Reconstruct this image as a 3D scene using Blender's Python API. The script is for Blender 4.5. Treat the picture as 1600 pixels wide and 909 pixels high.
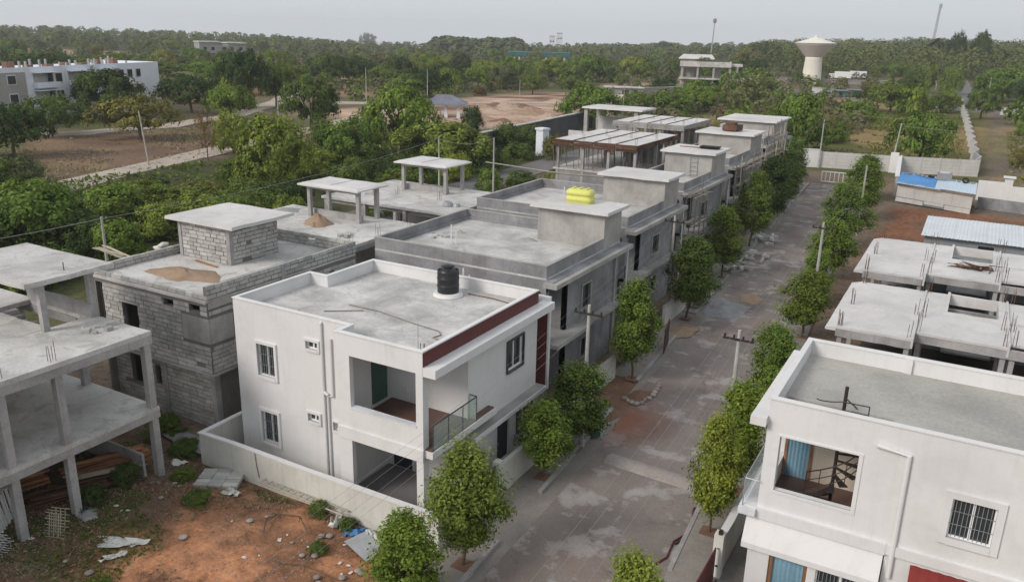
import bpy, math, random
import numpy as np
from mathutils import Vector, Matrix
S = bpy.context.scene
for o in list(bpy.data.objects): bpy.data.objects.remove(o)
R = math.radians
# ------------------------------------------------------------------ camera
CAM_H = 17.4
FOC = 1283.0 / 1600.0
cam_d = bpy.data.cameras.new('camera'); cam = bpy.data.objects.new('camera', cam_d)
S.collection.objects.link(cam); S.camera = cam
yaw, pitch, roll = R(-29.15), R(17.4), R(1.36)
F_ = Vector((math.sin(yaw)*math.cos(pitch), math.cos(yaw)*math.cos(pitch), -math.sin(pitch)))
r0 = Vector((math.cos(yaw), -math.sin(yaw), 0)); u0 = r0.cross(F_)
RR = math.cos(roll)*r0 + math.sin(roll)*u0; UU = -math.sin(roll)*r0 + math.cos(roll)*u0
cam.matrix_world = Matrix(((RR.x, UU.x, -F_.x, 0), (RR.y, UU.y, -F_.y, 0), (RR.z, UU.z, -F_.z, CAM_H), (0, 0, 0, 1)))
cam_d.sensor_fit = 'HORIZONTAL'; cam_d.sensor_width = 36; cam_d.lens = 36*FOC
cam_d.clip_start = .3; cam_d.clip_end = 9000
S.render.resolution_x, S.render.resolution_y = 1024, 581
# ------------------------------------------------------------------ world, sun, exposure
SUN_EL, SUN_AZ = 34.0, 207.0          # azimuth clockwise from +Y: the light comes from behind the camera, a little from its left
W = bpy.data.worlds.new('World'); S.world = W; W.use_nodes = True
nt = W.node_tree; nt.nodes.clear()
wo = nt.nodes.new('ShaderNodeOutputWorld')
sky = nt.nodes.new('ShaderNodeTexSky'); sky.sky_type = 'NISHITA'; sky.sun_disc = False
sky.sun_elevation = R(SUN_EL); sky.sun_rotation = R(SUN_AZ); sky.air_density = 1.3; sky.dust_density = 5.0; sky.ozone_density = 1.2
b1 = nt.nodes.new('ShaderNodeBackground'); b1.inputs[1].default_value = .08
b2 = nt.nodes.new('ShaderNodeBackground'); b2.inputs[0].default_value = (.725, .765, .81, 1); b2.inputs[1].default_value = .93
ad = nt.nodes.new('ShaderNodeMixShader'); ad.inputs[0].default_value = .86
nt.links.new(sky.outputs[0], b1.inputs[0]); nt.links.new(b1.outputs[0], ad.inputs[1]); nt.links.new(b2.outputs[0], ad.inputs[2])
nt.links.new(ad.outputs[0], wo.inputs[0])
sd = bpy.data.lights.new('sun', 'SUN'); sd.energy = 2.0; sd.angle = R(20); sd.color = (1, .93, .86)
so = bpy.data.objects.new('sun', sd); S.collection.objects.link(so)
a_, e_ = R(SUN_AZ), R(SUN_EL)
so.rotation_euler = Vector((math.sin(a_)*math.cos(e_), math.cos(a_)*math.cos(e_), math.sin(e_))).to_track_quat('Z', 'Y').to_euler()
S.view_settings.view_transform = 'Standard'; S.view_settings.look = 'None'; S.view_settings.exposure = 0.12; S.view_settings.gamma = 1
S.render.engine = 'CYCLES'
S.cycles.volume_bounces = 1; S.cycles.max_bounces = 6; S.cycles.transparent_max_bounces = 8
S.cycles.volume_step_rate = 5; S.cycles.volume_max_steps = 32

# ------------------------------------------------------------------ helpers
random.seed(7); rng = np.random.default_rng(7)
C = S.collection
def link(o): C.objects.link(o); return o
def tag(o, label=None, cat=None, group=None, kind=None):
    if label: o['label'] = label
    if cat: o['category'] = cat
    if group: o['group'] = group
    if kind: o['kind'] = kind
    return o
def thing(name, label, cat, loc=(0, 0, 0), rz=0, group=None):
    o = bpy.data.objects.new(name, None); o.empty_display_size = .3; link(o)
    o.location = loc; o.rotation_euler = (0, 0, rz)
    return tag(o, label, cat, group)
def px_at(px, py, z=0.0):
    d = F_ + RR*((px-800)/1283.0) - UU*((py-454.5)/1283.0)
    t = (z-CAM_H)/d.z
    return Vector((d.x*t, d.y*t, z))
ROUGH = {'roof_slab', 'floor_slab', 'edge_beam', 'slab', 'front_beam', 'upstand', 'street_chajja', 'stair_canopy', 'stair_upstand', 'tie_beam', 'stair_roof', 'low_wall', 'block_wall', 'coping'}
class M:
    def __init__(s): s.v = []; s.f = []
    def quad(s, a, b, c, d):
        n = len(s.v); s.v += [tuple(a), tuple(b), tuple(c), tuple(d)]; s.f.append((n, n+1, n+2, n+3)); return s
    def poly(s, pts):
        n = len(s.v); s.v += [tuple(p) for p in pts]; s.f.append(tuple(range(n, n+len(pts)))); return s
    def box(s, x0, x1, y0, y1, z0, z1):
        if x0 > x1: x0, x1 = x1, x0
        if y0 > y1: y0, y1 = y1, y0
        n = len(s.v)
        s.v += [(x0,y0,z0),(x1,y0,z0),(x1,y1,z0),(x0,y1,z0),(x0,y0,z1),(x1,y0,z1),(x1,y1,z1),(x0,y1,z1)]
        s.f += [tuple(n+i for i in q) for q in ((3,2,1,0),(4,5,6,7),(0,1,5,4),(1,2,6,5),(2,3,7,6),(3,0,4,7))]
        return s
    def prism(s, pts, z0, z1):          # pts counter-clockwise
        n = len(s.v); k = len(pts)
        s.v += [(p[0], p[1], z0) for p in pts] + [(p[0], p[1], z1) for p in pts]
        s.f.append(tuple(n+k-1-i for i in range(k))); s.f.append(tuple(n+k+i for i in range(k)))
        for i in range(k):
            j = (i+1) % k; s.f.append((n+i, n+j, n+k+j, n+k+i))
        return s
    def frust(s, x0, x1, y0, y1, z0, z1, i):   # box whose top is inset by i
        n = len(s.v)
        s.v += [(x0,y0,z0),(x1,y0,z0),(x1,y1,z0),(x0,y1,z0),(x0+i,y0+i,z1),(x1-i,y0+i,z1),(x1-i,y1-i,z1),(x0+i,y1-i,z1)]
        s.f += [tuple(n+i_ for i_ in q) for q in ((3,2,1,0),(4,5,6,7),(0,1,5,4),(1,2,6,5),(2,3,7,6),(3,0,4,7))]
        return s
    def tube(s, pts, r, n=6, r1=None):
        pts = [Vector(p) for p in pts]; k = len(s.v); m = len(pts)
        for i, p in enumerate(pts):
            t = (pts[min(i+1, m-1)] - pts[max(i-1, 0)])
            if t.length < 1e-6: t = Vector((0, 0, 1))
            t.normalize(); a = t.cross(Vector((0, 0, 1)) if abs(t.z) < .9 else Vector((1, 0, 0))).normalized(); b = t.cross(a)
            rr = r if r1 is None else r + (r1-r)*i/max(1, m-1)
            for j in range(n):
                q = p + a*math.cos(2*math.pi*j/n)*rr + b*math.sin(2*math.pi*j/n)*rr
                s.v.append(tuple(q))
        for i in range(m-1):
            for j in range(n):
                j2 = (j+1) % n
                s.f.append((k+i*n+j, k+i*n+j2, k+(i+1)*n+j2, k+(i+1)*n+j))
        s.f.append(tuple(k+j for j in reversed(range(n)))); s.f.append(tuple(k+(m-1)*n+j for j in range(n)))
        return s
    def lathe(s, prof, n=24, cx=0, cy=0):
        k = len(s.v); m = len(prof)
        for r, z in prof:
            for j in range(n):
                a = 2*math.pi*j/n; s.v.append((cx+r*math.cos(a), cy+r*math.sin(a), z))
        for i in range(m-1):
            for j in range(n):
                j2 = (j+1) % n; s.f.append((k+i*n+j, k+i*n+j2, k+(i+1)*n+j2, k+(i+1)*n+j))
        s.f.append(tuple(k+j for j in reversed(range(n)))); s.f.append(tuple(k+(m-1)*n+j for j in range(n)))
        return s
    def wall(s, ax, p0, p1, a0, a1, z0, z1, ops=()):
        """wall slab between p0 and p1 on its normal axis ('x' or 'y'), running a0..a1; ops = (a, b, za, zb) openings"""
        A = sorted({a0, a1, *[v for o in ops for v in o[:2] if a0 < v < a1]})
        Z = sorted({z0, z1, *[v for o in ops for v in o[2:] if z0 < v < z1]})
        def full(i, j):
            if i < 0 or j < 0 or i >= len(A)-1 or j >= len(Z)-1: return False
            ca, cz = (A[i]+A[i+1])/2, (Z[j]+Z[j+1])/2
            return not any(o[0] < ca < o[1] and o[2] < cz < o[3] for o in ops)
        def P(a, p, z): return (p, a, z) if ax == 'x' else (a, p, z)
        fl = (ax == 'x')
        def Q(a, b, c, d): s.quad(*( (a, b, c, d) if not fl else (d, c, b, a)))
        for i in range(len(A)-1):
            for j in range(len(Z)-1):
                if not full(i, j): continue
                a, b, c, d = A[i], A[i+1], Z[j], Z[j+1]
                Q(P(a,p0,c), P(b,p0,c), P(b,p0,d), P(a,p0,d))
                Q(P(b,p1,c), P(a,p1,c), P(a,p1,d), P(b,p1,d))
                if not full(i-1, j): Q(P(a,p1,c), P(a,p0,c), P(a,p0,d), P(a,p1,d))
                if not full(i+1, j): Q(P(b,p0,c), P(b,p1,c), P(b,p1,d), P(b,p0,d))
                if not full(i, j-1): Q(P(a,p1,c), P(b,p1,c), P(b,p0,c), P(a,p0,c))
                if not full(i, j+1): Q(P(a,p0,d), P(b,p0,d), P(b,p1,d), P(a,p1,d))
        return s
    def mesh(s, name, mat=None, off=(0, 0, 0), smooth=False):
        me = bpy.data.meshes.new(name)
        ox, oy, oz = off
        me.from_pydata([(x-ox, y-oy, z-oz) for x, y, z in s.v], [], s.f); me.update()
        if mat: me.materials.append(mat)
        if smooth: me.polygons.foreach_set('use_smooth', [True]*len(me.polygons))
        return me
    def rough(s, amp=.012, step=.7):
        import bmesh
        bm = bmesh.new(); vv = [bm.verts.new(v) for v in s.v]
        for f in s.f:
            try: bm.faces.new([vv[i] for i in f])
            except ValueError: pass
        for _ in range(2):
            es = [e for e in bm.edges if e.calc_length() > step*1.6]
            if not es: break
            bmesh.ops.subdivide_edges(bm, edges=es, cuts=2 if _ == 0 else 1, use_grid_fill=True)
        for v in bm.verts:
            x, y, z = v.co; h = lambda a: math.sin(x*2.31+a)*math.cos(y*1.93+a*2)+.7*math.sin(z*3.7+x*5.1+y*4.3+a*3)
            v.co.x += amp*h(.3); v.co.y += amp*h(1.9); v.co.z += amp*.9*h(4.1)
        bm.verts.index_update(); s.v = [tuple(v.co) for v in bm.verts]; s.f = [tuple(v.index for v in f.verts) for f in bm.faces]; bm.free(); return s
    def build(s, name, mat, parent=None, world=True, smooth=False, loc=None, bevel=0):
        """verts are world coordinates (world=True) or already local to the parent"""
        if mat is not None and name in ROUGH and len(s.f) < 80: s.rough()
        off = (0, 0, 0)
        if parent is not None and world:
            p = parent; off = Vector((0, 0, 0))
            while p is not None: off = off + p.location; p = p.parent
        if parent is None and loc is not None: off = loc
        o = bpy.data.objects.new(name, s.mesh(name, mat, off, smooth)); link(o)
        if parent is not None: o.parent = parent
        elif loc is not None: o.location = loc
        if bevel:
            b = o.modifiers.new('bevel', 'BEVEL'); b.width = bevel; b.segments = 2; b.limit_method = 'ANGLE'
        return o
def inst(name, me, parent, loc=(0, 0, 0), rot=(0, 0, 0), sc=None, mat=None):
    o = bpy.data.objects.new(name, me); link(o); o.parent = parent; o.location = loc; o.rotation_euler = rot
    if sc: o.scale = sc
    if mat: o.material_slots[0].link = 'OBJECT'; o.material_slots[0].material = mat
    return o
def copy_tree(o, parent=None):
    c = o.copy(); C.objects.link(c); c.parent = parent
    for ch in list(o.children): copy_tree(ch, c)
    return c

# ------------------------------------------------------------------ materials
def mat_new(name):
    m = bpy.data.materials.new(name); m.use_nodes = True; n = m.node_tree; n.nodes.clear()
    out = n.nodes.new('ShaderNodeOutputMaterial'); p = n.nodes.new('ShaderNodeBsdfPrincipled')
    n.links.new(p.outputs[0], out.inputs[0]); return m, n, p
def noise(n, coord, scale, detail=5, rough=.6, dist=0, vec=None):
    t = n.nodes.new('ShaderNodeTexNoise'); t.inputs['Scale'].default_value = scale; t.inputs['Detail'].default_value = detail
    t.inputs['Roughness'].default_value = rough; t.inputs['Distortion'].default_value = dist
    if vec is not None:
        mp = n.nodes.new('ShaderNodeMapping'); mp.inputs['Scale'].default_value = vec; n.links.new(coord, mp.inputs[0]); coord = mp.outputs[0]
    n.links.new(coord, t.inputs['Vector']); return t.outputs[0]
def ramp(n, fac, stops):
    r = n.nodes.new('ShaderNodeValToRGB'); e = r.color_ramp.elements
    while len(e) < len(stops): e.new(.5)
    for i, (p, c) in enumerate(stops):
        e[i].position = p; e[i].color = (c if isinstance(c, tuple) else (c, c, c)) + (1,)
    n.links.new(fac, r.inputs[0]); return r.outputs[0]
def mix(n, fac, a, b, mode='MIX'):
    m = n.nodes.new('ShaderNodeMix'); m.data_type = 'RGBA'; m.blend_type = mode
    for k, v in ((0, fac), (6, a), (7, b)):
        if hasattr(v, 'links') or hasattr(v, 'is_linked'): n.links.new(v, m.inputs[k])
        elif isinstance(v, (int, float)): m.inputs[k].default_value = v
        else: m.inputs[k].default_value = tuple(v) + (1,)
    return m.outputs[2]
def bump(n, p, h, strength=.3, dist=.02):
    b = n.nodes.new('ShaderNodeBump'); b.inputs['Strength'].default_value = strength; b.inputs['Distance'].default_value = dist
    n.links.new(h, b.inputs['Height']); n.links.new(b.outputs[0], p.inputs['Normal'])
def coord(n, world=False):
    if world: return n.nodes.new('ShaderNodeNewGeometry').outputs['Position']
    return n.nodes.new('ShaderNodeTexCoord').outputs['Object']
def mul3(c, k): return tuple(min(1, x*k) for x in c)
def surface(name, base, dark=.72, light=1.14, scale=.55, rough=.9, stain=.35, stain_col=None, streak=0, fine=18, bmp=.25, islands=0, spec=.2, metal=0, sharp=False, grain=None):
    """weathered mineral or paint: large tone drift, medium blotches, fine grain, optional vertical rain streaks"""
    m, n, p = mat_new(name); co = coord(n, True)
    big = noise(n, co, scale, 6, .62, .4)
    col = ramp(n, big, [(.3, mul3(base, dark)), (.52, base), (.72, mul3(base, light))])
    sc = stain_col or mul3(base, .55)
    st = noise(n, co, scale*2.7, 7, .68, .8)
    sf = ramp(n, st, [(.52, 0.0), (.60 if sharp else .72, stain)])
    col = mix(n, sf, col, sc)
    if streak:
        sk = noise(n, co, 1.0, 4, .6, 0, (5.5, 5.5, .35)); kf = ramp(n, sk, [(.5, 0.0), (.75, streak)])
        col = mix(n, kf, col, mul3(base, .5))
    g = noise(n, co, fine, 3, .7)
    grain = (.97, 1.02) if (grain is None and min(base) > .55) else (grain or (.84, 1.12))
    gf = ramp(n, g, [(.25, grain[0]), (.75, grain[1])])
    col = mix(n, 1.0, col, gf, 'MULTIPLY')
    if islands:
        geo = n.nodes.new('ShaderNodeNewGeometry'); oi = n.nodes.new('ShaderNodeObjectInfo')
        ad = n.nodes.new('ShaderNodeMath'); ad.operation = 'ADD'; n.links.new(geo.outputs['Random Per Island'], ad.inputs[0]); n.links.new(oi.outputs['Random'], ad.inputs[1])
        fr = n.nodes.new('ShaderNodeMath'); fr.operation = 'FRACT'; n.links.new(ad.outputs[0], fr.inputs[0])
        col = mix(n, 1.0, col, ramp(n, fr.outputs[0], [(0, 1-islands), (1, 1+islands*.6)]), 'MULTIPLY')
    n.links.new(col, p.inputs['Base Color']); p.inputs['Roughness'].default_value = rough; p.inputs['Specular IOR Level'].default_value = spec
    p.inputs['Metallic'].default_value = metal
    if bmp: bump(n, p, g, bmp, .02)
    return m
MT = {}
MT['white'] = surface('white_paint', (.70, .692, .688), .90, 1.03, .35, .75, .3, (.50, .49, .46), .11, 25, .12)
MT['white2'] = surface('white_parapet_paint', (.66, .67, .70), .85, 1.06, .7, .8, .3, (.40, .41, .42), .2, 22, .15)
MT['cream'] = surface('cream_paint', (.62, .61, .56), .86, 1.05, .5, .8, .35, (.40, .38, .33), .3, 20, .15)
MT['beige'] = surface('beige_paint', (.68, .60, .50), .93, 1.04, .5, .8, .1, None, 0, 20, .1)
MT['maroon'] = surface('maroon_paint', (.115, .026, .026), .85, 1.1, .8, .55, .12, (.2, .1, .09), .1, 30, .1, spec=.35)
MT['roofc'] = surface('screed_roof', (.52, .51, .495), .62, 1.3, .5, .9, .6, (.30, .28, .26), 0, 9, .2)
MT['roofw'] = surface('screed_roof_green_grey', (.40, .385, .355), .8, 1.15, .3, .9, .35, (.24, .24, .21), 0, 9, .2)
MT['slab'] = surface('cast_concrete_slab', (.53, .515, .495), .66, 1.22, .40, .92, .6, (.33, .32, .30), 0, 10, .3, sharp=True)
MT['slab_r'] = surface('pale_cast_concrete', (.60, .585, .575), .84, 1.12, .3, .92, .3, (.44, .43, .41), .12, 11, .25, sharp=True)
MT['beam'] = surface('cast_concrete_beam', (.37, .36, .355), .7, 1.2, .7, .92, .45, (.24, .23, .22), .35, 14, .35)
MT['plaster'] = surface('cement_plaster', (.27, .27, .28), .66, 1.32, .6, .93, .45, (.17, .165, .16), .3, 16, .25)
MT['plaster2'] = surface('cement_plaster_light', (.38, .365, .345), .74, 1.22, .6, .93, .4, (.29, .27, .24), .25, 16, .25)
MT['block'] = surface('aac_block', (.46, .45, .43), .82, 1.15, 1.2, .95, .3, (.30, .29, .27), .1, 20, .4, islands=.22)
MT['mortar'] = surface('mortar_joint', (.19, .178, .165), .8, 1.15, 1.2, .95, .3, None, 0, 20, .4)
MT['kerb'] = surface('kerb_concrete', (.33, .32, .31), .75, 1.2, .8, .92, .4, (.22, .20, .19), 0, 12, .3)
MT['tile'] = surface('brown_floor_tile', (.13, .075, .06), .85, 1.2, .7, .5, .2, None, 0, 25, .05, spec=.4)
MT['tile2'] = surface('grey_floor_tile', (.20, .19, .19), .85, 1.15, .7, .6, .2, None, 0, 25, .05, spec=.4)
MT['frame'] = surface('white_upvc', (.78, .78, .78), .97, 1.02, 1, .45, .05, None, 0, 30, 0, spec=.4)
MT['darkframe'] = surface('dark_window_frame', (.07, .068, .072), .9, 1.1, 1, .5, .1, None, 0, 30, 0, spec=.4)
MT['door'] = surface('dark_blue_grey_door', (.045, .055, .07), .85, 1.15, 1, .5, .1, None, 0, 30, .05)
MT['greendoor'] = surface('green_door', (.07, .12, .10), .9, 1.1, 1, .5, .1, None, 0, 30, .05)
MT['iron'] = surface('black_iron', (.03, .022, .02), .8, 1.4, 3, .55, .3, (.08, .04, .03), 0, 30, .1, spec=.4)
MT['rust'] = surface('rusty_rebar', (.14, .085, .06), .7, 1.3, 3, .8, .3, None, 0, 30, .1)
MT['steel'] = surface('galvanised_steel', (.42, .44, .46), .85, 1.15, 2, .45, .2, None, 0, 30, .05, spec=.5, metal=.4)
MT['pole'] = surface('pole_concrete', (.42, .41, .39), .8, 1.15, 1.4, .9, .3, None, .3, 15, .2)
MT['pipe'] = surface('white_pvc', (.70, .70, .69), .95, 1.03, 1, .5, .05, None, .15, 30, 0, spec=.4)
MT['wire'] = surface('aluminium_wire', (.30, .29, .28), .95, 1.05, 1, .5, 0, None, 0, 30, 0)
MT['plastic_black'] = surface('black_tank_plastic', (.012, .013, .016), .9, 1.3, 2, .4, .2, (.05, .05, .05), 0, 30, .05, spec=.5)
MT['plastic_yellow'] = surface('yellow_tank_plastic', (.66, .66, .17), .93, 1.05, 1, .5, .1, (.5, .5, .15), 0, 30, .05, spec=.4)
MT['bin'] = surface('green_bin_plastic', (.03, .20, .15), .9, 1.15, 2, .5, .2, None, 0, 30, .05)
MT['sand'] = surface('brown_sand', (.33, .235, .165), .8, 1.15, 1.2, .97, .3, None, 0, 12, .6)
MT['gsand'] = surface('grey_gravel', (.30, .30, .30), .75, 1.2, 2, .97, .4, None, 0, 14, .6)
MT['redsoil'] = surface('red_soil_heap', (.20, .115, .08), .8, 1.2, 1.2, .97, .4, (.18, .11, .08), 0, 12, .6)
MT['darksoil_shade'] = surface('dark_soil_slab_shade', (.085, .07, .06), .7, 1.3, .7, .97, .4, None, 0, 8, .4)
MT['paleearth'] = surface('pale_earth', (.42, .31, .235), .75, 1.2, .25, .97, .4, (.28, .18, .13), 0, 3, .5)
MT['wood'] = surface('raw_timber', (.36, .18, .095), .7, 1.35, 1.5, .85, .4, None, 0, 22, .3, islands=.4)
MT['form'] = surface('formwork_timber', (.12, .065, .045), .7, 1.5, 1.5, .85, .4, (.22, .17, .13), 0, 22, .3, islands=.35)
MT['bamboo'] = surface('bamboo', (.42, .38, .29), .8, 1.2, 2, .7, .2, None, 0, 25, .1, islands=.25)
MT['greypole'] = surface('weathered_prop', (.24, .21, .18), .75, 1.3, 2, .85, .2, None, 0, 25, .1, islands=.25)
MT['bag'] = surface('woven_bag', (.60, .58, .52), .8, 1.1, 3, .8, .4, (.45, .40, .3), 0, 30, .3)
MT['sheetw'] = surface('dirty_white_plastic', (.62, .62, .58), .8, 1.1, 2, .6, .4, (.4, .38, .33), 0, 30, .2)
MT['tarp'] = surface('blue_tarp', (.07, .19, .40), .85, 1.2, 2, .6, .2, None, 0, 30, .2)
MT['tin'] = surface('galvanised_roofing', (.60, .64, .67), .9, 1.06, .5, .5, .3, (.45, .44, .42), 0, 20, .05, spec=.4)
MT['tin2'] = surface('pale_blue_roofing', (.50, .60, .69), .92, 1.06, .6, .5, .2, (.4, .42, .43), 0, 20, .05, spec=.4)
MT['bluetin'] = surface('blue_roofing', (.05, .24, .56), .85, 1.15, .6, .5, .3, (.25, .35, .45), 0, 20, .05, spec=.4)
MT['greytin'] = surface('grey_sheet_wall', (.24, .26, .27), .85, 1.1, .6, .6, .3, None, .3, 20, .05)
MT['redtin'] = surface('red_sheet', (.22, .035, .03), .85, 1.1, .6, .5, .2, None, 0, 20, .05)
MT['slate'] = surface('blue_grey_sheet_roof', (.17, .185, .23), .75, 1.3, .4, .7, .4, (.3, .28, .27), 0, 15, .1)
MT['precast'] = surface('precast_panel', (.56, .545, .53), .85, 1.08, .5, .93, .3, (.38, .36, .33), .25, 14, .2)
MT['darkwall'] = surface('dark_stone_wall', (.105, .105, .115), .75, 1.3, .5, .95, .3, None, .2, 6, .3)
MT['teal'] = surface('teal_sheet', (.03, .13, .12), .9, 1.1, .5, .6, .2, None, 0, 20, 0)
MT['apt'] = surface('apartment_white', (.72, .745, .80), .93, 1.04, .15, .9, .15, (.4, .4, .4), .15, 4, 0)
MT['aptgrey'] = surface('apartment_plaster', (.36, .345, .33), .85, 1.1, .15, .95, .3, None, .2, 4, 0)
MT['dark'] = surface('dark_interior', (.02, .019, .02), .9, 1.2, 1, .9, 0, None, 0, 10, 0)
MT['brick'] = surface('red_brick_pile', (.22, .12, .095), .8, 1.2, .8, .95, .4, (.45, .32, .25), 0, 8, .2)
MT['cloth'] = surface('blue_curtain', (.19, .33, .42), .75, 1.25, .3, .8, .1, None, .5, 20, .1)
MT['rubber'] = surface('black_rubber', (.02, .02, .02), .9, 1.3, 2, .7, .1, None, 0, 30, .1)
MT['bark'] = surface('bark', (.12, .09, .065), .7, 1.4, 3, .95, .4, None, 0, 25, .5)
MT['barkl'] = surface('pale_bark', (.22, .18, .14), .7, 1.3, 3, .95, .4, None, 0, 25, .5)
MT['tower'] = surface('tower_cream', (.74, .71, .63), .94, 1.04, .2, .85, .15, None, .2, 5, 0)
MT['towerb'] = surface('tower_bowl_pinkish', (.60, .56, .54), .94, 1.05, .2, .85, .15, None, .2, 5, 0)
MT['stone'] = surface('rough_stone', (.36, .32, .29), .7, 1.25, 2, .95, .3, None, 0, 14, .4, islands=.3)
MT['skin'] = surface('dark_clothes', (.03, .03, .04), .9, 1.2, 2, .9, 0, None, 0, 20, 0)
# glass
def glass_mat(name, col, rough, alpha=None):
    m, n, p = mat_new(name)
    p.inputs['Base Color'].default_value = col + (1,); p.inputs['Roughness'].default_value = rough
    p.inputs['Specular IOR Level'].default_value = .6
    if alpha is not None: p.inputs['Alpha'].default_value = alpha
    return m
MT['glass'] = glass_mat('window_glass', (.035, .04, .045), .08)
MT['railglass'] = glass_mat('railing_glass', (.50, .60, .55), .06, .34)
# leaves
def leaf_mat(name, a, b, var=(.62, 1.35)):
    m, n, p = mat_new(name)
    at = n.nodes.new('ShaderNodeAttribute'); at.attribute_name = 'tint'
    oi = n.nodes.new('ShaderNodeObjectInfo')
    col = mix(n, at.outputs['Fac'], a, b)
    geo = n.nodes.new('ShaderNodeNewGeometry')
    col = mix(n, 1.0, col, ramp(n, geo.outputs['Random Per Island'], [(0, var[0]), (1, var[1])]), 'MULTIPLY')
    col = mix(n, 1.0, col, ramp(n, oi.outputs['Random'], [(0, (.80, .84, .9)), (.5, (1., 1., 1.)), (1, (1.18, 1.1, .9))]), 'MULTIPLY')
    n.links.new(col, p.inputs['Base Color']); p.inputs['Roughness'].default_value = .7; p.inputs['Specular IOR Level'].default_value = .08
    tr = n.nodes.new('ShaderNodeBsdfTranslucent'); n.links.new(col, tr.inputs[0])
    ms = n.nodes.new('ShaderNodeMixShader'); ms.inputs[0].default_value = .22
    out = [x for x in n.nodes if x.type == 'OUTPUT_MATERIAL'][0]
    n.links.new(p.outputs[0], ms.inputs[1]); n.links.new(tr.outputs[0], ms.inputs[2]); n.links.new(ms.outputs[0], out.inputs[0])
    return m
LF = {'bright': leaf_mat('leaf_bright', (0.123, 0.166, 0.030), (0.274, 0.325, 0.061)),
      'green': leaf_mat('leaf_green', (0.083, 0.139, 0.023), (0.206, 0.286, 0.054)),
      'mid': leaf_mat('leaf_mid', (0.068, 0.107, 0.023), (0.155, 0.214, 0.049)),
      'dark': leaf_mat('leaf_dark', (0.035, 0.061, 0.019), (0.078, 0.121, 0.036)),
      'olive': leaf_mat('leaf_olive', (0.113, 0.115, 0.035), (0.225, 0.220, 0.069)),
      'grey': leaf_mat('leaf_grey', (0.098, 0.110, 0.049), (0.183, 0.199, 0.088), (.86, 1.12)),
      'wood': leaf_mat('leaf_wood', (0.066, 0.087, 0.031), (0.160, 0.180, 0.063), (.86, 1.12)),
      'scrub': leaf_mat('leaf_scrub', (0.114, 0.101, 0.055), (0.205, 0.179, 0.101), (.86, 1.12)),
      'rust': leaf_mat('leaf_rust', (0.110, 0.063, 0.033), (0.210, 0.146, 0.057)),
      'red': leaf_mat('blossom_red', (0.268, 0.036, 0.046), (0.512, 0.084, 0.103)),
      'dry': leaf_mat('leaf_dry', (0.207, 0.168, 0.109), (0.366, 0.300, 0.196))}

# ================================================================== TERRAIN
def sstep(a, b, x): t = np.clip((x-a)/(b-a), 0, 1); return t*t*(3-2*t)
_perm = rng.random((64, 64))
def vnoise(x, y):
    x = np.asarray(x, float); y = np.asarray(y, float)
    xi = np.floor(x).astype(int); yi = np.floor(y).astype(int); fx = x-xi; fy = y-yi; fx = fx*fx*(3-2*fx); fy = fy*fy*(3-2*fy)
    g = lambda i, j: _perm[i % 64, j % 64]
    return (g(xi, yi)*(1-fx)+g(xi+1, yi)*fx)*(1-fy) + (g(xi, yi+1)*(1-fx)+g(xi+1, yi+1)*fx)*fy
def fbm(x, y, s, o=4):
    v = 0; a = .5
    for k in range(o): v = v + a*vnoise(x/s+k*7.3, y/s+k*3.1); s /= 2.1; a *= .55
    return v/1.0
def roadL(y): return -12.25 - .062*(np.asarray(y, float)-20)
def roadR(y): return -6.72 - .073*(np.maximum(np.asarray(y, float), 10)-22)
AZ = np.radians([-75, -61, -53, -45, -39, -29, -20, -14, -8, -2, 3, 25])
OFF = np.array([2, 4, 6, 9, 16, 14, 9, 5, 0, -4, -5, -4.])           # how far (1/1283 rad) the far tree line sits under the horizontal
def gz(x, y):
    x = np.asarray(x, float); y = np.asarray(y, float); D = np.hypot(x, y); az = np.arctan2(x, y)
    off = np.interp(az, AZ, OFF)
    zf = CAM_H - off*1150/1283 - 8.5
    z = zf*sstep(330, 1150, D)
    z = z - np.maximum(D-1200, 0)*.022
    z = z + (fbm(x, y, 90, 3)-.45)*3.0*sstep(120, 300, D)
    # loose soil of the empty plot and the frame house
    pl = sstep(20.9, 19.8, y)*sstep(-14.6, -17, x)
    z = z + pl*(.05 + .45*sstep(-17, -27, x)*sstep(21, 17, y) + (fbm(x, y, 2.2, 4)-.45)*.30)
    tr = sstep(-26.3, -27.5, x)*sstep(20.5, 22, y)*sstep(75, 60, y)*sstep(-75, -60, x)
    z = z + tr*(fbm(x, y, 3, 3)-.3)*.5
    bk = sstep(-52, -58, x)*sstep(260, 200, D)*(1-sstep(-87, -90, x)*sstep(-110, -100, x))
    z = z + bk*(fbm(x, y, 9, 3)-.4)*.8
    rt = sstep(-7.5, -5.5, x)*sstep(83, 86, y)*sstep(101, 98, y)
    z = z + rt*(fbm(x, y, 2.6, 3)-.35)*.9
    return z
def gz1(x, y): return float(gz(x, y))
def spaced(lo, hi, n0, n1, mn, grow, end0, end1):
    a = list(np.arange(lo, hi, mn)); s = mn; v = a[-1]
    while v < end1: s *= grow; v += s; a.append(v)
    s = mn; v = a[0]; b = []
    while v > end0: s *= grow; v -= s; b.append(v)
    return np.array(b[::-1]+a)
xs = spaced(-34, 4, 0, 0, .45, 1.035, -2300, 1100); ys = spaced(10, 45, 0, 0, .45, 1.035, -200, 2500)
GX, GY = np.meshgrid(xs, ys); GZ = gz(GX, GY)-.02
nx, ny = len(xs), len(ys)
def srgb(r, g, b): return np.array([((c/255+.055)/1.055)**2.4 for c in (r, g, b)])
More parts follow.
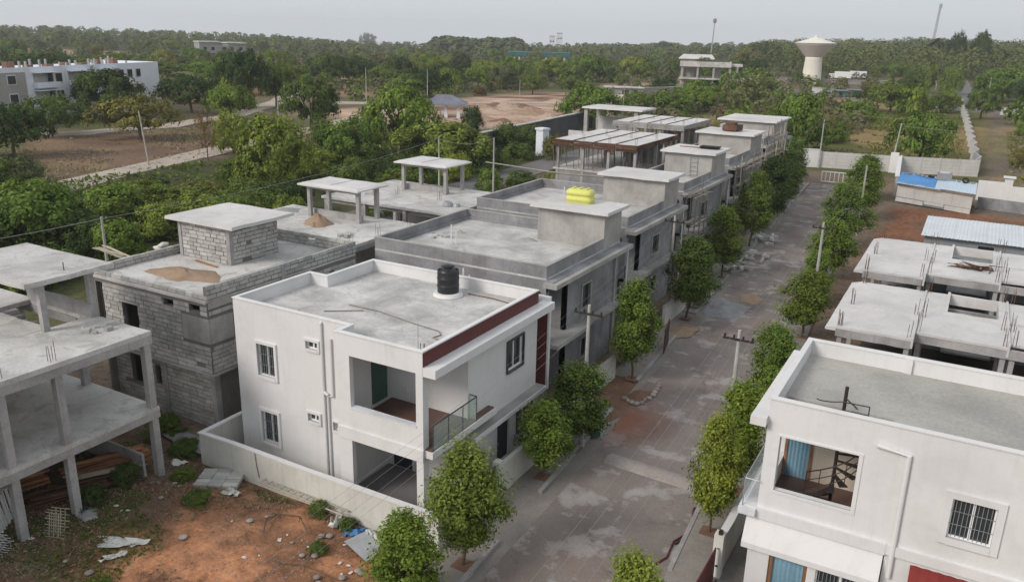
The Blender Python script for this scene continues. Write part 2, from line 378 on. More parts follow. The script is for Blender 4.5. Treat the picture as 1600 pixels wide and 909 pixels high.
def zone_colour(x, y):
    K = 1.05
    n1 = fbm(x, y, 24, 5); n2 = fbm(x+400, y, 5, 4); n3 = fbm(x, y+900, 60, 4); D = np.hypot(x, y)
    col = np.zeros(x.shape+(3,))
    def lay(c, w): 
        nonlocal col
        w = np.clip(w, 0, 1)[..., None]; col = col*(1-w) + c*w
    lay(srgb(104, 96, 74)*K, np.ones_like(x))                                 # scrub soil
    lay(srgb(80, 86, 52)*K, sstep(.44, .60, n1)*.8)                              # green cover
    lay(srgb(140, 112, 92)*K, sstep(.56, .66, n3)*sstep(200, 260, D))
    lay(srgb(58, 66, 40)*K, sstep(420, 650, D)*.9)
    # thicket floor behind the plots
    lay(srgb(62, 66, 42)*K, sstep(-50, -56, x)*sstep(-95, -86, x)*sstep(160, 120, y)*(.65+.35*n2))
    # brown field beyond the dirt track
    fld = sstep(-90, -94, x)*sstep(-132, -122, x)*sstep(40, 50, y)*sstep(120, 105, y)
    lay(srgb(112, 92, 78)*K, fld); lay(srgb(86, 86, 56)*K, fld*sstep(.5, .62, n1)); lay(srgb(134, 112, 86)*K, fld*sstep(.5, .6, n2)*.6)
    # cleared pinkish land
    cl = sstep(-132, -122, x)*sstep(-72, -80, x)*sstep(126, 142, y)*sstep(255, 235, y)
    lay(srgb(168, 142, 126)*K, cl); lay(srgb(112, 86, 74)*K, cl*sstep(.44, .54, n1)); lay(srgb(206, 176, 152)*K, cl*sstep(.5, .62, n2)*.6)
    # rough ground inside the estate
    es = sstep(-48, -44, x)*sstep(14, 10, x)*sstep(124, 118, y)
    lay(srgb(120, 104, 92)*K, es*.9)
    # orange soil of the empty plot
    pl = sstep(21.3, 20.2, y)*sstep(-13.5, -14.5, x)*sstep(-60, -40, x)
    lay(srgb(98, 82, 68)*K, pl)
    d_or = np.hypot((x+18.8)/5.2, (y-17.3)/3.4)
    d2 = np.minimum(d_or, np.hypot((x+22.9)/1.7, (y-18.7)/1.5)); d2 = np.minimum(d2, np.hypot((x+20.2)/4.2, (y-14.2)/2.6))
    lay(srgb(174, 124, 92)*K, pl*sstep(1.12, .78, d2+(n2-.5)*1.1))
    lay(srgb(86, 80, 54)*K, pl*sstep(.56, .66, fbm(x+50, y, 2.5, 4))*.45); lay(srgb(122, 104, 88)*K, pl*sstep(.52, .6, fbm(x+20, y+30, 3.1, 4))*.5*sstep(-19, -22, x))
    lay(srgb(104, 78, 62)*K, pl*sstep(.48, .58, fbm(x, y+77, 1.3, 4))*.65)
    # red soil by the sheds
    rs = sstep(-8, -6, x)*sstep(30, 15, x)*sstep(66, 72, y)*sstep(101, 98, y)
    lay(srgb(112, 90, 74)*K, rs); lay(srgb(134, 92, 70)*K, rs*sstep(.42, .55, n2)*.9); lay(srgb(108, 98, 84)*K, rs*sstep(83, 77, y)*.8)
    lay(srgb(116, 98, 86)*K, sstep(-8.4, -7.4, x)*sstep(20, 10, x)*sstep(30, 33, y)*sstep(69, 66, y)*.8)
    # beyond the end wall
    ew = sstep(-60, -50, x)*sstep(128, 132, y)*sstep(330, 280, y)
    lay(srgb(92, 92, 54)*K, ew*sstep(3, -1, x)); lay(srgb(134, 116, 80)*K, ew*sstep(.50, .6, n1)*sstep(3, -1, x)); 
    rr = sstep(0, 3, x)*sstep(106, 110, y)*sstep(280, 250, y)
    lay(srgb(104, 94, 84)*K, rr); lay(srgb(130, 112, 84)*K, rr*sstep(.46, .6, n1)*.8); lay(srgb(86, 92, 52)*K, rr*sstep(.55, .66, n2)*.7)
    lay(srgb(176, 150, 128)*K, sstep(-130, -118, x)*sstep(-78, -88, x)*sstep(265, 275, y)*sstep(330, 300, y)*.8)
    for cx_, cy_, rx_, ry_ in ((-262, 300, 50, 24), (-200, 470, 60, 30), (-330, 380, 40, 22), (-150, 420, 40, 14), (-205, 250, 30, 14), (-420, 330, 60, 25), (-520, 300, 80, 30)):
        lay(srgb(168, 138, 118)*K, sstep(1.2, .8, np.hypot((x-cx_)/rx_, (y-cy_)/ry_)+(n1-.5))*.85)
    return np.clip(col, 0, 1)
gc = zone_colour(GX, GY)
me = bpy.data.meshes.new('ground')
co = np.stack([GX, GY, GZ], -1).reshape(-1, 3)
idx = np.arange(nx*ny).reshape(ny, nx)
fc = np.stack([idx[:-1, :-1], idx[:-1, 1:], idx[1:, 1:], idx[1:, :-1]], -1).reshape(-1, 4)
def np_mesh(me, co, fc):
    k = fc.shape[1]
    me.vertices.add(len(co)); me.vertices.foreach_set('co', np.ascontiguousarray(co, dtype=np.float32).ravel())
    me.loops.add(fc.size); me.loops.foreach_set('vertex_index', np.ascontiguousarray(fc, dtype=np.int32).ravel())
    me.polygons.add(len(fc)); me.polygons.foreach_set('loop_start', np.arange(0, fc.size, k, dtype=np.int32)); me.polygons.foreach_set('loop_total', np.full(len(fc), k, dtype=np.int32))
    me.update(calc_edges=True)
np_mesh(me, co, fc)
me.polygons.foreach_set('use_smooth', np.ones(len(fc), dtype=bool))
ca = me.color_attributes.new('soil', 'FLOAT_COLOR', 'POINT')
ca.data.foreach_set('color', np.concatenate([gc.reshape(-1, 3), np.ones((nx*ny, 1))], 1).astype(np.float32).ravel())
m, n, p = mat_new('ground_soil'); at = n.nodes.new('ShaderNodeAttribute'); at.attribute_name = 'soil'; cw = coord(n, True)
f1 = noise(n, cw, 1.9, 9, .74); f2 = noise(n, cw, .12, 5, .6); f3 = noise(n, cw, 9, 4, .7)
c_ = mix(n, 1.0, at.outputs['Color'], ramp(n, f1, [(.32, .52), (.48, 1.), (.68, 1.38)]), 'MULTIPLY')
c_ = mix(n, 1.0, c_, ramp(n, f2, [(.3, .8), (.7, 1.18)]), 'MULTIPLY'); c_ = mix(n, 1.0, c_, ramp(n, f3, [(.3, .78), (.7, 1.2)]), 'MULTIPLY')
n.links.new(c_, p.inputs['Base Color']); p.inputs['Roughness'].default_value = .97; p.inputs['Specular IOR Level'].default_value = .1; bump(n, p, f1, .6, .15)
me.materials.append(m); MT['soil'] = m
g = link(bpy.data.objects.new('ground', me)); tag(g, kind='structure')

# ------------------------------------------------------------------ roads and pavements
m, n, p = mat_new('street_concrete'); cw = coord(n, True)
base = ramp(n, noise(n, cw, .22, 6, .62, .5), [(.3, tuple(srgb(112, 104, 101))), (.5, tuple(srgb(130, 121, 116))), (.7, tuple(srgb(146, 135, 127)))])
pat = noise(n, cw, .55, 9, .64, .15); pf = ramp(n, pat, [(.53, 0.), (.575, .48), (.7, .8)])
ty = noise(n, cw, 1.0, 5, .6, .1, (1.3, .05, 1)); base = mix(n, 1.0, base, ramp(n, ty, [(.3, .94), (.7, 1.07)]), 'MULTIPLY')
col = mix(n, pf, base, tuple(srgb(174, 169, 166)))
dk = ramp(n, noise(n, cw, .33, 7, .7, .5), [(.54, 0.), (.66, .55)]); col = mix(n, dk, col, tuple(srgb(84, 76, 78)))
dust = ramp(n, noise(n, cw, .16, 5, .6, .3), [(.53, 0.), (.70, .38)]); col = mix(n, dust, col, tuple(srgb(144, 118, 102)))
dist_ = n.nodes.new('ShaderNodeVectorMath'); dist_.operation = 'DISTANCE'; n.links.new(cw, dist_.inputs[0]); dist_.inputs[1].default_value = (-13.0, 33.4, 0)
nb = n.nodes.new('ShaderNodeMath'); nb.operation = 'MULTIPLY_ADD'; n.links.new(noise(n, cw, .8, 5, .6), nb.inputs[0]); nb.inputs[1].default_value = 2.2; n.links.new(dist_.outputs['Value'], nb.inputs[2])
mr = n.nodes.new('ShaderNodeMapRange'); n.links.new(nb.outputs[0], mr.inputs[0]); mr.inputs[1].default_value = 2.0; mr.inputs[2].default_value = 4.4; mr.inputs[3].default_value = .85; mr.inputs[4].default_value = 0
col = mix(n, mr.outputs[0], col, tuple(srgb(140, 92, 70)))
fg = noise(n, cw, 14, 4, .7); col = mix(n, 1.0, col, ramp(n, fg, [(.3, .82), (.7, 1.15)]), 'MULTIPLY')
n.links.new(col, p.inputs['Base Color']); p.inputs['Roughness'].default_value = .88; p.inputs['Specular IOR Level'].default_value = .25; bump(n, p, fg, .3, .02)
MT['street'] = m
MT['pave'] = surface('pavement_concrete', tuple(srgb(140, 134, 128)), .82, 1.15, .5, .92, .4, tuple(srgb(122, 104, 88)), 0, 10, .2)
MT['hump'] = surface('speed_hump_concrete', tuple(srgb(158, 150, 144)), .85, 1.12, .8, .92, .4, tuple(srgb(126, 112, 104)), 0, 8, .2)
MT['track'] = surface('dirt_track', tuple(srgb(176, 164, 152)), .8, 1.1, .2, .95, .4, tuple(srgb(140, 118, 96)), 0, 3, .2)
MT['asph'] = surface('back_street_tar', tuple(srgb(112, 110, 110)), .85, 1.1, .2, .92, .3, tuple(srgb(140, 124, 108)), 0, 6, .2)
def ribbon(name, ptsL, ptsR, z, mat, sub=1, follow=False, thick=.0):
    mb = M(); k = len(ptsL)
    for i, (a, b) in enumerate(zip(ptsL, ptsR)):
        for q in (a, b): mb.v.append((q[0], q[1], z+(gz1(q[0], q[1]) if follow else 0)))
    for i in range(k-1): mb.f.append((2*i, 2*i+1, 2*i+3, 2*i+2))
    if thick:
        b = len(mb.v); mb.v += [(x, y, zz-thick) for x, y, zz in mb.v]
        for i in range(k-1): mb.f += [(2*i+2, 2*i, 2*i+b, 2*i+2+b)[::-1], (2*i+1, 2*i+3, 2*i+3+b, 2*i+1+b)[::-1]]
        mb.f += [(0, 1, 1+b, b)[::-1], (2*k-2, 2*k-1, 2*k-1+b, 2*k-2+b)]
    return tag(mb.build(name, mat), kind='structure')
yy = np.arange(2, 113, 3.0)
ribbon('street', [(roadL(y), y) for y in yy], [(roadR(y), y) for y in yy], .012, MT['street'])
# the low hump across the street
mb = M()
for i in range(9):
    t = i/8; zz = .13*math.sin(math.pi*t)+.014
    for s_ in (0, 1):
        x = (-11.7 if s_ == 0 else -7.4); y = 29.3+1.0*t + (0 if s_ == 0 else -.25); mb.v.append((x, y, zz))
for i in range(8): mb.f.append((2*i, 2*i+1, 2*i+3, 2*i+2))
tag(mb.build('speed_hump', MT['hump'], smooth=True), kind='structure')
# pavements: long raised strips with a real kerb step, broken by driveway ramps
ya = [(8, 22.0), (25.7, 34.3), (38.2, 47.6), (50.6, 61), (64.5, 76), (79.5, 96), (98, 109)]
for i, (a, b) in enumerate(ya):
    q = np.linspace(a, b, 8)
    ribbon('pavement', [(roadL(y)-1.7-(0 if a > 30 else .1), y) for y in q], [(roadL(y)-.34, y) for y in q], .125, MT['pave'], thick=.2)
    mb = M(); nb_ = int((b-a)/.9)
    kp = ribbon('kerb', [(roadL(y)-.335, y) for y in q], [(roadL(y)-.16, y) for y in q], .15, MT['kerb'], thick=.25)
for i, (a, b) in enumerate(zip([22.0, 34.3, 47.6, 61, 76], [25.7, 38.2, 50.6, 64.5, 79.5])):
    mb = M(); x0, x1 = roadL(a), roadL(b)
    mb.v += [(x0-1.9, a, .13), (x0-.15, a, .02), (x1-.15, b, .02), (x1-1.9, b, .13)]; mb.f.append((0, 1, 2, 3))
    tag(mb.build('driveway', MT['pave'] if i != 1 else MT['redsoil']), kind='structure')
q = np.linspace(8, 22.5, 8); 
ya = [(8, 21.2), (23.6, 31.5), (33.5, 44), (46, 57), (59.5, 70), (72.5, 108)]
for i, (a, b) in enumerate(ya):
    q = np.linspace(a, b, 8)
    ribbon('pavement', [(roadR(y)+.17, y) for y in q], [(roadR(y)+1.6, y) for y in q], .125, MT['pave'], thick=.2)
    ribbon('kerb', [(roadR(y)+.0, y) for y in q], [(roadR(y)+.165, y) for y in q], .15, MT['kerb'], thick=.25)
for a, b in ((21.2, 23.6),):
    mb = M(); mb.v += [(roadR(a), a, .02), (roadR(a)+1.45, a, .125), (roadR(b)+1.45, b, .125), (roadR(b), b, .02)]; mb.f.append((0, 1, 2, 3)); tag(mb.build('driveway', MT['pave']), kind='structure')
# gutter strip with the pale spilled cement along the left kerb
q = np.linspace(8, 100, 30)
ribbon('gutter_strip', [(roadL(y)-.155, y) for y in q], [(roadL(y)+.35+.15*math.sin(y*1.7), y) for y in q], .018, MT['pave'])
# back street behind the plots, dirt tracks
q = np.arange(20, 130, 4.0)
ribbon('back_street', [(-53.5-.03*(y-60), y) for y in q], [(-48.2-.03*(y-60), y) for y in q], .05, MT['asph'])
def track(name, pts, w, mat, z=.06):
    P = [Vector((a[0], a[1])) for a in pts]; L = []; Rr = []
    # densify
    D = []
    for i in range(len(P)-1):
        k = max(2, int((P[i+1]-P[i]).length/5))
        for j in range(k): D.append(P[i].lerp(P[i+1], j/k))
    D.append(P[-1])
    for i, p_ in enumerate(D):
        t = (D[min(i+1, len(D)-1)]-D[max(i-1, 0)]).normalized(); nn = Vector((-t.y, t.x)); ww = w/2*(1+.1*math.sin(i*1.3))
        L.append(p_+nn*ww); Rr.append(p_-nn*ww)
    return ribbon(name, L, Rr, z, mat, follow=True, thick=.3)
track('dirt_track', [(-76, 22), (-82, 40), (-87, 53), (-92, 68), (-98, 88), (-105, 112), (-113, 136), (-128, 180)], 5.0, MT['track'], .14)
track('field_road', [(-140, 60), (-128, 84), (-127, 100), (-133, 120), (-150, 150), (-180, 190)], 5.0, MT['track'], .14)
track('far_road', [(-140, 158), (-118, 178), (-98, 205), (-70, 240), (-52, 262)], 6.0, MT['track'], .14)
track('straight_road', [(-4.2, 262), (-7.0, 330), (-9.5, 400), (-14, 470)], 5.5, MT['asph'], .14)
track('cross_road', [(-75, 330), (-45, 300), (-6, 268), (40, 250), (90, 238)], 6.5, MT['asph'], .17)

# ================================================================== TREES
def leaf_mesh(name, centers, radii, per, size, seed, up=.3, flat=1.0, aspect=1.5, rnd=.34, soft=.45):
    """many small leaf-sized faces in clumps; tint varies from clump to clump"""
    r = np.random.default_rng(seed)
    cs = np.repeat(np.arange(len(centers)), per); n = len(cs)
    d = r.normal(size=(n, 3)); d /= np.linalg.norm(d, axis=1)[:, None]
    out = centers-centers.mean(0)*np.array([1, 1, .75]); out = out/(np.linalg.norm(out, axis=1)[:, None]+1e-6); rad = r.random(n)**soft
    pos = centers[cs] + d*rad[:, None]*radii[cs][:, None]*np.array([1, 1, flat])
    nm = d*.6 + out[cs]*.75 + r.normal(size=(n, 3))*rnd + np.array([0, 0, up]); nm /= np.linalg.norm(nm, axis=1)[:, None]
    a = np.cross(nm, r.normal(size=(n, 3))); a /= np.linalg.norm(a, axis=1)[:, None]; b = np.cross(nm, a)
    sz = size*(.65+.7*r.random(n))[:, None]
    v = np.stack([pos-a*sz*.5*aspect, pos+b*sz*.42, pos+a*sz*.5*aspect, pos-b*sz*.42], 1)
    tint = np.clip(r.random(len(centers))[cs]*.65 + r.random(n)*.35, 0, 1)
    me = bpy.data.meshes.new(name); np_mesh(me, v.reshape(-1, 3), np.arange(4*n).reshape(n, 4))
    at = me.attributes.new('tint', 'FLOAT', 'POINT'); at.data.foreach_set('value', np.repeat(tint, 4).astype(np.float32))
    me.materials.append(LF['green'])
    return me
def crown(name, kind, seed):
    r = np.random.default_rng(seed)
    if kind == 'street':       # upright young shade tree, unit height 1 = 4.7 m
        n = 88; t = r.random(n); ang = r.random(n)*6.283
        prof = np.interp(t, [0, .10, .38, .7, 1], [.55, .95, 1.05, .80, .30])
        lob = 1+.22*np.sin(ang*2+seed)+.16*np.sin(ang*3+t*5+seed*2)
        rr = prof*.95*lob*np.sqrt(.2+.8*r.random(n))*(.72+.42*r.random(n))
        c = np.stack([rr*np.cos(ang), rr*np.sin(ang), 1.15+t*3.35], 1)
        stray = r.normal(size=(14, 3)); stray = stray/np.linalg.norm(stray, axis=1)[:, None]*np.array([1.0, 1.0, 1.6])+np.array([0, 0, 2.7])
        c = np.concatenate([c, stray]); rad = np.concatenate([.22+.24*r.random(n), .13+.14*r.random(14)])
        return leaf_mesh(name, c, rad*1.42, 165, .074, seed, soft=.72, rnd=.42)
    if kind == 'broad':        # wide spreading crown, unit radius ~1, height ~1.5
        n = 85; ang = r.random(n)*6.283; u = r.random(n); rr = np.sqrt(u)*(.85+.3*r.random(n)); 
        h = .62+.62*np.sqrt(np.clip(1-np.minimum(rr, 1)**2, 0, 1))*(.55+.45*r.random(n))
        low = r.random(n) < .3; h[low] = .42+.25*r.random(low.sum())
        lx = 1+.18*np.sin(ang*2+seed)+.12*np.sin(ang*3+seed*2)
        c = np.stack([rr*lx*np.cos(ang), rr*lx*np.sin(ang), h], 1)
        return leaf_mesh(name, c, .13+.12*r.random(n), 62, .062, seed, flat=.8)
    if kind == 'bush':         # reaches to the ground
        n = 86; ang = r.random(n)*6.283; t = r.random(n)**.8
        prof = np.sqrt(np.clip(1-(t*1.02-.18)**2*1.15, .02, 1)); rr = prof*np.sqrt(.05+.95*r.random(n))*(.82+.3*r.random(n))
        c = np.stack([rr*np.cos(ang), rr*np.sin(ang), .1+t*1.15], 1)
        return leaf_mesh(name, c, .13+.12*r.random(n), 62, .06, seed)
    if kind == 'sparse':
        n = 38; ang = r.random(n)*6.283; t = r.random(n); rr = np.sqrt(r.random(n))*(.5+.5*np.sin(math.pi*np.clip(t, .1, .95)))
        c = np.stack([rr*np.cos(ang), rr*np.sin(ang), .35+t*.95], 1)
        return leaf_mesh(name, c, .10+.12*r.random(n), 34, .045, seed)
    if kind == 'far':
        n = 34; ang = r.random(n)*6.283; t = r.random(n); rr = np.sqrt(np.clip(1-(t*1.3-.45)**2, .05, 1))*np.sqrt(.3+.7*r.random(n))
        c = np.stack([rr*np.cos(ang), rr*np.sin(ang), .25+t*.95], 1)
        return leaf_mesh(name, c, .20+.14*r.random(n), 26, .13, seed)
CR = {k: [crown('crown', k, 100+17*i+j*1000) for i in range(nv)] for j, (k, nv) in enumerate((('street', 8), ('broad', 5), ('bush', 4), ('sparse', 3), ('far', 5)))}
def trunk_mesh(kind, seed):
    r = random.Random(seed); mb = M()
    if kind == 'street':
        p = [Vector((0, 0, 0))]; 
        for i in range(5): p.append(p[-1]+Vector((r.uniform(-.06, .06), r.uniform(-.06, .06), .42)))
        mb.tube(p, .055, 7, .038); top = p[-1]
        for i in range(8):
            a = i*2.4+r.random(); st = p[3].lerp(p[-1], r.random()); l = r.uniform(.8, 1.9)
            e = st+Vector((math.cos(a)*r.uniform(.35, .75), math.sin(a)*r.uniform(.35, .75), l))
            mb.tube([st, st.lerp(e, .5)+Vector((math.cos(a)*.12, math.sin(a)*.12, -.05)), e], .026, 5, .007)
    else:
        hs = {'broad': .5, 'sparse': .4, 'bush': .25, 'far': .35}[kind]
        k0 = {'broad': .055, 'sparse': .03, 'bush': .03, 'far': .05}[kind]
        p = [Vector((0, 0, -.05)), Vector((r.uniform(-.03, .03), r.uniform(-.03, .03), hs*.5)), Vector((r.uniform(-.06, .06), r.uniform(-.06, .06), hs))]
        mb.tube(p, k0, 7, k0*.7)
        for i in range(6 if kind != 'far' else 3):
            a = i*1.05+r.random()*.6; st = p[-2].lerp(p[-1], .4+.6*r.random()); l = r.uniform(.45, .8)
            e = st+Vector((math.cos(a)*l, math.sin(a)*l, r.uniform(.25, .6)))
            mb.tube([st, st.lerp(e, .5)+Vector((0, 0, -.04)), e], k0*.5, 5, k0*.12)
    return mb.mesh('trunk', MT['bark'])
TK = {k: [trunk_mesh(k, 5+i) for i in range(3)] for k in ('street', 'broad', 'bush', 'sparse', 'far')}
tree_n = 0
def tree(name, kind, x, y, w, h, tone, label, group=None, z=None, cat='tree', pale=False, rz=None):
    """w = crown width, h = total height in metres"""
    global tree_n; tree_n += 1
    zz = gz1(x, y)-.05 if z is None else z
    t = thing(name, label, cat, (x, y, zz), random.random()*6.28 if rz is None else rz, group)
    if kind == 'street': sx, sz = w/2.45, h/4.9
    elif kind in ('broad',): sx, sz = w/2.15, h/1.35
    elif kind == 'bush': sx, sz = w/2.1, h/1.35
    else: sx, sz = w/2.1, h/1.35
    v = (tree_n*7) % len(CR[kind]); tr = tree_n % 3
    a = inst('trunk', TK[kind][tr], t, sc=(sx if kind == 'street' else (sx+sz)/2*.9,)*2+(sz,), mat=MT['barkl'] if pale else None)
    if kind == 'street': t.rotation_euler.x = random.uniform(-.05, .05); t.rotation_euler.y = random.uniform(-.05, .05)
    b = inst('crown', CR[kind][v], t, sc=(sx, sx*random.uniform(.93, 1.07), sz), mat=LF[tone])
    return t
def ptree(px, py, wpx, hpx, kind, tone, label, name='tree', group=None, **k):
    """ground point under a pixel of the photograph, sizes measured there in pixels"""
    z = 0.
    for _ in range(4):
        q = px_at(px, py, z); z = gz1(q.x, q.y)
    dep = (Vector((q.x, q.y, z-CAM_H))).dot(F_)
    sc = dep/1283.0
    return tree(name, kind, q.x, q.y, wpx*sc, hpx*sc, tone, label, group, cat='bush' if kind == 'bush' and hpx*sc < 3 else 'tree', **k)

# --- young trees along the street, each in its pit
pitm = M().prism([(-.32, -.32), (.32, -.32), (.32, .32), (-.32, .32)], 0, .018)
pit_me = pitm.mesh('planting_pit', MT['redsoil'])
street_trees = [  # x, y, crown width, height, tone, label
 (-13.1, 17.3, 2.6, 3.5, 'green', 'small leafy street tree half out of frame at the lower left of the street'),
 (-12.90, 20.15, 2.75, 4.95, 'bright', 'tall leafy street tree in front of the gate corner of the white house'),
 (-13.25, 26.75, 2.5, 3.5, 'green', 'young street tree in a square red soil pit below the chajja of the white house'),
 (-13.25, 29.6, 3.1, 4.1, 'mid', 'dense street tree wrapped around the left concrete pole beside the green bin'),
 (-13.9, 38.2, 2.9, 5.6, 'green', 'slender street tree on the pavement in front of the first grey house'),
 (-14.6, 49.3, 3.4, 5.6, 'mid', 'street tree in front of the second grey house, by the grey gravel heap'),
 (-15.3, 60.0, 3.2, 5.6, 'mid', 'street tree in front of the third grey house, above the pile of blocks'),
 (-16.0, 71.0, 3.7, 6.8, 'mid', 'dark street tree left of the street beside the bamboo scaffolding'),
 (-16.5, 79.5, 4.2, 7.2, 'dark', 'large dark street tree left of the street, near its far end'),
 (-17.3, 89.0, 4.4, 7.0, 'mid', 'broad dark street tree before the last one on the left of the street'),
 (-18.1, 99.5, 3.8, 6.4, 'mid', 'last street tree on the left, next to the white bar gate'),
 (-6.0, 17.8, 2.1, 4.5, 'bright', 'bright green street tree cut by the bottom of the frame, right of the street'),
 (-6.25, 26.5, 2.2, 5.0, 'bright', 'thin-stemmed bright street tree beside the compound pillar of the right white house'),
 (-6.3, 29.8, 2.6, 5.0, 'green', 'green street tree in the second pit beyond the compound pillar on the right'),
 (-6.9, 38.3, 2.7, 4.6, 'green', 'round green street tree beside the corner of the right white house roof'),
 (-7.5, 49.8, 3.4, 4.4, 'mid', 'dark rounded street tree beside the nearer concrete frame house'),
 (-8.0, 57.0, 2.6, 3.9, 'green', 'small street tree at the foot of the right hand concrete pole'),
 (-8.5, 64.5, 3.6, 4.9, 'green', 'street tree next to the farther concrete frame house on the right'),
 (-8.9, 75.5, 4.3, 5.8, 'green', 'wide street tree on the right, level with the red soil yard'),
 (-9.7, 89.0, 4.6, 6.2, 'green', 'tall street tree on the right in front of the white boundary wall'),
 (-10.3, 102.0, 4.3, 5.2, 'mid', 'last street tree on the right, beside the white bar gate'),
]
for i, (x, y, w, h, tone, lab) in enumerate(street_trees):
    x0 = x
    t = tree('street_tree', 'street', x0, y, w, h, tone, lab, 'young trees along both sides of the street', z=.13)
    if y < 66:
        pt = bpy.data.objects.new('planting_pit', pit_me); link(pt); pt.location = (x0, y, .121); tag(pt, kind='structure')

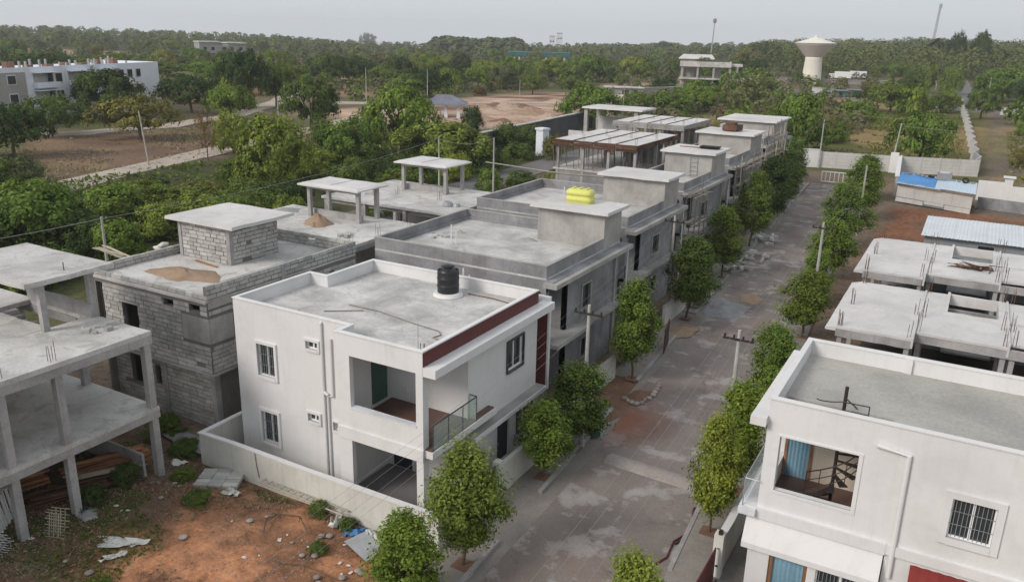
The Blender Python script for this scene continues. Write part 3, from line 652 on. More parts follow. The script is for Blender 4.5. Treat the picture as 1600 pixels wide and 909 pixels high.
# --- trees and bushes one can pick out, from near to far on the left and beyond the plots
named = [  # px, py(base), w px, h px, kind, tone, label
 (60, 352, 120, 78, 'broad', 'green', 'round fresh green tree over the bushes at the left edge'),
 (215, 318, 90, 40, 'broad', 'bright', 'low yellow green tree beside the near edge of the dirt track'),
 (22, 246, 118, 88, 'broad', 'dark', 'dark wide tree at the left edge of the photo, level with the apartment road'),
 (28, 306, 118, 66, 'bush', 'grey', 'grey green thorny bush at the left edge above the dirt track'),
 (85, 212, 104, 66, 'broad', 'mid', 'umbrella shaped tree with forked pale stems in front of the grey plaster apartment block'),
 (170, 186, 122, 80, 'broad', 'dark', 'very dark round tree hiding the middle of the white apartment block'),
 (220, 218, 112, 74, 'broad', 'olive', 'olive round tree with browned lower leaves standing over a leaning pole'),
 (300, 176, 100, 62, 'broad', 'dark', 'dark low spreading tree right of the apartment block over brick rubble'),
 (380, 172, 100, 98, 'broad', 'dark', 'tall dark tree with a bare leg right of the spreading one'),
 (325, 250, 46, 78, 'sparse', 'rust', 'small two-tiered tree with rusty leaves beside the dirt track'),
 (432, 168, 60, 74, 'broad', 'mid', 'green tree behind the tilted post near the middle left'),
 (486, 206, 88, 90, 'broad', 'mid', 'dark flat-topped tree standing alone beside the dirt track bend'),
 (625, 242, 122, 114, 'broad', 'green', 'largest round green tree in the thicket, left of the grey roofed arch'),
 (690, 262, 140, 78, 'broad', 'bright', 'bright layered tree right of the largest round tree'),
 (738, 206, 40, 42, 'bush', 'dark', 'small dark tree below the grey roofed arch'),
 (430, 294, 132, 116, 'bush', 'bright', 'bright yellow green tree mass in the middle of the thicket'),
 (365, 240, 60, 66, 'bush', 'bright', 'pale young green tree behind the bright mass at the track edge'),
 (545, 262, 110, 78, 'bush', 'green', 'green bush between the bright mass and the largest round tree'),
 (555, 284, 48, 42, 'bush', 'bright', 'small light green bush behind the nearest canopy columns'),
 (60, 392, 170, 104, 'bush', 'green', 'big green bush at the left edge behind the nearest frame house'),
 (150, 402, 96, 62, 'bush', 'dark', 'dark round bush behind the planks on the block house roof'),
 (190, 352, 110, 56, 'bush', 'mid', 'dense green bush above the dark round bush'),
 (262, 372, 110, 62, 'bush', 'bright', 'light green bush just behind the block house parapet'),
 (310, 318, 120, 34, 'bush', 'olive', 'olive bush along the near side of the dirt track'),
 (380, 322, 100, 44, 'bush', 'mid', 'low green bush behind the block house stair room'),
 (245, 300, 60, 22, 'bush', 'dark', 'small dark bush on the near edge of the dirt track'),
 (340, 356, 90, 56, 'bush', 'green', 'green bush touching the flat roof behind the block house'),
 (452, 334, 92, 54, 'bush', 'dark', 'dark bush behind the canopy of the second flat roof'),
 (655, 296, 80, 44, 'bush', 'mid', 'green bush seen under the farther roof canopy'),
 (712, 282, 60, 44, 'bush', 'bright', 'light green bush right under the farther roof canopy'),
 (765, 298, 50, 38, 'bush', 'green', 'small garden tree on the verge of the back street'),
 (790, 236, 56, 44, 'bush', 'mid', 'green bush left of the white gate pillar'),
 (812, 290, 60, 24, 'bush', 'mid', 'low bush beside the back street kerb'),
 (862, 250, 40, 40, 'bush', 'olive', 'thin reedy bush under the formwork corner'),
 (586, 338, 60, 38, 'bush', 'mid', 'bush between the two roof canopies'),
 (508, 246, 60, 60, 'bush', 'mid', 'mid green tree right of the dirt track bend'),
 (5, 330, 90, 80, 'bush', 'mid', 'green bush half cut by the left edge of the photo'),
 (120, 350, 80, 44, 'bush', 'mid', 'green bush right of the big left bush'),
 (575, 222, 70, 56, 'bush', 'green', 'round bush on the left flank of the largest round tree'),
 (575, 70, 26, 24, 'broad', 'dark', 'single dark round tree standing above the skyline left of centre'),
 (62, 82, 24, 18, 'broad', 'dark', 'dark round tree on the far left hillside'),
 (660, 118, 50, 38, 'broad', 'bright', 'light green round tree in the far middle ground'),
 (600, 134, 56, 34, 'broad', 'mid', 'mid green tree left of the light green one, far middle ground'),
 (700, 138, 56, 40, 'broad', 'dark', 'dark tree right of the light green one, far middle ground'),
 (545, 128, 90, 40, 'broad', 'dark', 'dark wide tree pair over the pale far road'),
 (800, 138, 64, 50, 'broad', 'green', 'green tree at the edge of the cleared pink land'),
 (832, 148, 46, 36, 'broad', 'mid', 'round tree on the cleared pink land, left of a similar one'),
 (893, 150, 46, 34, 'broad', 'mid', 'round tree on the cleared pink land near the grey shed row'),
 (862, 128, 60, 40, 'broad', 'bright', 'bright green tree behind the two round ones'),
 (920, 128, 64, 44, 'broad', 'green', 'green tree cluster top left of the grey shed row'),
 (775, 146, 30, 26, 'sparse', 'olive', 'thin bare-looking tree on the pale land behind the grey arch'),
 (748, 150, 26, 14, 'bush', 'rust', 'low brown bush on the pale land'),
 (1037, 84, 30, 20, 'broad', 'dark', 'dark round tree at the skyline left of the lamp mast'),
 (1048, 108, 34, 22, 'broad', 'grey', 'grey green tree in front of the dark skyline tree'),
 (943, 208, 34, 48, 'sparse', 'mid', 'small bright tree growing beside the white canopy of the scaffolded house'),
 (1040, 178, 90, 34, 'bush', 'green', 'dense green bushes left of the far frame building'),
 (990, 180, 60, 36, 'bush', 'green', 'green bush behind the second formwork roof'),
 (1095, 166, 80, 26, 'bush', 'mid', 'dark green bush hiding the foot of the far frame building'),
 (1150, 168, 60, 28, 'bush', 'green', 'green bush right of the far frame building'),
 (1127, 178, 18, 12, 'bush', 'red', 'bush full of crimson blossom behind the farthest stair room'),
 (1185, 150, 50, 30, 'bush', 'olive', 'olive bush left of the water tower'),
 (1190, 108, 60, 44, 'broad', 'dark', 'dark tall tree left of the water tower bowl'),
 (1165, 112, 46, 40, 'broad', 'olive', 'yellow green tree left of the dark tall one'),
 (1240, 240, 100, 92, 'bush', 'green', 'fresh green tall tree behind the farthest stair room'),
 (1205, 222, 60, 50, 'bush', 'mid', 'dark green bush directly behind the farthest stair room'),
 (1245, 134, 22, 24, 'bush', 'mid', 'rounded tree at the left foot of the water tower'),
 (1279, 140, 14, 16, 'bush', 'mid', 'small round tree at the right foot of the water tower'),
 (1316, 138, 18, 16, 'bush', 'olive', 'small round tree left of the teal sheds'),
 (1355, 142, 18, 20, 'bush', 'olive', 'brownish round tree right of the teal sheds'),
 (1390, 176, 100, 50, 'broad', 'mid', 'wide dark green tree right of the teal sheds'),
 (1340, 190, 70, 34, 'bush', 'green', 'green bush in front of the wide dark tree'),
 (1435, 262, 104, 92, 'broad', 'green', 'large green tree behind the end wall, over the blue shed'),
 (1462, 176, 54, 30, 'bush', 'mid', 'green bush at the far corner of the zigzag wall'),
 (1482, 148, 44, 44, 'bush', 'green', 'light green tree left of the straight road'),
 (1565, 160, 92, 54, 'broad', 'green', 'wide green tree right of the straight road'),
 (1598, 158, 70, 40, 'broad', 'mid', 'tree cut by the right edge of the photo behind the pale wall'),
 (1490, 112, 26, 68, 'broad', 'dark', 'tall dark tree with a flat head, left of two on the right skyline'),
 (1526, 112, 36, 72, 'broad', 'dark', 'tallest dark tree on the right skyline'),
 (1598, 214, 30, 24, 'bush', 'green', 'small bush at the right edge of the dry plot'),
 (1598, 262, 44, 30, 'bush', 'olive', 'olive bush at the right edge beside the white stepped wall'),
 (1395, 130, 60, 34, 'broad', 'mid', 'rounded tree behind the wide dark green one'),
 (1330, 108, 60, 34, 'broad', 'mid', 'tree over the white lorries right of the water tower'),
 (1300, 222, 60, 24, 'bush', 'mid', 'low bush behind the left part of the end wall'),
 (1505, 330, 36, 14, 'bush', 'dark', 'low dark weeds at the corner of the blue roofed shed'),
]
for px, py, w, h, k, tone, lab in named:
    nm = 'bush' if k == 'bush' and h < 60 else 'tree'
    ptree(px, py, w, h, k, tone, lab, nm)
# filler bushes that read alike inside the thicket and the far scrub
TONE = {'mid': 'mid green', 'green': 'fresh green', 'dark': 'dark green', 'olive': 'olive', 'grey': 'grey green', 'bright': 'yellow green'}
def place(x, y):
    v = Vector((x, y, -CAM_H)); d = v.dot(F_); px = 800+1283*v.dot(RR)/d; D = math.hypot(x, y)
    if x > -58 and y < 131 and D < 130: return 'left of the tall bush mass' if px < 350 else ('behind the flat roofs' if px < 650 else 'by the back street')
    far = 'far ' if D > 380 else ''
    for lim, nm in ((130, 'behind the left part of the apartment block'), (260, 'behind the right end of the apartment block'), (420, 'below the hillside building'), (560, 'beyond the field road'), (700, 'around the grey roofed arch'), (800, 'behind the cleared land'), (900, 'before the long green hall'), (1000, 'above the grey shed row'), (1180, 'near the far frame building'), (1300, 'near the water tower'), (1420, 'right of the teal sheds'), (1520, 'left of the straight road'), (9999, 'right of the straight road')):
        if px < lim: return far+nm
def scatter(n, rule, kinds, tones, wr, hr, label, group, name='tree', seed=1, mind=4.0):
    r = random.Random(seed); got = []; tries = 0
    while len(got) < n and tries < n*400:
        tries += 1; x, y = rule(r)
        if any((x-a)**2+(y-b)**2 < mind*mind for a, b in got): continue
        got.append((x, y)); k = r.choice(kinds); w = r.uniform(*wr)
        tn = r.choice(tones); lb, gp = label, group
        if '%s' in label:
            lb = label % (TONE[tn], place(x, y)); gp = group + ', ' + TONE[tn] + ', ' + place(x, y)
        tree(name, k, x, y, w, r.uniform(*hr), tn, lb, gp, cat='bush' if name == 'bush' else 'tree', rz=r.random()*6.28)
scatter(26, lambda r: (r.uniform(-75, -56), r.uniform(24, 118)), ['bush'], ['green', 'mid', 'mid', 'bright', 'dark'], (5, 8), (2.4, 4.0), '%s thicket bush %s', 'bushes filling the thicket', 'bush', 3, 5.5)
scatter(10, lambda r: (r.uniform(-57, -43), r.uniform(18, 60)), ['bush'], ['green', 'mid', 'bright'], (4, 6), (2.6, 4), '%s low bush close %s', 'bushes behind the frame houses', 'bush', 5, 4.5)
def far_rule(r):
    while True:
        D = r.uniform(190, 640); az = R(r.uniform(-63, -8)); x, y = D*math.sin(az), D*math.cos(az)
        if math.degrees(az) > -14.5 and D < 440: continue
        if -135 < x < -72 and 120 < y < 262: continue
        if -175 < x < -120 and D < 235 and y < 175: continue
        if abs(x+87) < 22 and 285 < y < 330: continue
        if abs(x+64) < 9 and y > 300: continue
        return x, y
scatter(130, far_rule, ['far', 'far', 'broad'], ['mid', 'dark', 'green', 'olive', 'grey', 'mid'], (7, 13), (4.5, 8.5), '%s scrubland tree %s', 'scattered scrubland trees', 'tree', 9, 9)
def mid_trees(r):
    while True:
        D = r.uniform(165, 430); az = R(r.uniform(-60, -14)); x, y = D*math.sin(az), D*math.cos(az)
        if -132 < x < -70 and 116 < y < 265: continue
        if x < -134 and D < 225 and y < 150: continue
        if abs(x+87) < 22 and 270 < y < 330: continue
        return x, y
scatter(44, mid_trees, ['broad'], ['green', 'bright', 'mid', 'green', 'dark'], (9, 15), (6, 9.5), '%s round tree %s', 'round trees on the scrubland', 'tree', 15, 15)
def r2(r):
    while True:
        D = r.uniform(210, 450); az = R(r.uniform(-15, 4)); x, y = D*math.sin(az), D*math.cos(az)
        if -13.0 < math.degrees(math.atan2(x, y)) < -5.5 and D < 430: continue
        if -8-.045*(y-268) < x < 10 and y > 262: 
            if abs(x-(-4-.045*(y-262))) < 7: continue
        if abs(y-(300-.55*(x+45))) < 9: continue
        if -70 < x < -40 and 270 < y < 470: continue
        return x, y
scatter(22, r2, ['far', 'broad'], ['mid', 'dark', 'green', 'grey'], (8, 14), (6, 11), '%s belt tree beyond the end wall, %s', 'trees of the right hand belt', 'tree', 11, 9)
scatter(14, lambda r: (r.uniform(-48, -12), r.uniform(132, 215)), ['bush', 'sparse'], ['green', 'olive', 'mid', 'bright'], (4, 7), (2.0, 4.2), '%s bush on weedy ground behind the end wall, %s', 'bushes behind the end wall', 'bush', 13, 7)
# --- the far-off wood: reads as one mass
def wood(name, n, rule, hr, tone, seed, label, per=72, size=.95):
    r = np.random.default_rng(seed); V = []; T = []
    xy = rule(r, n)
    for x, y in xy:
        h = r.uniform(*hr); w = h*r.uniform(.5, .85); z0 = gz1(x, y)
        t = r.random(per); a = r.random(per)*6.283
        rr = w*np.sqrt(np.clip(1-(t*1.25-.3)**2, .05, 1))*np.sqrt(.25+.75*r.random(per))
        P = np.stack([x+rr*np.cos(a), y+rr*np.sin(a), z0+h*(.12+.88*t)], 1)
        nm = np.stack([np.cos(a), np.sin(a), t*2.0-.3], 1)+r.normal(size=(per, 3))*.28; nm /= np.linalg.norm(nm, axis=1)[:, None]
        u = np.cross(nm, r.normal(size=(per, 3))); u /= np.linalg.norm(u, axis=1)[:, None]; v = np.cross(nm, u)
        s = size*(h/7)*(.6+.7*r.random(per))[:, None]
        V.append(np.stack([P-u*s, P+v*s*.8, P+u*s, P-v*s*.8], 1)); T.append(np.clip(r.random()*.8+r.random(per)*.2, 0, 1))
    V = np.concatenate(V); T = np.concatenate(T); k = len(V)
    me = bpy.data.meshes.new(name); np_mesh(me, V.reshape(-1, 3), np.arange(4*k).reshape(k, 4))
    at = me.attributes.new('tint', 'FLOAT', 'POINT'); at.data.foreach_set('value', np.repeat(T, 4).astype(np.float32))
    me.materials.append(LF[tone]); o = link(bpy.data.objects.new(name, me)); tag(o, label, 'woodland', kind='stuff'); return o
def rule_ring(D0, D1, a0, a1, pw=1.0):
    def f(r, n):
        D = D0+(D1-D0)*r.random(n)**pw; az = np.radians(a0+(a1-a0)*r.random(n)); return np.stack([D*np.sin(az), D*np.cos(az)], 1)
    return f
wood('far_woodland', 1350, rule_ring(640, 1250, -66, -12), (4.5, 9.5), 'wood', 21, 'distant woodland covering the low hills from the left edge to the lamp mast')
wood('far_scrub', 620, rule_ring(400, 1000, -66, -12), (2.5, 6.5), 'grey', 22, 'paler olive scrub mixed into the distant woodland on the left and centre')
wood('right_woodland', 1150, rule_ring(440, 1000, -14, 10), (7, 14), 'wood', 23, 'dense dull green wood along the skyline right of the lamp mast', 130, .42)
def plant(r, n):
    a = np.radians(-34.8+6.0*r.random(n)); D = 690+120*r.random(n); return np.stack([D*np.sin(a), D*np.cos(a)], 1)
wood('tree_plantation', 170, plant, (9.5, 16), 'grey', 24, 'tall even grove standing above the skyline just left of centre')
def mid_rule(r, n):
    D = 150+330*r.random(n*3); az = np.radians(-64+58*r.random(n*3)); x, y = D*np.sin(az), D*np.cos(az)
    k = ~((x > -135) & (x < -70) & (y > 120) & (y < 265)) & ~((D < 250) & (y < 165) & (x > -172)) & (np.abs(x+87) > 14)
    return np.stack([x[k], y[k]], 1)[:n]
wood('low_scrub', 620, mid_rule, (1.5, 4.2), 'scrub', 25, 'low olive thorn scrub spread over the open land beyond the tracks', 46, 1.0)
wood('low_scrub', 420, mid_rule, (1.8, 4.6), 'mid', 26, 'low green thorn scrub spread over the open land beyond the tracks', 46, 1.0)
def tuft(n, rule, size, tone, label, name, seed, hh=.35, mat=None, cat='vegetation'):
    r = np.random.default_rng(seed); xy = rule(r, n); k = len(xy)
    z = gz(xy[:, 0], xy[:, 1]); P = np.stack([xy[:, 0], xy[:, 1], z+hh*size*r.random(k)], 1)
    nm = r.normal(size=(k, 3))+np.array([0, 0, .5]); nm /= np.linalg.norm(nm, axis=1)[:, None]
    u = np.cross(nm, r.normal(size=(k, 3))); u /= np.linalg.norm(u, axis=1)[:, None]; v = np.cross(nm, u); s = size*(.5+r.random(k))[:, None]
    V = np.stack([P-u*s, P+v*s*.35, P+u*s, P-v*s*.35], 1)
    me = bpy.data.meshes.new(name); np_mesh(me, V.reshape(-1, 3), np.arange(4*k).reshape(k, 4))
    at = me.attributes.new('tint', 'FLOAT', 'POINT'); at.data.foreach_set('value', np.repeat(r.random(k), 4).astype(np.float32))
    me.materials.append(mat or LF[tone]); o = link(bpy.data.objects.new(name, me)); tag(o, label, cat, kind='stuff')
def plot_rule(r, n):
    x = r.uniform(-30, -14, n*4); y = r.uniform(9, 20.2, n*4)
    d = np.minimum(np.hypot((x+18.8)/5.2, (y-17.3)/3.4), np.hypot((x+22.9)/1.7, (y-18.7)/1.5)); w = fbm(x+50, y, 2.5, 4)
    k = (w > .50) & (d > .85); return np.stack([x[k], y[k]], 1)[:n]
tuft(12000, plot_rule, .06, 'mid', 'short weeds growing in patches on the empty soil plot', 'weeds', 31)
def dry_rule(r, n):
    x = r.uniform(-30, -14, n*4); y = r.uniform(9, 20.2, n*4); w = fbm(x, y+77, 1.3, 4); d = np.hypot((x+18.8)/5.2, (y-17.3)/3.4)
    k = (w > .50) & (d > .7); return np.stack([x[k], y[k]], 1)[:n]
tuft(11000, dry_rule, .055, 'dry', 'dry straw and dead weeds lying on the empty soil plot', 'dry_grass', 32)
def grit_rule(r, n):
    x = r.uniform(-30, -14.4, n*3); y = r.uniform(9, 20.2, n*3); k = fbm(x+9, y, 1.7, 4)+.18*(y < 18.5)*(x > -20) > .52; return np.stack([x[k], y[k]], 1)[:n]
tuft(5200, grit_rule, .035, 'dry', 'small rubble grit and chips strewn over the empty soil plot', 'grit', 36, .2, MT['stone'], 'grit')
tuft(1500, lambda r, n: np.stack([r.uniform(-30, -15, n), r.uniform(9, 20.2, n)], 1), .03, 'dry', 'tiny dark clods and twigs on the empty soil plot', 'clods', 37, .2, MT['bark'], 'clods')
def kerb_rule(r, n):
    y = 8+80*r.random(n)**1.3; sd = r.random(n) < .6; x = np.where(sd, roadL(y)+.1+.55*r.random(n)**2, roadR(y)-.05-.6*r.random(n)**2); return np.stack([x, y], 1)
tuft(2600, kerb_rule, .035, 'dry', 'grit and chips gathered along both kerbs of the street', 'grit', 38, .3, MT['stone'], 'grit')
def scrub_rule(r, n):
    x = r.uniform(-90, -44, n*3); y = r.uniform(15, 130, n*3); k = (fbm(x, y, 7, 3) > .38) & ~((x > -54.8-.03*(y-60)) & (x < -47-.03*(y-60))); return np.stack([x[k], y[k]], 1)[:n]
tuft(16000, scrub_rule, .32, 'mid', 'undergrowth covering the ground of the thicket', 'undergrowth', 33, 1.2)
def fieldr(r, n):
    x = r.uniform(-128, -92, n*3); y = r.uniform(45, 118, n*3); k = fbm(x, y, 6, 3) > .5; return np.stack([x[k], y[k]], 1)[:n]
tuft(5000, fieldr, .22, 'dry', 'dry grass over the brown field by the dirt track', 'dry_grass', 34, .8)
def endr(r, n):
    x = r.uniform(-50, 14, n*3); y = r.uniform(128, 262, n*3); k = (fbm(x, y, 9, 3) > .42) & ((x < -1.5-.02*(y-128)) | (x > 4.5)); return np.stack([x[k], y[k]], 1)[:n]
tuft(12000, endr, .30, 'olive', 'rough olive grass on the open ground behind the end wall', 'rough_grass', 35, .8)

# ================================================================== WINDOWS AND SMALL BUILDING PARTS
def window(parent, ax, p, a0, a1, z0, z1, side=-1, surround=.12, sm='white', fm='frame', grille=True, inset=.08, dark='glass', panes=2):
    """sliding window in an opening of a wall face at p; side = direction (+1/-1) the face looks along its axis"""
    def bx(mb, d0, d1, a, b, c, d):
        q0, q1 = p+side*d0, p+side*d1
        if ax == 'y': mb.box(a, b, q0, q1, c, d)
        else: mb.box(q0, q1, a, b, c, d)
    if surround:
        mb = M(); s = surround
        bx(mb, -.02, .075, a0-s, a0, z0-s, z1+s); bx(mb, -.02, .075, a1, a1+s, z0-s, z1+s)
        bx(mb, -.02, .075, a0, a1, z1, z1+s); bx(mb, -.02, .095, a0, a1, z0-s, z0)
        mb.build('surround', MT[sm], parent)
    mb = M(); f = .05
    bx(mb, -inset-.05, -inset, a0, a0+f, z0, z1); bx(mb, -inset-.05, -inset, a1-f, a1, z0, z1)
    bx(mb, -inset-.05, -inset, a0+f, a1-f, z1-f, z1); bx(mb, -inset-.05, -inset, a0+f, a1-f, z0, z0+f)
    for k in range(1, panes):
        mid = a0+(a1-a0)*k/panes; bx(mb, -inset-.05, -inset+.005, mid-.035, mid+.035, z0+f, z1-f)
    w = mb.build('window', MT[fm], parent)
    for k in range(panes):
        g = M(); c0 = a0+(a1-a0)*k/panes+(.035 if k else f); c1 = a0+(a1-a0)*(k+1)/panes-(.035 if k < panes-1 else f)
        bx(g, -inset-.04, -inset-.03, c0, c1, z0+f, z1-f); g.build('pane', MT[dark], w)
    if grille:
        g = M(); k = int((a1-a0)/.11)
        for i in range(1, k): a = a0+(a1-a0)*i/k; bx(g, -inset+.006, -inset+.018, a-.009, a+.009, z0+.02, z1-.02)
        for zc in (z0+(z1-z0)*.33, z0+(z1-z0)*.66): bx(g, -inset+.018, -inset+.026, a0, a1, zc-.009, zc+.009)
        g.build('grille', MT['greytin'], w)
    return w
def box_part(name, mat, parent, *b, bevel=0): return M().box(*b).build(name, MT[mat], parent, bevel=bevel)
def rebar(parent, x, y, z, h=.75, n=4, s=.09, name='rebar'):
    mb = M()
    for i in range(n):
        dx, dy = (s if i % 2 else -s), (s if i // 2 else -s); hh = h*random.uniform(.6, 1.1)
        mb.tube([(x+dx, y+dy, z-.02), (x+dx+random.uniform(-.04, .04), y+dy+random.uniform(-.04, .04), z+hh)], .011, 4)
    return mb.build(name, MT['rust'], parent)

# ================================================================== WHITE HOUSE (left of the street)
def white_house():
    T = thing('white_house', 'white two storey house with maroon roof band, balcony and black roof tank', 'house', (-20, 25.5, 0))
    W_, E_, Sl, Sr, N_, st = -25.13, -15.25, 21.95, 21.2, 29.65, -19.1
    ops = [(-23.92, -23.02, .96, 2.36), (-23.92, -22.98, 3.94, 5.32), (-21.33, -20.75, 2.58, 2.92), (-21.25, -20.65, 5.66, 5.98), (-20.03, -19.79, 2.5, 2.86)]
    M().wall('y', Sl, Sl+.23, W_, st, 0, 6.45, ops).build('side_wall', MT['white'], T)
    M().wall('x', W_, W_+.23, Sl+.23, 26.3, 0, 6.45).box(W_, -24.0, 26.3, 26.5, 0, 6.45).wall('x', -24.2, -24.0, 26.5, N_-.23, 0, 6.45).wall('y', N_-.23, N_, -24.2, E_, 0, 6.45).build('rear_wall', MT['white'], T)
    # projecting balcony block
    mb = M().wall('y', Sr, Sr+.2, st, E_, 2.86, 6.45, [(-18.5, -15.55, 4.12, 6.18)])
    mb.box(st, -18.5, Sr, Sr+.2, 0, 2.86).box(-15.55, E_-.003, Sr+.204, Sr+.34, 0, 6.43).box(-15.55, E_, Sr, Sr+.2, 0, 2.858)
    mb.box(st, st+.2, Sr+.2, Sl, 0, 6.44)
    mb.build('balcony_front_wall', MT['white'], T)
    M().box(st-.02, E_+.03, Sr-.07, Sr-.003, 2.84, 3.3).build('band', MT['white'], T)
    M().box(-18.53, -15.52, Sr-.04, Sr+.24, 4.121, 4.17).build('coping', MT['white2'], T)
    M().wall('y', 24.1, 24.3, st, E_-.0, 0, 6.3, [(-18.85, -17.9, .3, 2.35), (-17.75, -16.95, 4.85, 5.35)]).build('balcony_back_wall', MT['white'], T)
    M().box(st-.2, st-.0, Sl+.23, 24.1, 0, 6.3).box(st-.001, st+.25, 21.41, 21.75, 0, 6.3).build('balcony_side_wall', MT['white'], T)
    M().box(st+.0, st+.06, 23.15, 24.05, 3.34, 5.45).build('door', MT['greendoor'], T)
    M().box(-18.85, -17.9, 24.14, 24.2, .3, 2.35).build('door', MT['door'], T)
    box_part('switch_box', 'white', T, -18.3, -18.05, 24.06, 24.1, 3.75, 4.0)
    window(T, 'y', 24.1, -17.75, -16.95, 4.85, 5.35, -1, .06)
    M().box(st+.25, -15.26, Sr+.2, 24.1, 3.28, 3.335).build('balcony_floor', MT['tile'], T)
    M().box(st, E_, Sr+.2, 24.1, 2.86, 3.28).build('balcony_slab', MT['white'], T)
    M().box(st, E_, Sl-.4, 24.1, .12, .3).build('porch_floor', MT['tile2'], T)
    # street side
    ops = [(27.06, 28.36, 4.16, 5.46), (26.38, 27.38, .3, 2.05), (28.02, 29.28, 1.06, 2.1)]
    M().wall('x', E_-.23, E_, 24.3, N_-.23, 0, 6.45, ops).build('street_wall', MT['white'], T)
    window(T, 'x', E_, 27.06, 28.36, 4.16, 5.46, 1, .07, 'darkframe', grille=False)
    window(T, 'x', E_, 28.02, 29.28, 1.06, 2.1, 1, .07, 'darkframe')
    d = M().box(E_-.14, E_-.09, 26.38, 27.38, .3, 2.05).build('door', MT['door'], T)
    M().tube([(E_-.07, 26.5, 1.1), (E_-.02, 26.5, 1.1), (E_-.02, 26.5, 1.25)], .015, 6).build('handle', MT['steel'], d)
    M().box(E_-.02, -14.8, 23.78, 29.75, 2.58, 2.70).box(-15.24, -14.82, 23.8, 23.92, 2.2, 2.58).build('chajja', MT['plaster2'], T)
    M().box(-14.82, -14.74, 23.78, 29.75, 2.52, 2.70).build('chajja_edge', MT['white'], T)
    M().box(E_+.002, -14.88, 21.25, 25.7, 3.0, 3.26).build('street_balcony_slab', MT['white'], T)
    M().box(E_+.004, -14.95, 21.3, 25.6, 3.262, 3.30).build('street_balcony_floor', MT['tile'], T)
    rg = M().box(-14.93, -14.915, 21.36, 24.2, 3.33, 4.26).box(-15.24, -14.94, 24.19, 24.205, 3.33, 4.26).build('glass_railing', MT['railglass'], T)
    hb = M().tube([(-14.92, 21.3, 4.29), (-14.92, 24.22, 4.29), (-15.25, 24.22, 4.29)], .025, 8)
    for y in (21.34, 22.3, 23.25, 24.2): hb.tube([(-14.92, y, 3.28), (-14.92, y, 4.29)], .018, 6)
    hb.build('handrail', MT['darkframe'], rg)
    # roof
    M().prism([(W_+.01, Sl+.01), (st+.02, Sl+.01), (st+.02, Sr+.01), (E_-.01, Sr+.01), (E_-.01, N_-.01), (-24.19, N_-.01), (-24.19, 26.49), (W_+.01, 26.49)][::1], 6.452, 6.50).build('roof', MT['roofc'], T)
    M().box(-24.0+.01, E_-.23, 24.3, N_-.24, 6.2, 6.43).box(-24.9, st-.2, Sl+.23, 24.3, 6.2, 6.43).box(st, E_-.01, Sr+.33, 24.1, 6.2, 6.43).build('roof_slab', MT['white'], T)
    t_ = .13
    pp = M().box(W_, st, Sl, Sl+t_, 6.45, 6.98).box(st-.0, st+t_, Sr+t_, Sl+t_, 6.45, 6.98).box(st, E_, Sr, Sr+t_, 6.45, 6.98)
    pp.box(W_, W_+t_, Sl+t_, 26.3, 6.45, 6.98).box(W_, -24.0, 26.3, 26.3+t_, 6.45, 6.98).box(-24.0-t_, -24.0, 26.3+t_, N_-t_, 6.45, 6.98).box(-24.13, E_, N_-t_, N_, 6.45, 6.98)
    pp.box(E_-t_, E_-.002, Sr+t_, N_-t_, 6.45, 6.98).box(-20.0, -19.8, N_-.19, N_-t_, 6.45, 6.96)
    pp.build('parapet', MT['white'], T)
    cp = M().box(W_-.03, st-.03, Sl-.03, Sl+t_+.03, 6.98, 7.04).box(st-.03, st+t_+.02, Sr-.03, Sl+t_+.03, 6.98, 7.041).box(st+.15, E_+.03, Sr-.03, Sr+t_+.03, 6.98, 7.04)
    cp.box(W_-.03, W_+t_+.03, Sl+t_+.03, 26.27, 6.98, 7.04).box(W_-.03, -23.97, 26.27, 26.46, 6.98, 7.04).box(-24.16, -23.97, 26.46, N_-.16, 6.98, 7.04).box(-24.16, E_+.03, N_-.16, N_+.03, 6.98, 7.04).box(E_-.16, E_+.03, Sr+.16, N_-.16, 6.98, 7.04)
    cp.build('parapet_coping', MT['white'], T, bevel=.012)
    M().box(E_+.002, E_+.02, Sr+.005, N_, 6.46, 6.975).build('maroon_band', MT['maroon'], T)
    M().box(E_-.01, -14.72, Sr, 30.2, 6.12, 6.44).build('canopy', MT['white'], T)
    M().box(-16.0, -14.95, 30.2, 30.36, 2.3, 6.6).build('fin', MT['white'], T)
    M().box(-15.6, -15.04, 30.182, 30.197, 2.5, 6.1).build('maroon_panel', MT['maroon'], T)
    # front windows and drain pipes
    window(T, 'y', Sl, -23.92, -23.02, .96, 2.36, -1, .12); window(T, 'y', Sl, -23.92, -22.98, 3.94, 5.32, -1, .12)
    window(T, 'y', Sl, -21.33, -20.75, 2.58, 2.92, -1, .09, grille=False); window(T, 'y', Sl, -21.25, -20.65, 5.66, 5.98, -1, .09, grille=False)
    window(T, 'y', Sl, -20.03, -19.79, 2.5, 2.86, -1, .05, grille=False, panes=1)
    y_ = Sl-.07
    M().tube([(-20.42, y_, 6.85), (-20.42, y_, .3)], .055, 8).tube([(-20.42, y_, 6.8), (-20.42, y_+.08, 6.9)], .055, 8).build('drain_pipe', MT['pipe'], T)
    M().tube([(-19.97, y_, 6.3), (-19.97, y_, 3.95), (-20.22, y_, 3.9), (-20.22, y_, .35)], .045, 8).build('drain_pipe', MT['pipe'], T)
    M().tube([(-20.42, y_-.01, 4.05), (-20.20, y_-.01, 3.95)], .06, 8).build('pipe_joint', MT['pipe'], T)
    return T
white_house()
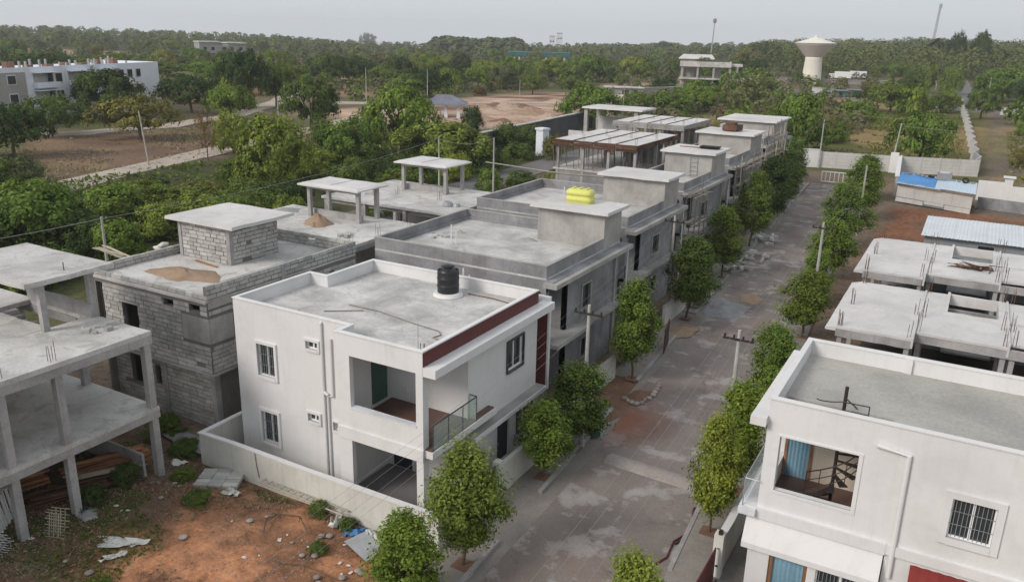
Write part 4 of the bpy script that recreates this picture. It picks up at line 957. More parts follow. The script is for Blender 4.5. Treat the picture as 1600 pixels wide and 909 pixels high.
# the compound wall of the white house
t = thing('compound_wall', 'cream painted garden wall around the white house with a dark street gate', 'wall', (-20, 20.5, 0))
M().box(-25.95, -14.25, 20.36, 20.51, -.1, 1.42).box(-25.95, -25.8, 20.51, 30.5, -.1, 1.42).build('side_wall', MT['cream'], t)
M().box(-25.99, -14.22, 20.33, 20.54, 1.42, 1.48).box(-25.99, -25.77, 20.54, 30.5, 1.42, 1.48).build('coping', MT['white'], t)
M().box(-14.25, -14.05, 20.36, 21.75, 0, 1.42).box(-14.25, -14.05, 24.75, 31.6, 0, 1.38).build('street_wall', MT['cream'], t)
M().box(-14.3, -14.0, 24.42, 24.75, 0, 1.62).box(-14.3, -14.0, 21.75, 22.02, 0, 1.62).build('gate_pillar', MT['cream'], t)
gt = M(); 
for y0_, y1_ in ((22.05, 23.2), (23.24, 24.4)):
    gt.box(-14.17, -14.13, y0_, y1_, .12, 1.5)
gt_o = gt.build('gate', MT['iron'], t)
gd = M()
for y0_, y1_ in ((22.05, 23.2), (23.24, 24.4)):
    ym = (y0_+y1_)/2
    gd.box(-14.13, -14.11, ym-.22, ym+.22, .55, .60).box(-14.13, -14.11, ym-.22, ym+.22, 1.05, 1.10).box(-14.13, -14.11, ym-.22, ym-.17, .6, 1.05).box(-14.13, -14.11, ym+.17, ym+.22, .6, 1.05)
    gd.box(-14.13, -14.105, y0_, y0_+.05, .12, 1.5).box(-14.13, -14.105, y1_-.05, y1_, .12, 1.5)
gd.build('ornament', MT['steel'], gt_o)
tag(M().box(-25.8, -14.25, 20.51, 33.0, -.05, .10).build('yard_floor', MT['pave']), kind='structure')

# ================================================================== RIGHT WHITE HOUSE
def right_house():
    T = thing('white_house', 'white two storey house with a spiral stair in its balcony opening, right of the street', 'house', (0, 27, 0))
    W_, S_, N_, E_ = -4.22, 23.9, 30.0, 9.0
    M().wall('y', S_, S_+.22, W_, E_, 2.9, 6.45, [(-3.8, -1.53, 3.98, 5.83), (1.03, 2.14, 4.0, 5.25)]).build('side_wall', MT['white'], T)
    b = M(); a0, a1, z0, z1 = -3.8, -1.53, 3.98, 5.83
    b.box(a0-.07, a0, S_-.03, S_+.02, z0-.1, z1+.06).box(a1, a1+.12, S_-.03, S_+.02, z0-.1, z1+.06).box(a0, a1, S_-.03, S_+.02, z0-.1, z0).box(a0, a1, S_-.03, S_+.02, z1, z1+.06)
    b.build('opening_surround', MT['white'], T)
    M().box(W_, W_+.22, S_+.22, 26.6, 3.3, 4.0).box(W_, W_+.22, 26.6, N_, 0, 6.45).wall('y', N_-.22, N_, W_+.22, E_, 0, 6.45).build('outer_wall', MT['white'], T)
    M().box(W_, W_+.4, S_+.22, S_+.42, 4.0, 6.2).build('corner_column', MT['white'], T)
    # balcony interior
    M().wall('y', 26.3, 26.5, W_+.22, -.6, 3.3, 6.2, [(-3.99, -3.09, 3.3, 5.35)]).build('balcony_back_wall', MT['beige'], T)
    M().box(-.8, -.6, S_+.22, 26.3, 3.3, 6.2).build('balcony_side_wall', MT['beige'], T)
    fr = M().box(-3.99, -3.9, 26.24, 26.4, 3.3, 5.35).box(-3.18, -3.09, 26.24, 26.4, 3.3, 5.35).box(-3.9, -3.18, 26.24, 26.4, 5.25, 5.35).build('door_frame', MT['wood'], T)
    cu = M(); k = 22
    for i in range(k+1): x = -3.9+.72*i/k; y = 26.28+.03*math.sin(i*1.7); cu.v += [(x, y, 3.33), (x, y, 5.25)]
    for i in range(k): cu.f.append((2*i, 2*i+2, 2*i+3, 2*i+1))
    cu.build('curtain', MT['cloth'], T, smooth=True)
    M().box(W_+.22, -.8, S_+.22, 26.3, 3.27, 3.33).build('balcony_floor', MT['tile'], T)
    # roof with the stair hole, widened out of view to let in more daylight
    hx0, hx1, hy0, hy1 = -4.0, -.85, 24.08, 25.55
    r = M().box(W_+.1, E_, hy1, N_-.2, 6.3, 6.47).box(W_+.1, hx0, S_+.1, hy1, 6.3, 6.47).box(hx1, E_, S_+.1, hy1, 6.3, 6.47)
    r.build('roof', MT['roofw'], T)
    p = M().box(W_, E_, S_, S_+.14, 6.45, 6.97).box(W_, W_+.14, S_+.14, N_-.14, 6.45, 6.97).box(W_, E_, N_-.14, N_, 6.45, 6.97).box(-.95, -.72, N_-.26, N_-.14, 6.45, 6.97)
    p.build('parapet', MT['white'], T)
    M().box(W_-.03, E_, S_-.03, S_+.17, 6.97, 7.04).box(W_-.03, W_+.17, S_+.17, N_-.17, 6.97, 7.04).box(W_-.03, E_, N_-.17, N_+.03, 6.97, 7.04).build('parapet_coping', MT['white'], T, bevel=.012)
    M().box(-4.7, W_+.0, 23.62, 30.1, 6.14, 6.42).build('canopy', MT['white'], T)
    # street balcony and railing
    M().box(-4.75, W_, 23.6, 27.5, 3.02, 3.24).build('street_balcony_slab', MT['white2'], T)
    rg = M().box(-4.66, -4.645, 24.0, 27.4, 3.3, 4.2).build('glass_railing', MT['railglass'], T)
    M().tube([(-4.65, 23.75, 4.22), (-4.65, 27.4, 4.22)], .022, 6).tube([(-4.65, 23.75, 3.24), (-4.65, 23.75, 4.22)], .02, 6).tube([(-4.65, 23.75, 4.22), (W_, 23.75, 4.22)], .02, 6).build('handrail', MT['steel'], rg)
    # ledge, flared fascia and the ground floor
    M().box(-4.75, -.42, S_-.12, S_+.2, 2.9, 3.26).box(-.42, E_, S_-.10, S_+.2, 2.93, 3.24).build('ledge', MT['white'], T)
    f = M(); x0, x1 = -4.5, -.45
    f.quad((x0, S_-.02, 2.9), (x1, S_-.02, 2.9), (x1, S_-.42, 2.12), (x0, S_-.42, 2.12)); f.quad((x0, S_-.42, 2.12), (x1, S_-.42, 2.12), (x1, S_-.42, 1.93), (x0, S_-.42, 1.93))
    f.quad((x0, S_-.42, 1.93), (x1, S_-.42, 1.93), (x1, S_, 1.93), (x0, S_, 1.93)); f.quad((x1, S_-.02, 2.9), (x1, S_, 1.93), (x1, S_-.42, 1.93), (x1, S_-.42, 2.12)); f.quad((x0, S_-.42, 1.93), (x0, S_, 1.93), (x0, S_-.02, 2.9), (x0, S_-.42, 2.12))
    f.build('flared_fascia', MT['white'], T)
    M().wall('y', S_-.28, S_, -4.3, -.45, 0, 1.93, [(-3.62, -2.45, 0, 1.88), (-2.2, -.75, .6, 1.85)]).box(-.42, E_, S_, S_+.2, 0, 2.9).build('ground_wall', MT['white'], T)
    M().box(-3.62, -3.5, S_-.22, S_-.08, 0, 1.88).box(-2.57, -2.45, S_-.22, S_-.08, 0, 1.88).build('door_frame', MT['wood'], T)
    cu = M()
    for i in range(k+1): x = -3.5+.93*i/k; y = S_-.14+.03*math.sin(i*1.9); cu.v += [(x, y, .02), (x, y, 1.86)]
    for i in range(k): cu.f.append((2*i, 2*i+2, 2*i+3, 2*i+1))
    cu.build('curtain', MT['cloth'], T, smooth=True)
    window(T, 'y', S_-.28, -2.2, -.75, .6, 1.85, -1, 0)
    window(T, 'y', S_, 1.03, 2.14, 4.0, 5.25, -1, .2)
    M().tube([(-1.1, S_-.07, 6.32), (-.24, S_-.07, 6.22), (-.22, S_-.09, 2.2)], .075, 10).build('drain_pipe', MT['pipe'], T)
    # red ribbed sheet awning
    a = M(); n_ = 44; xa, xb = .3, 7.0
    for i in range(n_+1):
        x = xa+(xb-xa)*i/n_; dz = .02 if i % 2 else 0; a.v += [(x, S_-.02, 2.78+dz), (x, S_-.75, 2.35+dz)]
    for i in range(n_): a.f.append((2*i, 2*i+2, 2*i+3, 2*i+1))
    a.build('red_awning', MT['redtin'], T)
    # spiral stair
    sp = thing('spiral_stair', 'black iron spiral stair rising from the balcony to the roof of the right white house', 'staircase', (-2.24, 25.0, 3.33))
    L = lambda: M()
    M().tube([(0, 0, 0), (0, 0, 4.1)], .055, 10).build('post', MT['iron'], sp, world=False)
    n_ = 13; r_ = .80; a0 = -2.9
    tm = M().poly([(.04, -.04, 0), (r_, -.13, 0), (r_, .13, 0), (.04, .04, 0)]).poly([(.04, .04, -.03), (r_, .13, -.03), (r_, -.13, -.03), (.04, -.04, -.03)])
    tm.quad((.04, -.04, -.03), (r_, -.13, -.03), (r_, -.13, 0), (.04, -.04, 0)).quad((r_, .13, -.03), (.04, .04, -.03), (.04, .04, 0), (r_, .13, 0)).quad((r_, -.13, -.03), (r_, .13, -.03), (r_, .13, 0), (r_, -.13, 0))
    tme = tm.mesh('tread', MT['iron'])
    H = []
    for i in range(n_):
        a = a0+i*.46; z = .22+i*.235; inst('tread', tme, sp, (0, 0, z), (0, 0, a)); H.append((r_*math.cos(a), r_*math.sin(a), z))
        if i % 2 == 0 and i < 11: M().tube([H[-1], (H[-1][0], H[-1][1], z+.85)], .014, 5).build('baluster', MT['iron'], sp, world=False)
    for k2, dz in enumerate((.28, .56, .85)):
        M().tube([(x, y, z+dz) for x, y, z in H[:11]], .016 if k2 < 2 else .022, 6).build('handrail' if k2 == 2 else 'rail', MT['iron'], sp, world=False)
    z = 3.2
    arc = [(r_*math.cos(b), r_*math.sin(b)) for b in np.linspace(3.3, 4.71, 8)]
    for dz in (.45, .72): M().tube([(x, y, z+dz-.35*(1-i_/7)) for i_, (x, y) in enumerate(arc)]+[(arc[-1][0]+.75, arc[-1][1]+.05, z+dz)], .018, 6).build('top_rail', MT['iron'], sp, world=False)
    M().tube([(arc[-1][0]+.75, arc[-1][1]+.05, z), (arc[-1][0]+.75, arc[-1][1]+.05, z+.72)], .018, 6).build('top_post', MT['iron'], sp, world=False)
right_house()
t = thing('compound_wall', 'white garden wall with a square gate pillar beside the right white house', 'wall', (-5.2, 27, 0))
M().box(-5.42, -5.22, 24.35, 30.6, 0, 1.5).build('street_wall', MT['cream'], t)
M().box(-5.48, -5.16, 24.0, 24.35, 0, 1.72).build('gate_pillar', MT['cream'], t)
M().box(-5.45, -5.19, 24.36, 30.6, 1.5, 1.55).build('coping', MT['white'], t)
M().box(-5.36, -5.24, 24.05, 24.2, 1.72, 1.86).box(-5.34, -5.26, 24.0, 24.06, 1.2, 1.25).box(-5.34, -5.26, 23.95, 24.0, .55, .6).build('gate_hinge', MT['iron'], t)
g_ = M().box(-5.37, -5.33, 18.6, 23.85, .12, 1.35).build('gate', MT['maroon'], t)
tag(M().box(-5.2, -4.3, 15, 31, 0, .09).build('side_passage', MT['pave']), kind='structure')

# ================================================================== GREY ROW HOUSES (left of the street)
def grey_house(x, y0, y1, xw, ty, label, win, extra=0, tower_x=4.4, mat='plaster', notch=True, canY=None):
    """x = street face, y0..y1 house, ty = start of the stair room"""
    T = thing('grey_house', label, 'house', ((x+xw)/2, (y0+y1)/2, 0), group='unfinished grey plastered houses in a row')
    rec = y0+2.2      # balcony recess at the near end of the street side
    M().wall('x', x-.23, x, rec, y1, 0, 6.35, [(win[0], win[1], win[2], win[3]), (win[0]+.1, win[1]-.1, 1.0, 2.1)]).build('street_wall', MT[mat], T)
    M().wall('y', y0, y0+.23, xw, x-2.3, 0, 6.35, ([(xw+1.6, xw+2.7, 4.0, 5.2), (xw+1.6, xw+2.7, 1.0, 2.2), (xw+5.2, xw+6.3, 4.0, 5.2)] if x-xw > 8 else [])).box(x-2.3, x-.0, y0+.0, y0+.2, 5.75, 6.35).box(x-2.3, x, y0, y0+.15, 3.0, 4.0).box(x-.28, x, y0+.001, y0+.3, 0, 6.34).build('side_wall', MT['plaster'], T)
    M().box(x-2.5, x-.0, rec-.0, rec+.2, 0, 6.3).box(x-2.5, x-2.3, y0+.2, rec, 0, 6.3).build('balcony_back_wall', MT['plaster'], T)
    M().box(xw, xw+.23, y0+.23, y1-.23, 0, 6.35).box(xw, x-.23, y1-.23, y1, 0, 6.35).build('rear_wall', MT['plaster'], T)
    M().box(xw, x-.001, y0+.001, y1-.001, 6.3, 6.45).build('roof', MT['roofc'], T)
    p = M().box(xw, x-.0, y0, y0+.13, 6.45, 7.02).box(xw, xw+.13, y0+.13, y1-.13, 6.45, 7.02).box(xw, x-tower_x, y1-.13, y1, 6.45, 7.02).box(x-.13, x, y0+.13, ty, 6.45, 7.02)
    p.box(xw+.13, xw+.3, y0+.13, y1-.13, 6.45, 6.62).box(xw+.3, x-tower_x, y1-.30, y1-.13, 6.45, 6.62)
    p.build('parapet', MT['plaster'], T)
    M().box(xw-.02, x+.02, y0-.02, y0+.15, 7.02, 7.06).box(xw-.02, xw+.15, y0+.15, y1+.02, 7.02, 7.06).box(x-.15, x+.02, y0+.15, ty-.01, 7.02, 7.06).box(xw+.15, x-tower_x, y1-.15, y1+.02, 7.02, 7.06).build('parapet_coping', MT['plaster2'], T)
    sr = M().box(x-tower_x, x-.001, ty, y1-.002, 6.46, 8.34).build('stair_room', MT['plaster2'], T)
    M().frust(x-tower_x-.35, x+.35, ty-.4, y1+.35, 8.34, 8.5, .03).build('stair_roof', MT['slab_r'], sr)
    c1 = y1+.3 if canY is None else canY
    M().box(x-.01, x+.72, y0-.35, c1, 6.08, 6.3).build('canopy', MT['plaster2'], T)
    M().frust(x-.01, x+.45, y0-.2, c1-.1, 6.30, 6.36, .02).build('canopy_top', MT['plaster'], T)
    M().box(x-2.3, x+.75, y0+.0, rec+1.2, 3.0, 3.2).box(x, x+.55, rec+1.2, y1, 2.92, 3.06).build('balcony_slab', MT['plaster2'], T)
    window(T, 'x', x, win[0], win[1], win[2], win[3], 1, .1, 'plaster2', fm='darkframe', grille=False, panes=1)
    window(T, 'x', x, win[0]+.1, win[1]-.1, 1.0, 2.1, 1, .08, 'plaster2', fm='darkframe', grille=False, panes=1)
    M().box(x, x+.13, y1-.75, y1-.6, 0, 6.08).build('pilaster', MT['plaster2'], T)
    M().tube([(x+.5, y1+.05, 6.08), (x+.5, y1+.05, .3)], .045, 6).build('drain_pipe', MT['pipe'], T)
    return T
h2 = grey_house(-16.62, 33.1, 42.1, -26.8, 39.75, 'grey plastered house with a yellow tank on its stair room', (37.2, 38.25, 3.75, 5.05), tower_x=4.0)
h3 = grey_house(-17.55, 45.5, 54.7, -28.2, 51.9, 'second unfinished grey house, its bare stair room roof just beyond the yellow tank', (50.1, 51.3, 3.75, 4.95), tower_x=4.4)
h4 = grey_house(-18.6, 59.3, 70.2, -23.2, 66.2, 'third grey house with a black mortar tray on its stair roof', (63.9, 65.8, 3.6, 4.75), tower_x=4.0)
h5 = grey_house(-19.4, 74.6, 86.4, -25.2, 82.0, 'fourth grey house wrapped in bamboo scaffolding with a mixer drum on its roof', (78.0, 79.4, 3.6, 4.8), tower_x=5.2)
h6 = grey_house(-20.6, 92.2, 104.5, -27.4, 97.3, 'farthest grey house with a broad pale stair room standing above the others', (95, 96.4, 3.6, 4.8), tower_x=6.2, mat='plaster2')
# garden walls of the grey houses
for (x, a, b, lab) in ((-14.85, 33.2, 37.9, 'pale plastered garden wall with a rounded end in front of the first grey house'), (-14.95, 39.6, 41.9, 'short dark garden wall beside the open gate of the first grey house'), (-15.4, 47.2, 51.5, 'pale garden wall with a notch in front of the second grey house')):
    t = thing('garden_wall', lab, 'wall', (x, (a+b)/2, 0))
    M().box(x-.1, x+.1, a, b, 0, 1.3).build('wall', MT['cream' if x > -15.3 and a < 35 or a > 45 else 'plaster'], t); M().box(x-.12, x+.12, a-.02, b+.02, 1.3, 1.35).build('coping', MT['plaster2'], t)
t = thing('street_gate', 'brown iron gate leaf standing open on the pavement by the first grey house', 'gate', (-13.6, 42.2, .14))
M().box(-.03, .03, -.0, 1.9, .1, .2).box(-.03, .03, 0, 1.9, 1.5, 1.6).box(-.03, .03, 0, .1, .2, 1.5).box(-.03, .03, 1.8, 1.9, .2, 1.5).build('frame', MT['maroon'], t, world=False)
M().box(-.015, .015, .1, 1.8, .2, 1.5).build('panel', MT['iron'], t, world=False); t.rotation_euler.z = R(12)

# ================================================================== BLOCK HOUSE (bare masonry, behind the white house)
def block_house():
    X0, X1, Y0, Y1 = -34.5, -27.0, 22.2, 31.8
    T = thing('block_house', 'bare grey block masonry house with a block stair room and brown sand on its roof', 'house', (-30.7, 27, 0))
    holes = [(-32.62, -31.55, 3.4, 5.42), (-29.72, -29.1, 5.8, 6.1), (-28.1, -27.42, 5.84, 6.14), (-34.4, -33.9, 3.4, 6.1)]
    low = [(-33.2, -32.3, 1.2, 2.7), (-31.5, -31.1, 1.5, 2.4)]
    M().wall('y', Y0, Y0+.2, X0, X1, 3.12, 6.3, holes).wall('x', X1-.2, X1, Y0+.2, Y1-.2, 3.12, 6.3).box(X0, X0+.2, Y0+.2, Y1-.2, 0, 6.3).box(X0, X1, Y1-.2, Y1, 0, 6.3).build('upper_wall', MT['mortar'], T)
    M().wall('y', Y0+.5, Y0+.7, X0, X1-.5, 0, 3.0, low).box(X1-.7, X1-.5, Y0+.7, Y1-.2, 0, 3.0).build('lower_wall', MT['mortar'], T)
    M().box(X0-.02, X1+.03, Y0-.03, Y1, 3.0, 3.12).build('floor_slab', MT['beam'], T)
    M().box(X0-.1, X1-.02, Y0-.06, Y1, 6.3, 6.42).build('roof_slab', MT['slab'], T)
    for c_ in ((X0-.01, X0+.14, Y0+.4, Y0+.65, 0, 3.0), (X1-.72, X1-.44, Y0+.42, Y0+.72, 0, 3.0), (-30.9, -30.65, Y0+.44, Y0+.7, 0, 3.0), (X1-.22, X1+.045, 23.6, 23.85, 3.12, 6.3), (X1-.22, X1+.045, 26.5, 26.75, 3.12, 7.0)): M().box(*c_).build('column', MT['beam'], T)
    M().box(-28.6, X1+.028, Y0-.045, Y0+.05, 4.5, 5.6).box(X1-.02, X1+.045, Y0+.05, 23.5, 4.5, 5.6).box(X1-.02, X1+.04, Y0+.05, 23.5, 6.05, 6.45).build('plaster_patch', MT['plaster2'], T)
    M().box(-32.75, -31.4, Y0-.05, Y0+.02, 5.42, 5.52).box(-29.8, -29.0, Y0-.04, Y0+.02, 5.74, 5.8).build('lintel', MT['beam'], T)
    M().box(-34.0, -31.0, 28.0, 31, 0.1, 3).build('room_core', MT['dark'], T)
    # masonry: [axis, face, a0, a1, z0, courses, sign, holes]
    jobs = []
    tx0, tx1, ty0, ty1 = -33.85, -30.35, 26.6, 28.25+1.5
    M().box(tx0+.02, tx1-.02, ty0+.02, ty1, 6.42, 8.3).build('stair_core', MT['mortar'], T)
    sr = M().frust(tx0-.45, tx1+.75, ty0-.45, ty1+.5, 8.32, 8.47, .02).build('stair_roof', MT['slab_r'], T)
    M().box(tx1-.2, tx1+.04, ty0-.03, ty0+.2, 6.42, 8.32).build('stair_column', MT['beam'], T); M().box(tx0-.04, tx0+.16, ty0-.03, ty0+.2, 6.42, 8.32).build('stair_column', MT['beam'], T)
    jobs.append(('y', ty0+.02, tx0+.18, tx1-.22, 6.44, 9, -1, []))
    jobs.append(('x', tx1-.02, ty0+.22, ty1, 6.44, 9, 1, []))
    jobs.append(('y', Y0, X0, X1, 3.14, 15, -1, holes+[(-28.65, X1, 4.4, 5.65)]))
    jobs.append(('x', X1-.0, Y0+.02, Y1, 6.46, 3, 1, []))
    jobs.append(('par', Y0+.02, X0, X1, 6.43, 1, -1, []))
    jobs.append(('x', X1, Y0+.05, Y1, 3.14, 15, 1, [(Y0, 23.85, 4.4, 5.65), (26.4, 26.8, 3, 7), (Y0, 23.5, 6.0, 6.5)]))
    jobs.append(('y', Y0+.5, X0, X1-.5, .1, 14, -1, low))
    jobs.append(('par', Y1-.15, X0, X1, 6.43, 3, -1, []))
    jobs.append(('parx', X0+.1, Y0+.2, Y1, 6.43, 2, -1, []))
    M().box(X1-.18, X1-.01, Y0+.03, Y1, 6.42, 7.02).build('parapet_core', MT['mortar'], T)
    cache = {}; cnt = 0; st = M(); rr = random.Random(5)
    def add(cx, cy, cz, lx, ly, lz):
        nonlocal cnt
        if cnt < 300:
            key = (round(lx*20), round(ly*20))
            if key not in cache:
                cache[key] = M().box(-key[0]/40, key[0]/40, -key[1]/40, key[1]/40, -.083, .083).mesh('block', MT['block'])
            o = bpy.data.objects.new('block', cache[key]); link(o); o.parent = T; o.location = (cx-T.location.x, cy-T.location.y, cz); o.rotation_euler = (rr.uniform(-.006, .006), rr.uniform(-.01, .01), rr.uniform(-.008, .008))
            cnt += 1
        else: st.box(cx-lx/2, cx+lx/2, cy-ly/2, cy+ly/2, cz-.083, cz+.083)
    for ax, face, a0, a1, z0, nc, sg, hs in jobs:
        for c in range(nc):
            z = z0+.1+c*.2; a = a0 - (rr.uniform(.2, .4) if c % 2 else 0)
            while a < a1-.08:
                L = rr.choice([.52, .52, .55, .45, .36]); s, e = max(a, a0)+.016, min(a+L, a1)-.016; a += L
                if e-s < .1: continue
                segs = [(s, e)]
                for h in hs:
                    if h[2] < z+.07 and h[3] > z-.07:
                        ns = []
                        for s1, e1 in segs:
                            if h[1] <= s1 or h[0] >= e1: ns.append((s1, e1)); continue
                            if h[0]-s1 > .09: ns.append((s1, h[0]-.01))
                            if e1-h[1] > .09: ns.append((h[1]+.01, e1))
                        segs = ns
                for s1, e1 in segs:
                    if rr.random() < .012: continue
                    pr = rr.uniform(.014, .032); m_ = (s1+e1)/2; l = e1-s1; zz = z+rr.uniform(-.011, .011)
                    if ax == 'y': add(m_, face-pr+.05, zz, l, .1, .18)
                    elif ax == 'x': add(face+pr-.05, m_, zz, .1, l, .18)
                    elif ax == 'par': add(m_, face+.08, zz, l, .15, .18)
                    else: add(face, m_, zz, .15, l, .18)
    tag(st.build('block_courses', MT['block'], T), kind='stuff')
    for x in (-32.8, -31.0): M().tube([(x, 29.0, 8.45), (x, 29.0, 8.75)], .02, 5).build('conduit', MT['pipe'], T)
block_house()
def heap(name, label, cat, x, y, z, rx, ry, h, mat, seed=0, group=None, kind=None):
    r = np.random.default_rng(seed+50); mb = M(); n, k = 9, 26
    for i in range(n+1):
        t = i/n
        for j in range(k):
            a = 2*math.pi*j/k; w = 1+.16*math.sin(2*a+seed)+.10*math.sin(5*a+seed*2)+.05*r.normal()
            rr_ = t*w; hh = h*max(0, (1-t))**1.15*(1+.12*r.normal()) if 0 < t < 1 else (h*1.0 if t == 0 else -.03)
            mb.v.append((rx*rr_*math.cos(a), ry*rr_*math.sin(a), max(hh, -.03)))
    for i in range(n):
        for j in range(k): j2 = (j+1) % k; mb.f.append((i*k+j, (i+1)*k+j, (i+1)*k+j2, i*k+j2))
    o = mb.build(name, MT[mat], None, loc=None, smooth=True); o.location = (x, y, z); return tag(o, label, cat, group, kind)
heap('sand_heap', 'flat brown sand heap on the roof of the block house', 'sand heap', -30.9, 24.4, 6.42, 1.9, 1.15, .28, 'sand', 1)
def planks(name, label, cat, x, y, z, n, L, mat='wood', spread=.5, rz=0, part='plank', thick=.03, wid=.12, layers=2, tilt=0, group=None):
    t = thing(name, label, cat, (x, y, z), rz, group); base = M().box(-.5, .5, -.5, .5, -.5, .5).mesh(part, MT[mat]); r = random.Random(int(x*13+y*7))
    for i in range(n):
        l = L*r.uniform(.75, 1.1); lay = i % layers
        inst(part, base, t, (r.uniform(-.2, .2), r.uniform(-spread, spread), thick*(lay+.7)+i*thick*.25), (r.uniform(-.02, .02)+tilt, r.uniform(-.03, .03), r.uniform(-.12, .12)), (l, wid*r.uniform(.6, 1.2), thick))
    return t
planks('plank_pile', 'pale planks laid over the parapet at the left corner of the block house roof', 'planks', -36.2, 24.6, 6.6, 7, 3.2, 'bamboo', .35, -.15, wid=.1)
planks('plank_pile', 'short crossed battens beside the cement bags on the block house roof', 'planks', -34.4, 26.3, 6.48, 6, 1.7, 'bamboo', .3, 1.1, wid=.07)
planks('plank', 'single pale plank lying before the block stair room', 'plank', -31.4, 26.1, 6.44, 1, 1.8, 'wood', .01, -.05)
def bag(name, label, x, y, z, s=1, mat='bag', rz=0, group=None, cat='bag'):
    mb = M(); k = 12; n = 7
    for i in range(n+1):
        t = i/n
        for j in range(k):
            a = 2*math.pi*j/k; w = math.sin(math.pi*min(max(t, .04), .96))**.4; d = 1+.12*math.sin(3*a+i)
            mb.v.append((.38*(2*t-1), .22*w*math.cos(a)*d, .10+.11*w*math.sin(a)*d))
    for i in range(n):
        for j in range(k): j2 = (j+1) % k; mb.f.append((i*k+j, i*k+j2, (i+1)*k+j2, (i+1)*k+j))
    mb.f.append(tuple(reversed(range(k)))); mb.f.append(tuple(n*k+j for j in range(k)))
    o = mb.build(name, MT[mat], smooth=True); o.location = (x, y, z); o.rotation_euler.z = rz; o.scale = (s, s, s); return tag(o, label, cat, group)
for i, (dx, dy, dz) in enumerate(((0, 0, 0), (.5, .25, 0), (.2, .1, .18), (.75, -.1, 0))):
    bag('cement_bag', 'pale cement bag in the small pile on the block house roof', -35.5+dx, 26.6+dy, 6.45+dz, 1, 'bag' if i != 3 else 'gsand', i, 'bags on the block house roof')

# ================================================================== CONCRETE FRAME HOUSES (behind)
def slab_col(T, x, y, z0, z1, s=.23, name='column', mat='beam'): return M().box(x-s/2, x+s/2, y-s/2, y+s/2, z0, z1).build(name, MT[mat], T)
def canopy(T, x0, x1, y0, y1, cols, zt=8.35, zb=6.4, chamfer=.3, seam=True, mat='slab_r'):
    c = M().box(x0, x1, y0, y1, zt, zt+.08).frust(x0, x1, y0, y1, zt+.08, zt+.18, chamfer).build('stair_canopy', MT[mat], T)
    if seam: M().box((x0+x1)/2-.03, (x0+x1)/2+.03, y0+chamfer, y1-chamfer, zt+.175, zt+.2).build('seam_beam', MT['beam'], c)
    for x, y in cols: slab_col(T, x, y, zb, zt)
    a = M(); xs_ = [p[0] for p in cols]; ys_ = [p[1] for p in cols]
    for y in sorted(set(ys_)): a.box(min(xs_)-.1, max(xs_)+.1, y-.11, y+.11, zt-.22, zt-.002)
    a.build('tie_beam', MT['beam'], T)
def frame_house_near():
    T = thing('frame_house', 'open two storey concrete frame house with planks stacked below, at the left edge', 'house', (-31, 15, 0))
    X1 = -25.97; Yn = 18.7; Ys = 4; X0 = -44
    # upper slab with stair hole
    hx0, hx1, hy0, hy1 = -33.2, -29.4, 16.9, 18.45
    M().box(hx1, X1, Ys, Yn, 6.22, 6.4).box(X0, hx0, Ys, Yn, 6.22, 6.4).box(hx0, hx1, Ys, hy0, 6.22, 6.4).box(hx0, hx1, hy1, Yn, 6.22, 6.4).build('roof_slab', MT['slab'], T)
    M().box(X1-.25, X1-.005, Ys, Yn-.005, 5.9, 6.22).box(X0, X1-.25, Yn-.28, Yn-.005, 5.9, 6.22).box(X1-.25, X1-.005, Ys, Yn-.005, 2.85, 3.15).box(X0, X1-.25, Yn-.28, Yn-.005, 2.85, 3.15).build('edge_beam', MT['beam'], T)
    M().box(X0, X1, Ys, Yn, 3.15, 3.3).build('floor_slab', MT['slab'], T)
    M().box(hx0-.1, hx1+.3, hy1-.02, hy1+.12, 6.4, 6.95).build('stair_upstand', MT['beam'], T)
    for i in range(6): M().box(hx0+.3+i*.28, hx0+.58+i*.28, hy0, hy0+.75, 6.3-.17*(i+1), 6.32-.17*i).build('step', MT['beam'], T)
    for y in (18.5, 15.0, 13.05, 9.5):
        for x in (-26.15, -30.2, -34.2):
            slab_col(T, x, y, .2, 6.22 if (x, y) != (0, 0) else 6, .27)
    canopy(T, -34.2, -28.5, 15.7, 19.25, [(-29.15, 16.6), (-29.25, 18.62), (-33.0, 16.6), (-33.0, 18.62)], chamfer=.02, seam=False, mat='slab')
    for x, y in ((-26.25, 15.0), (-29.2, 13.0), (-27.9, 13.5), (-26.3, 13.2), (-30.4, 14.9)): rebar(T, x, y, 6.4, .8)
    M().tube([(-29.1, 17.6, 8.5), (-29.1, 17.6, 8.85)], .02, 5).build('conduit', MT['rust'], T)
    M().box(-44, -26.4, 18.0, 18.1, .3, 1.4).build('low_wall', MT['beam'], T)
frame_house_near()
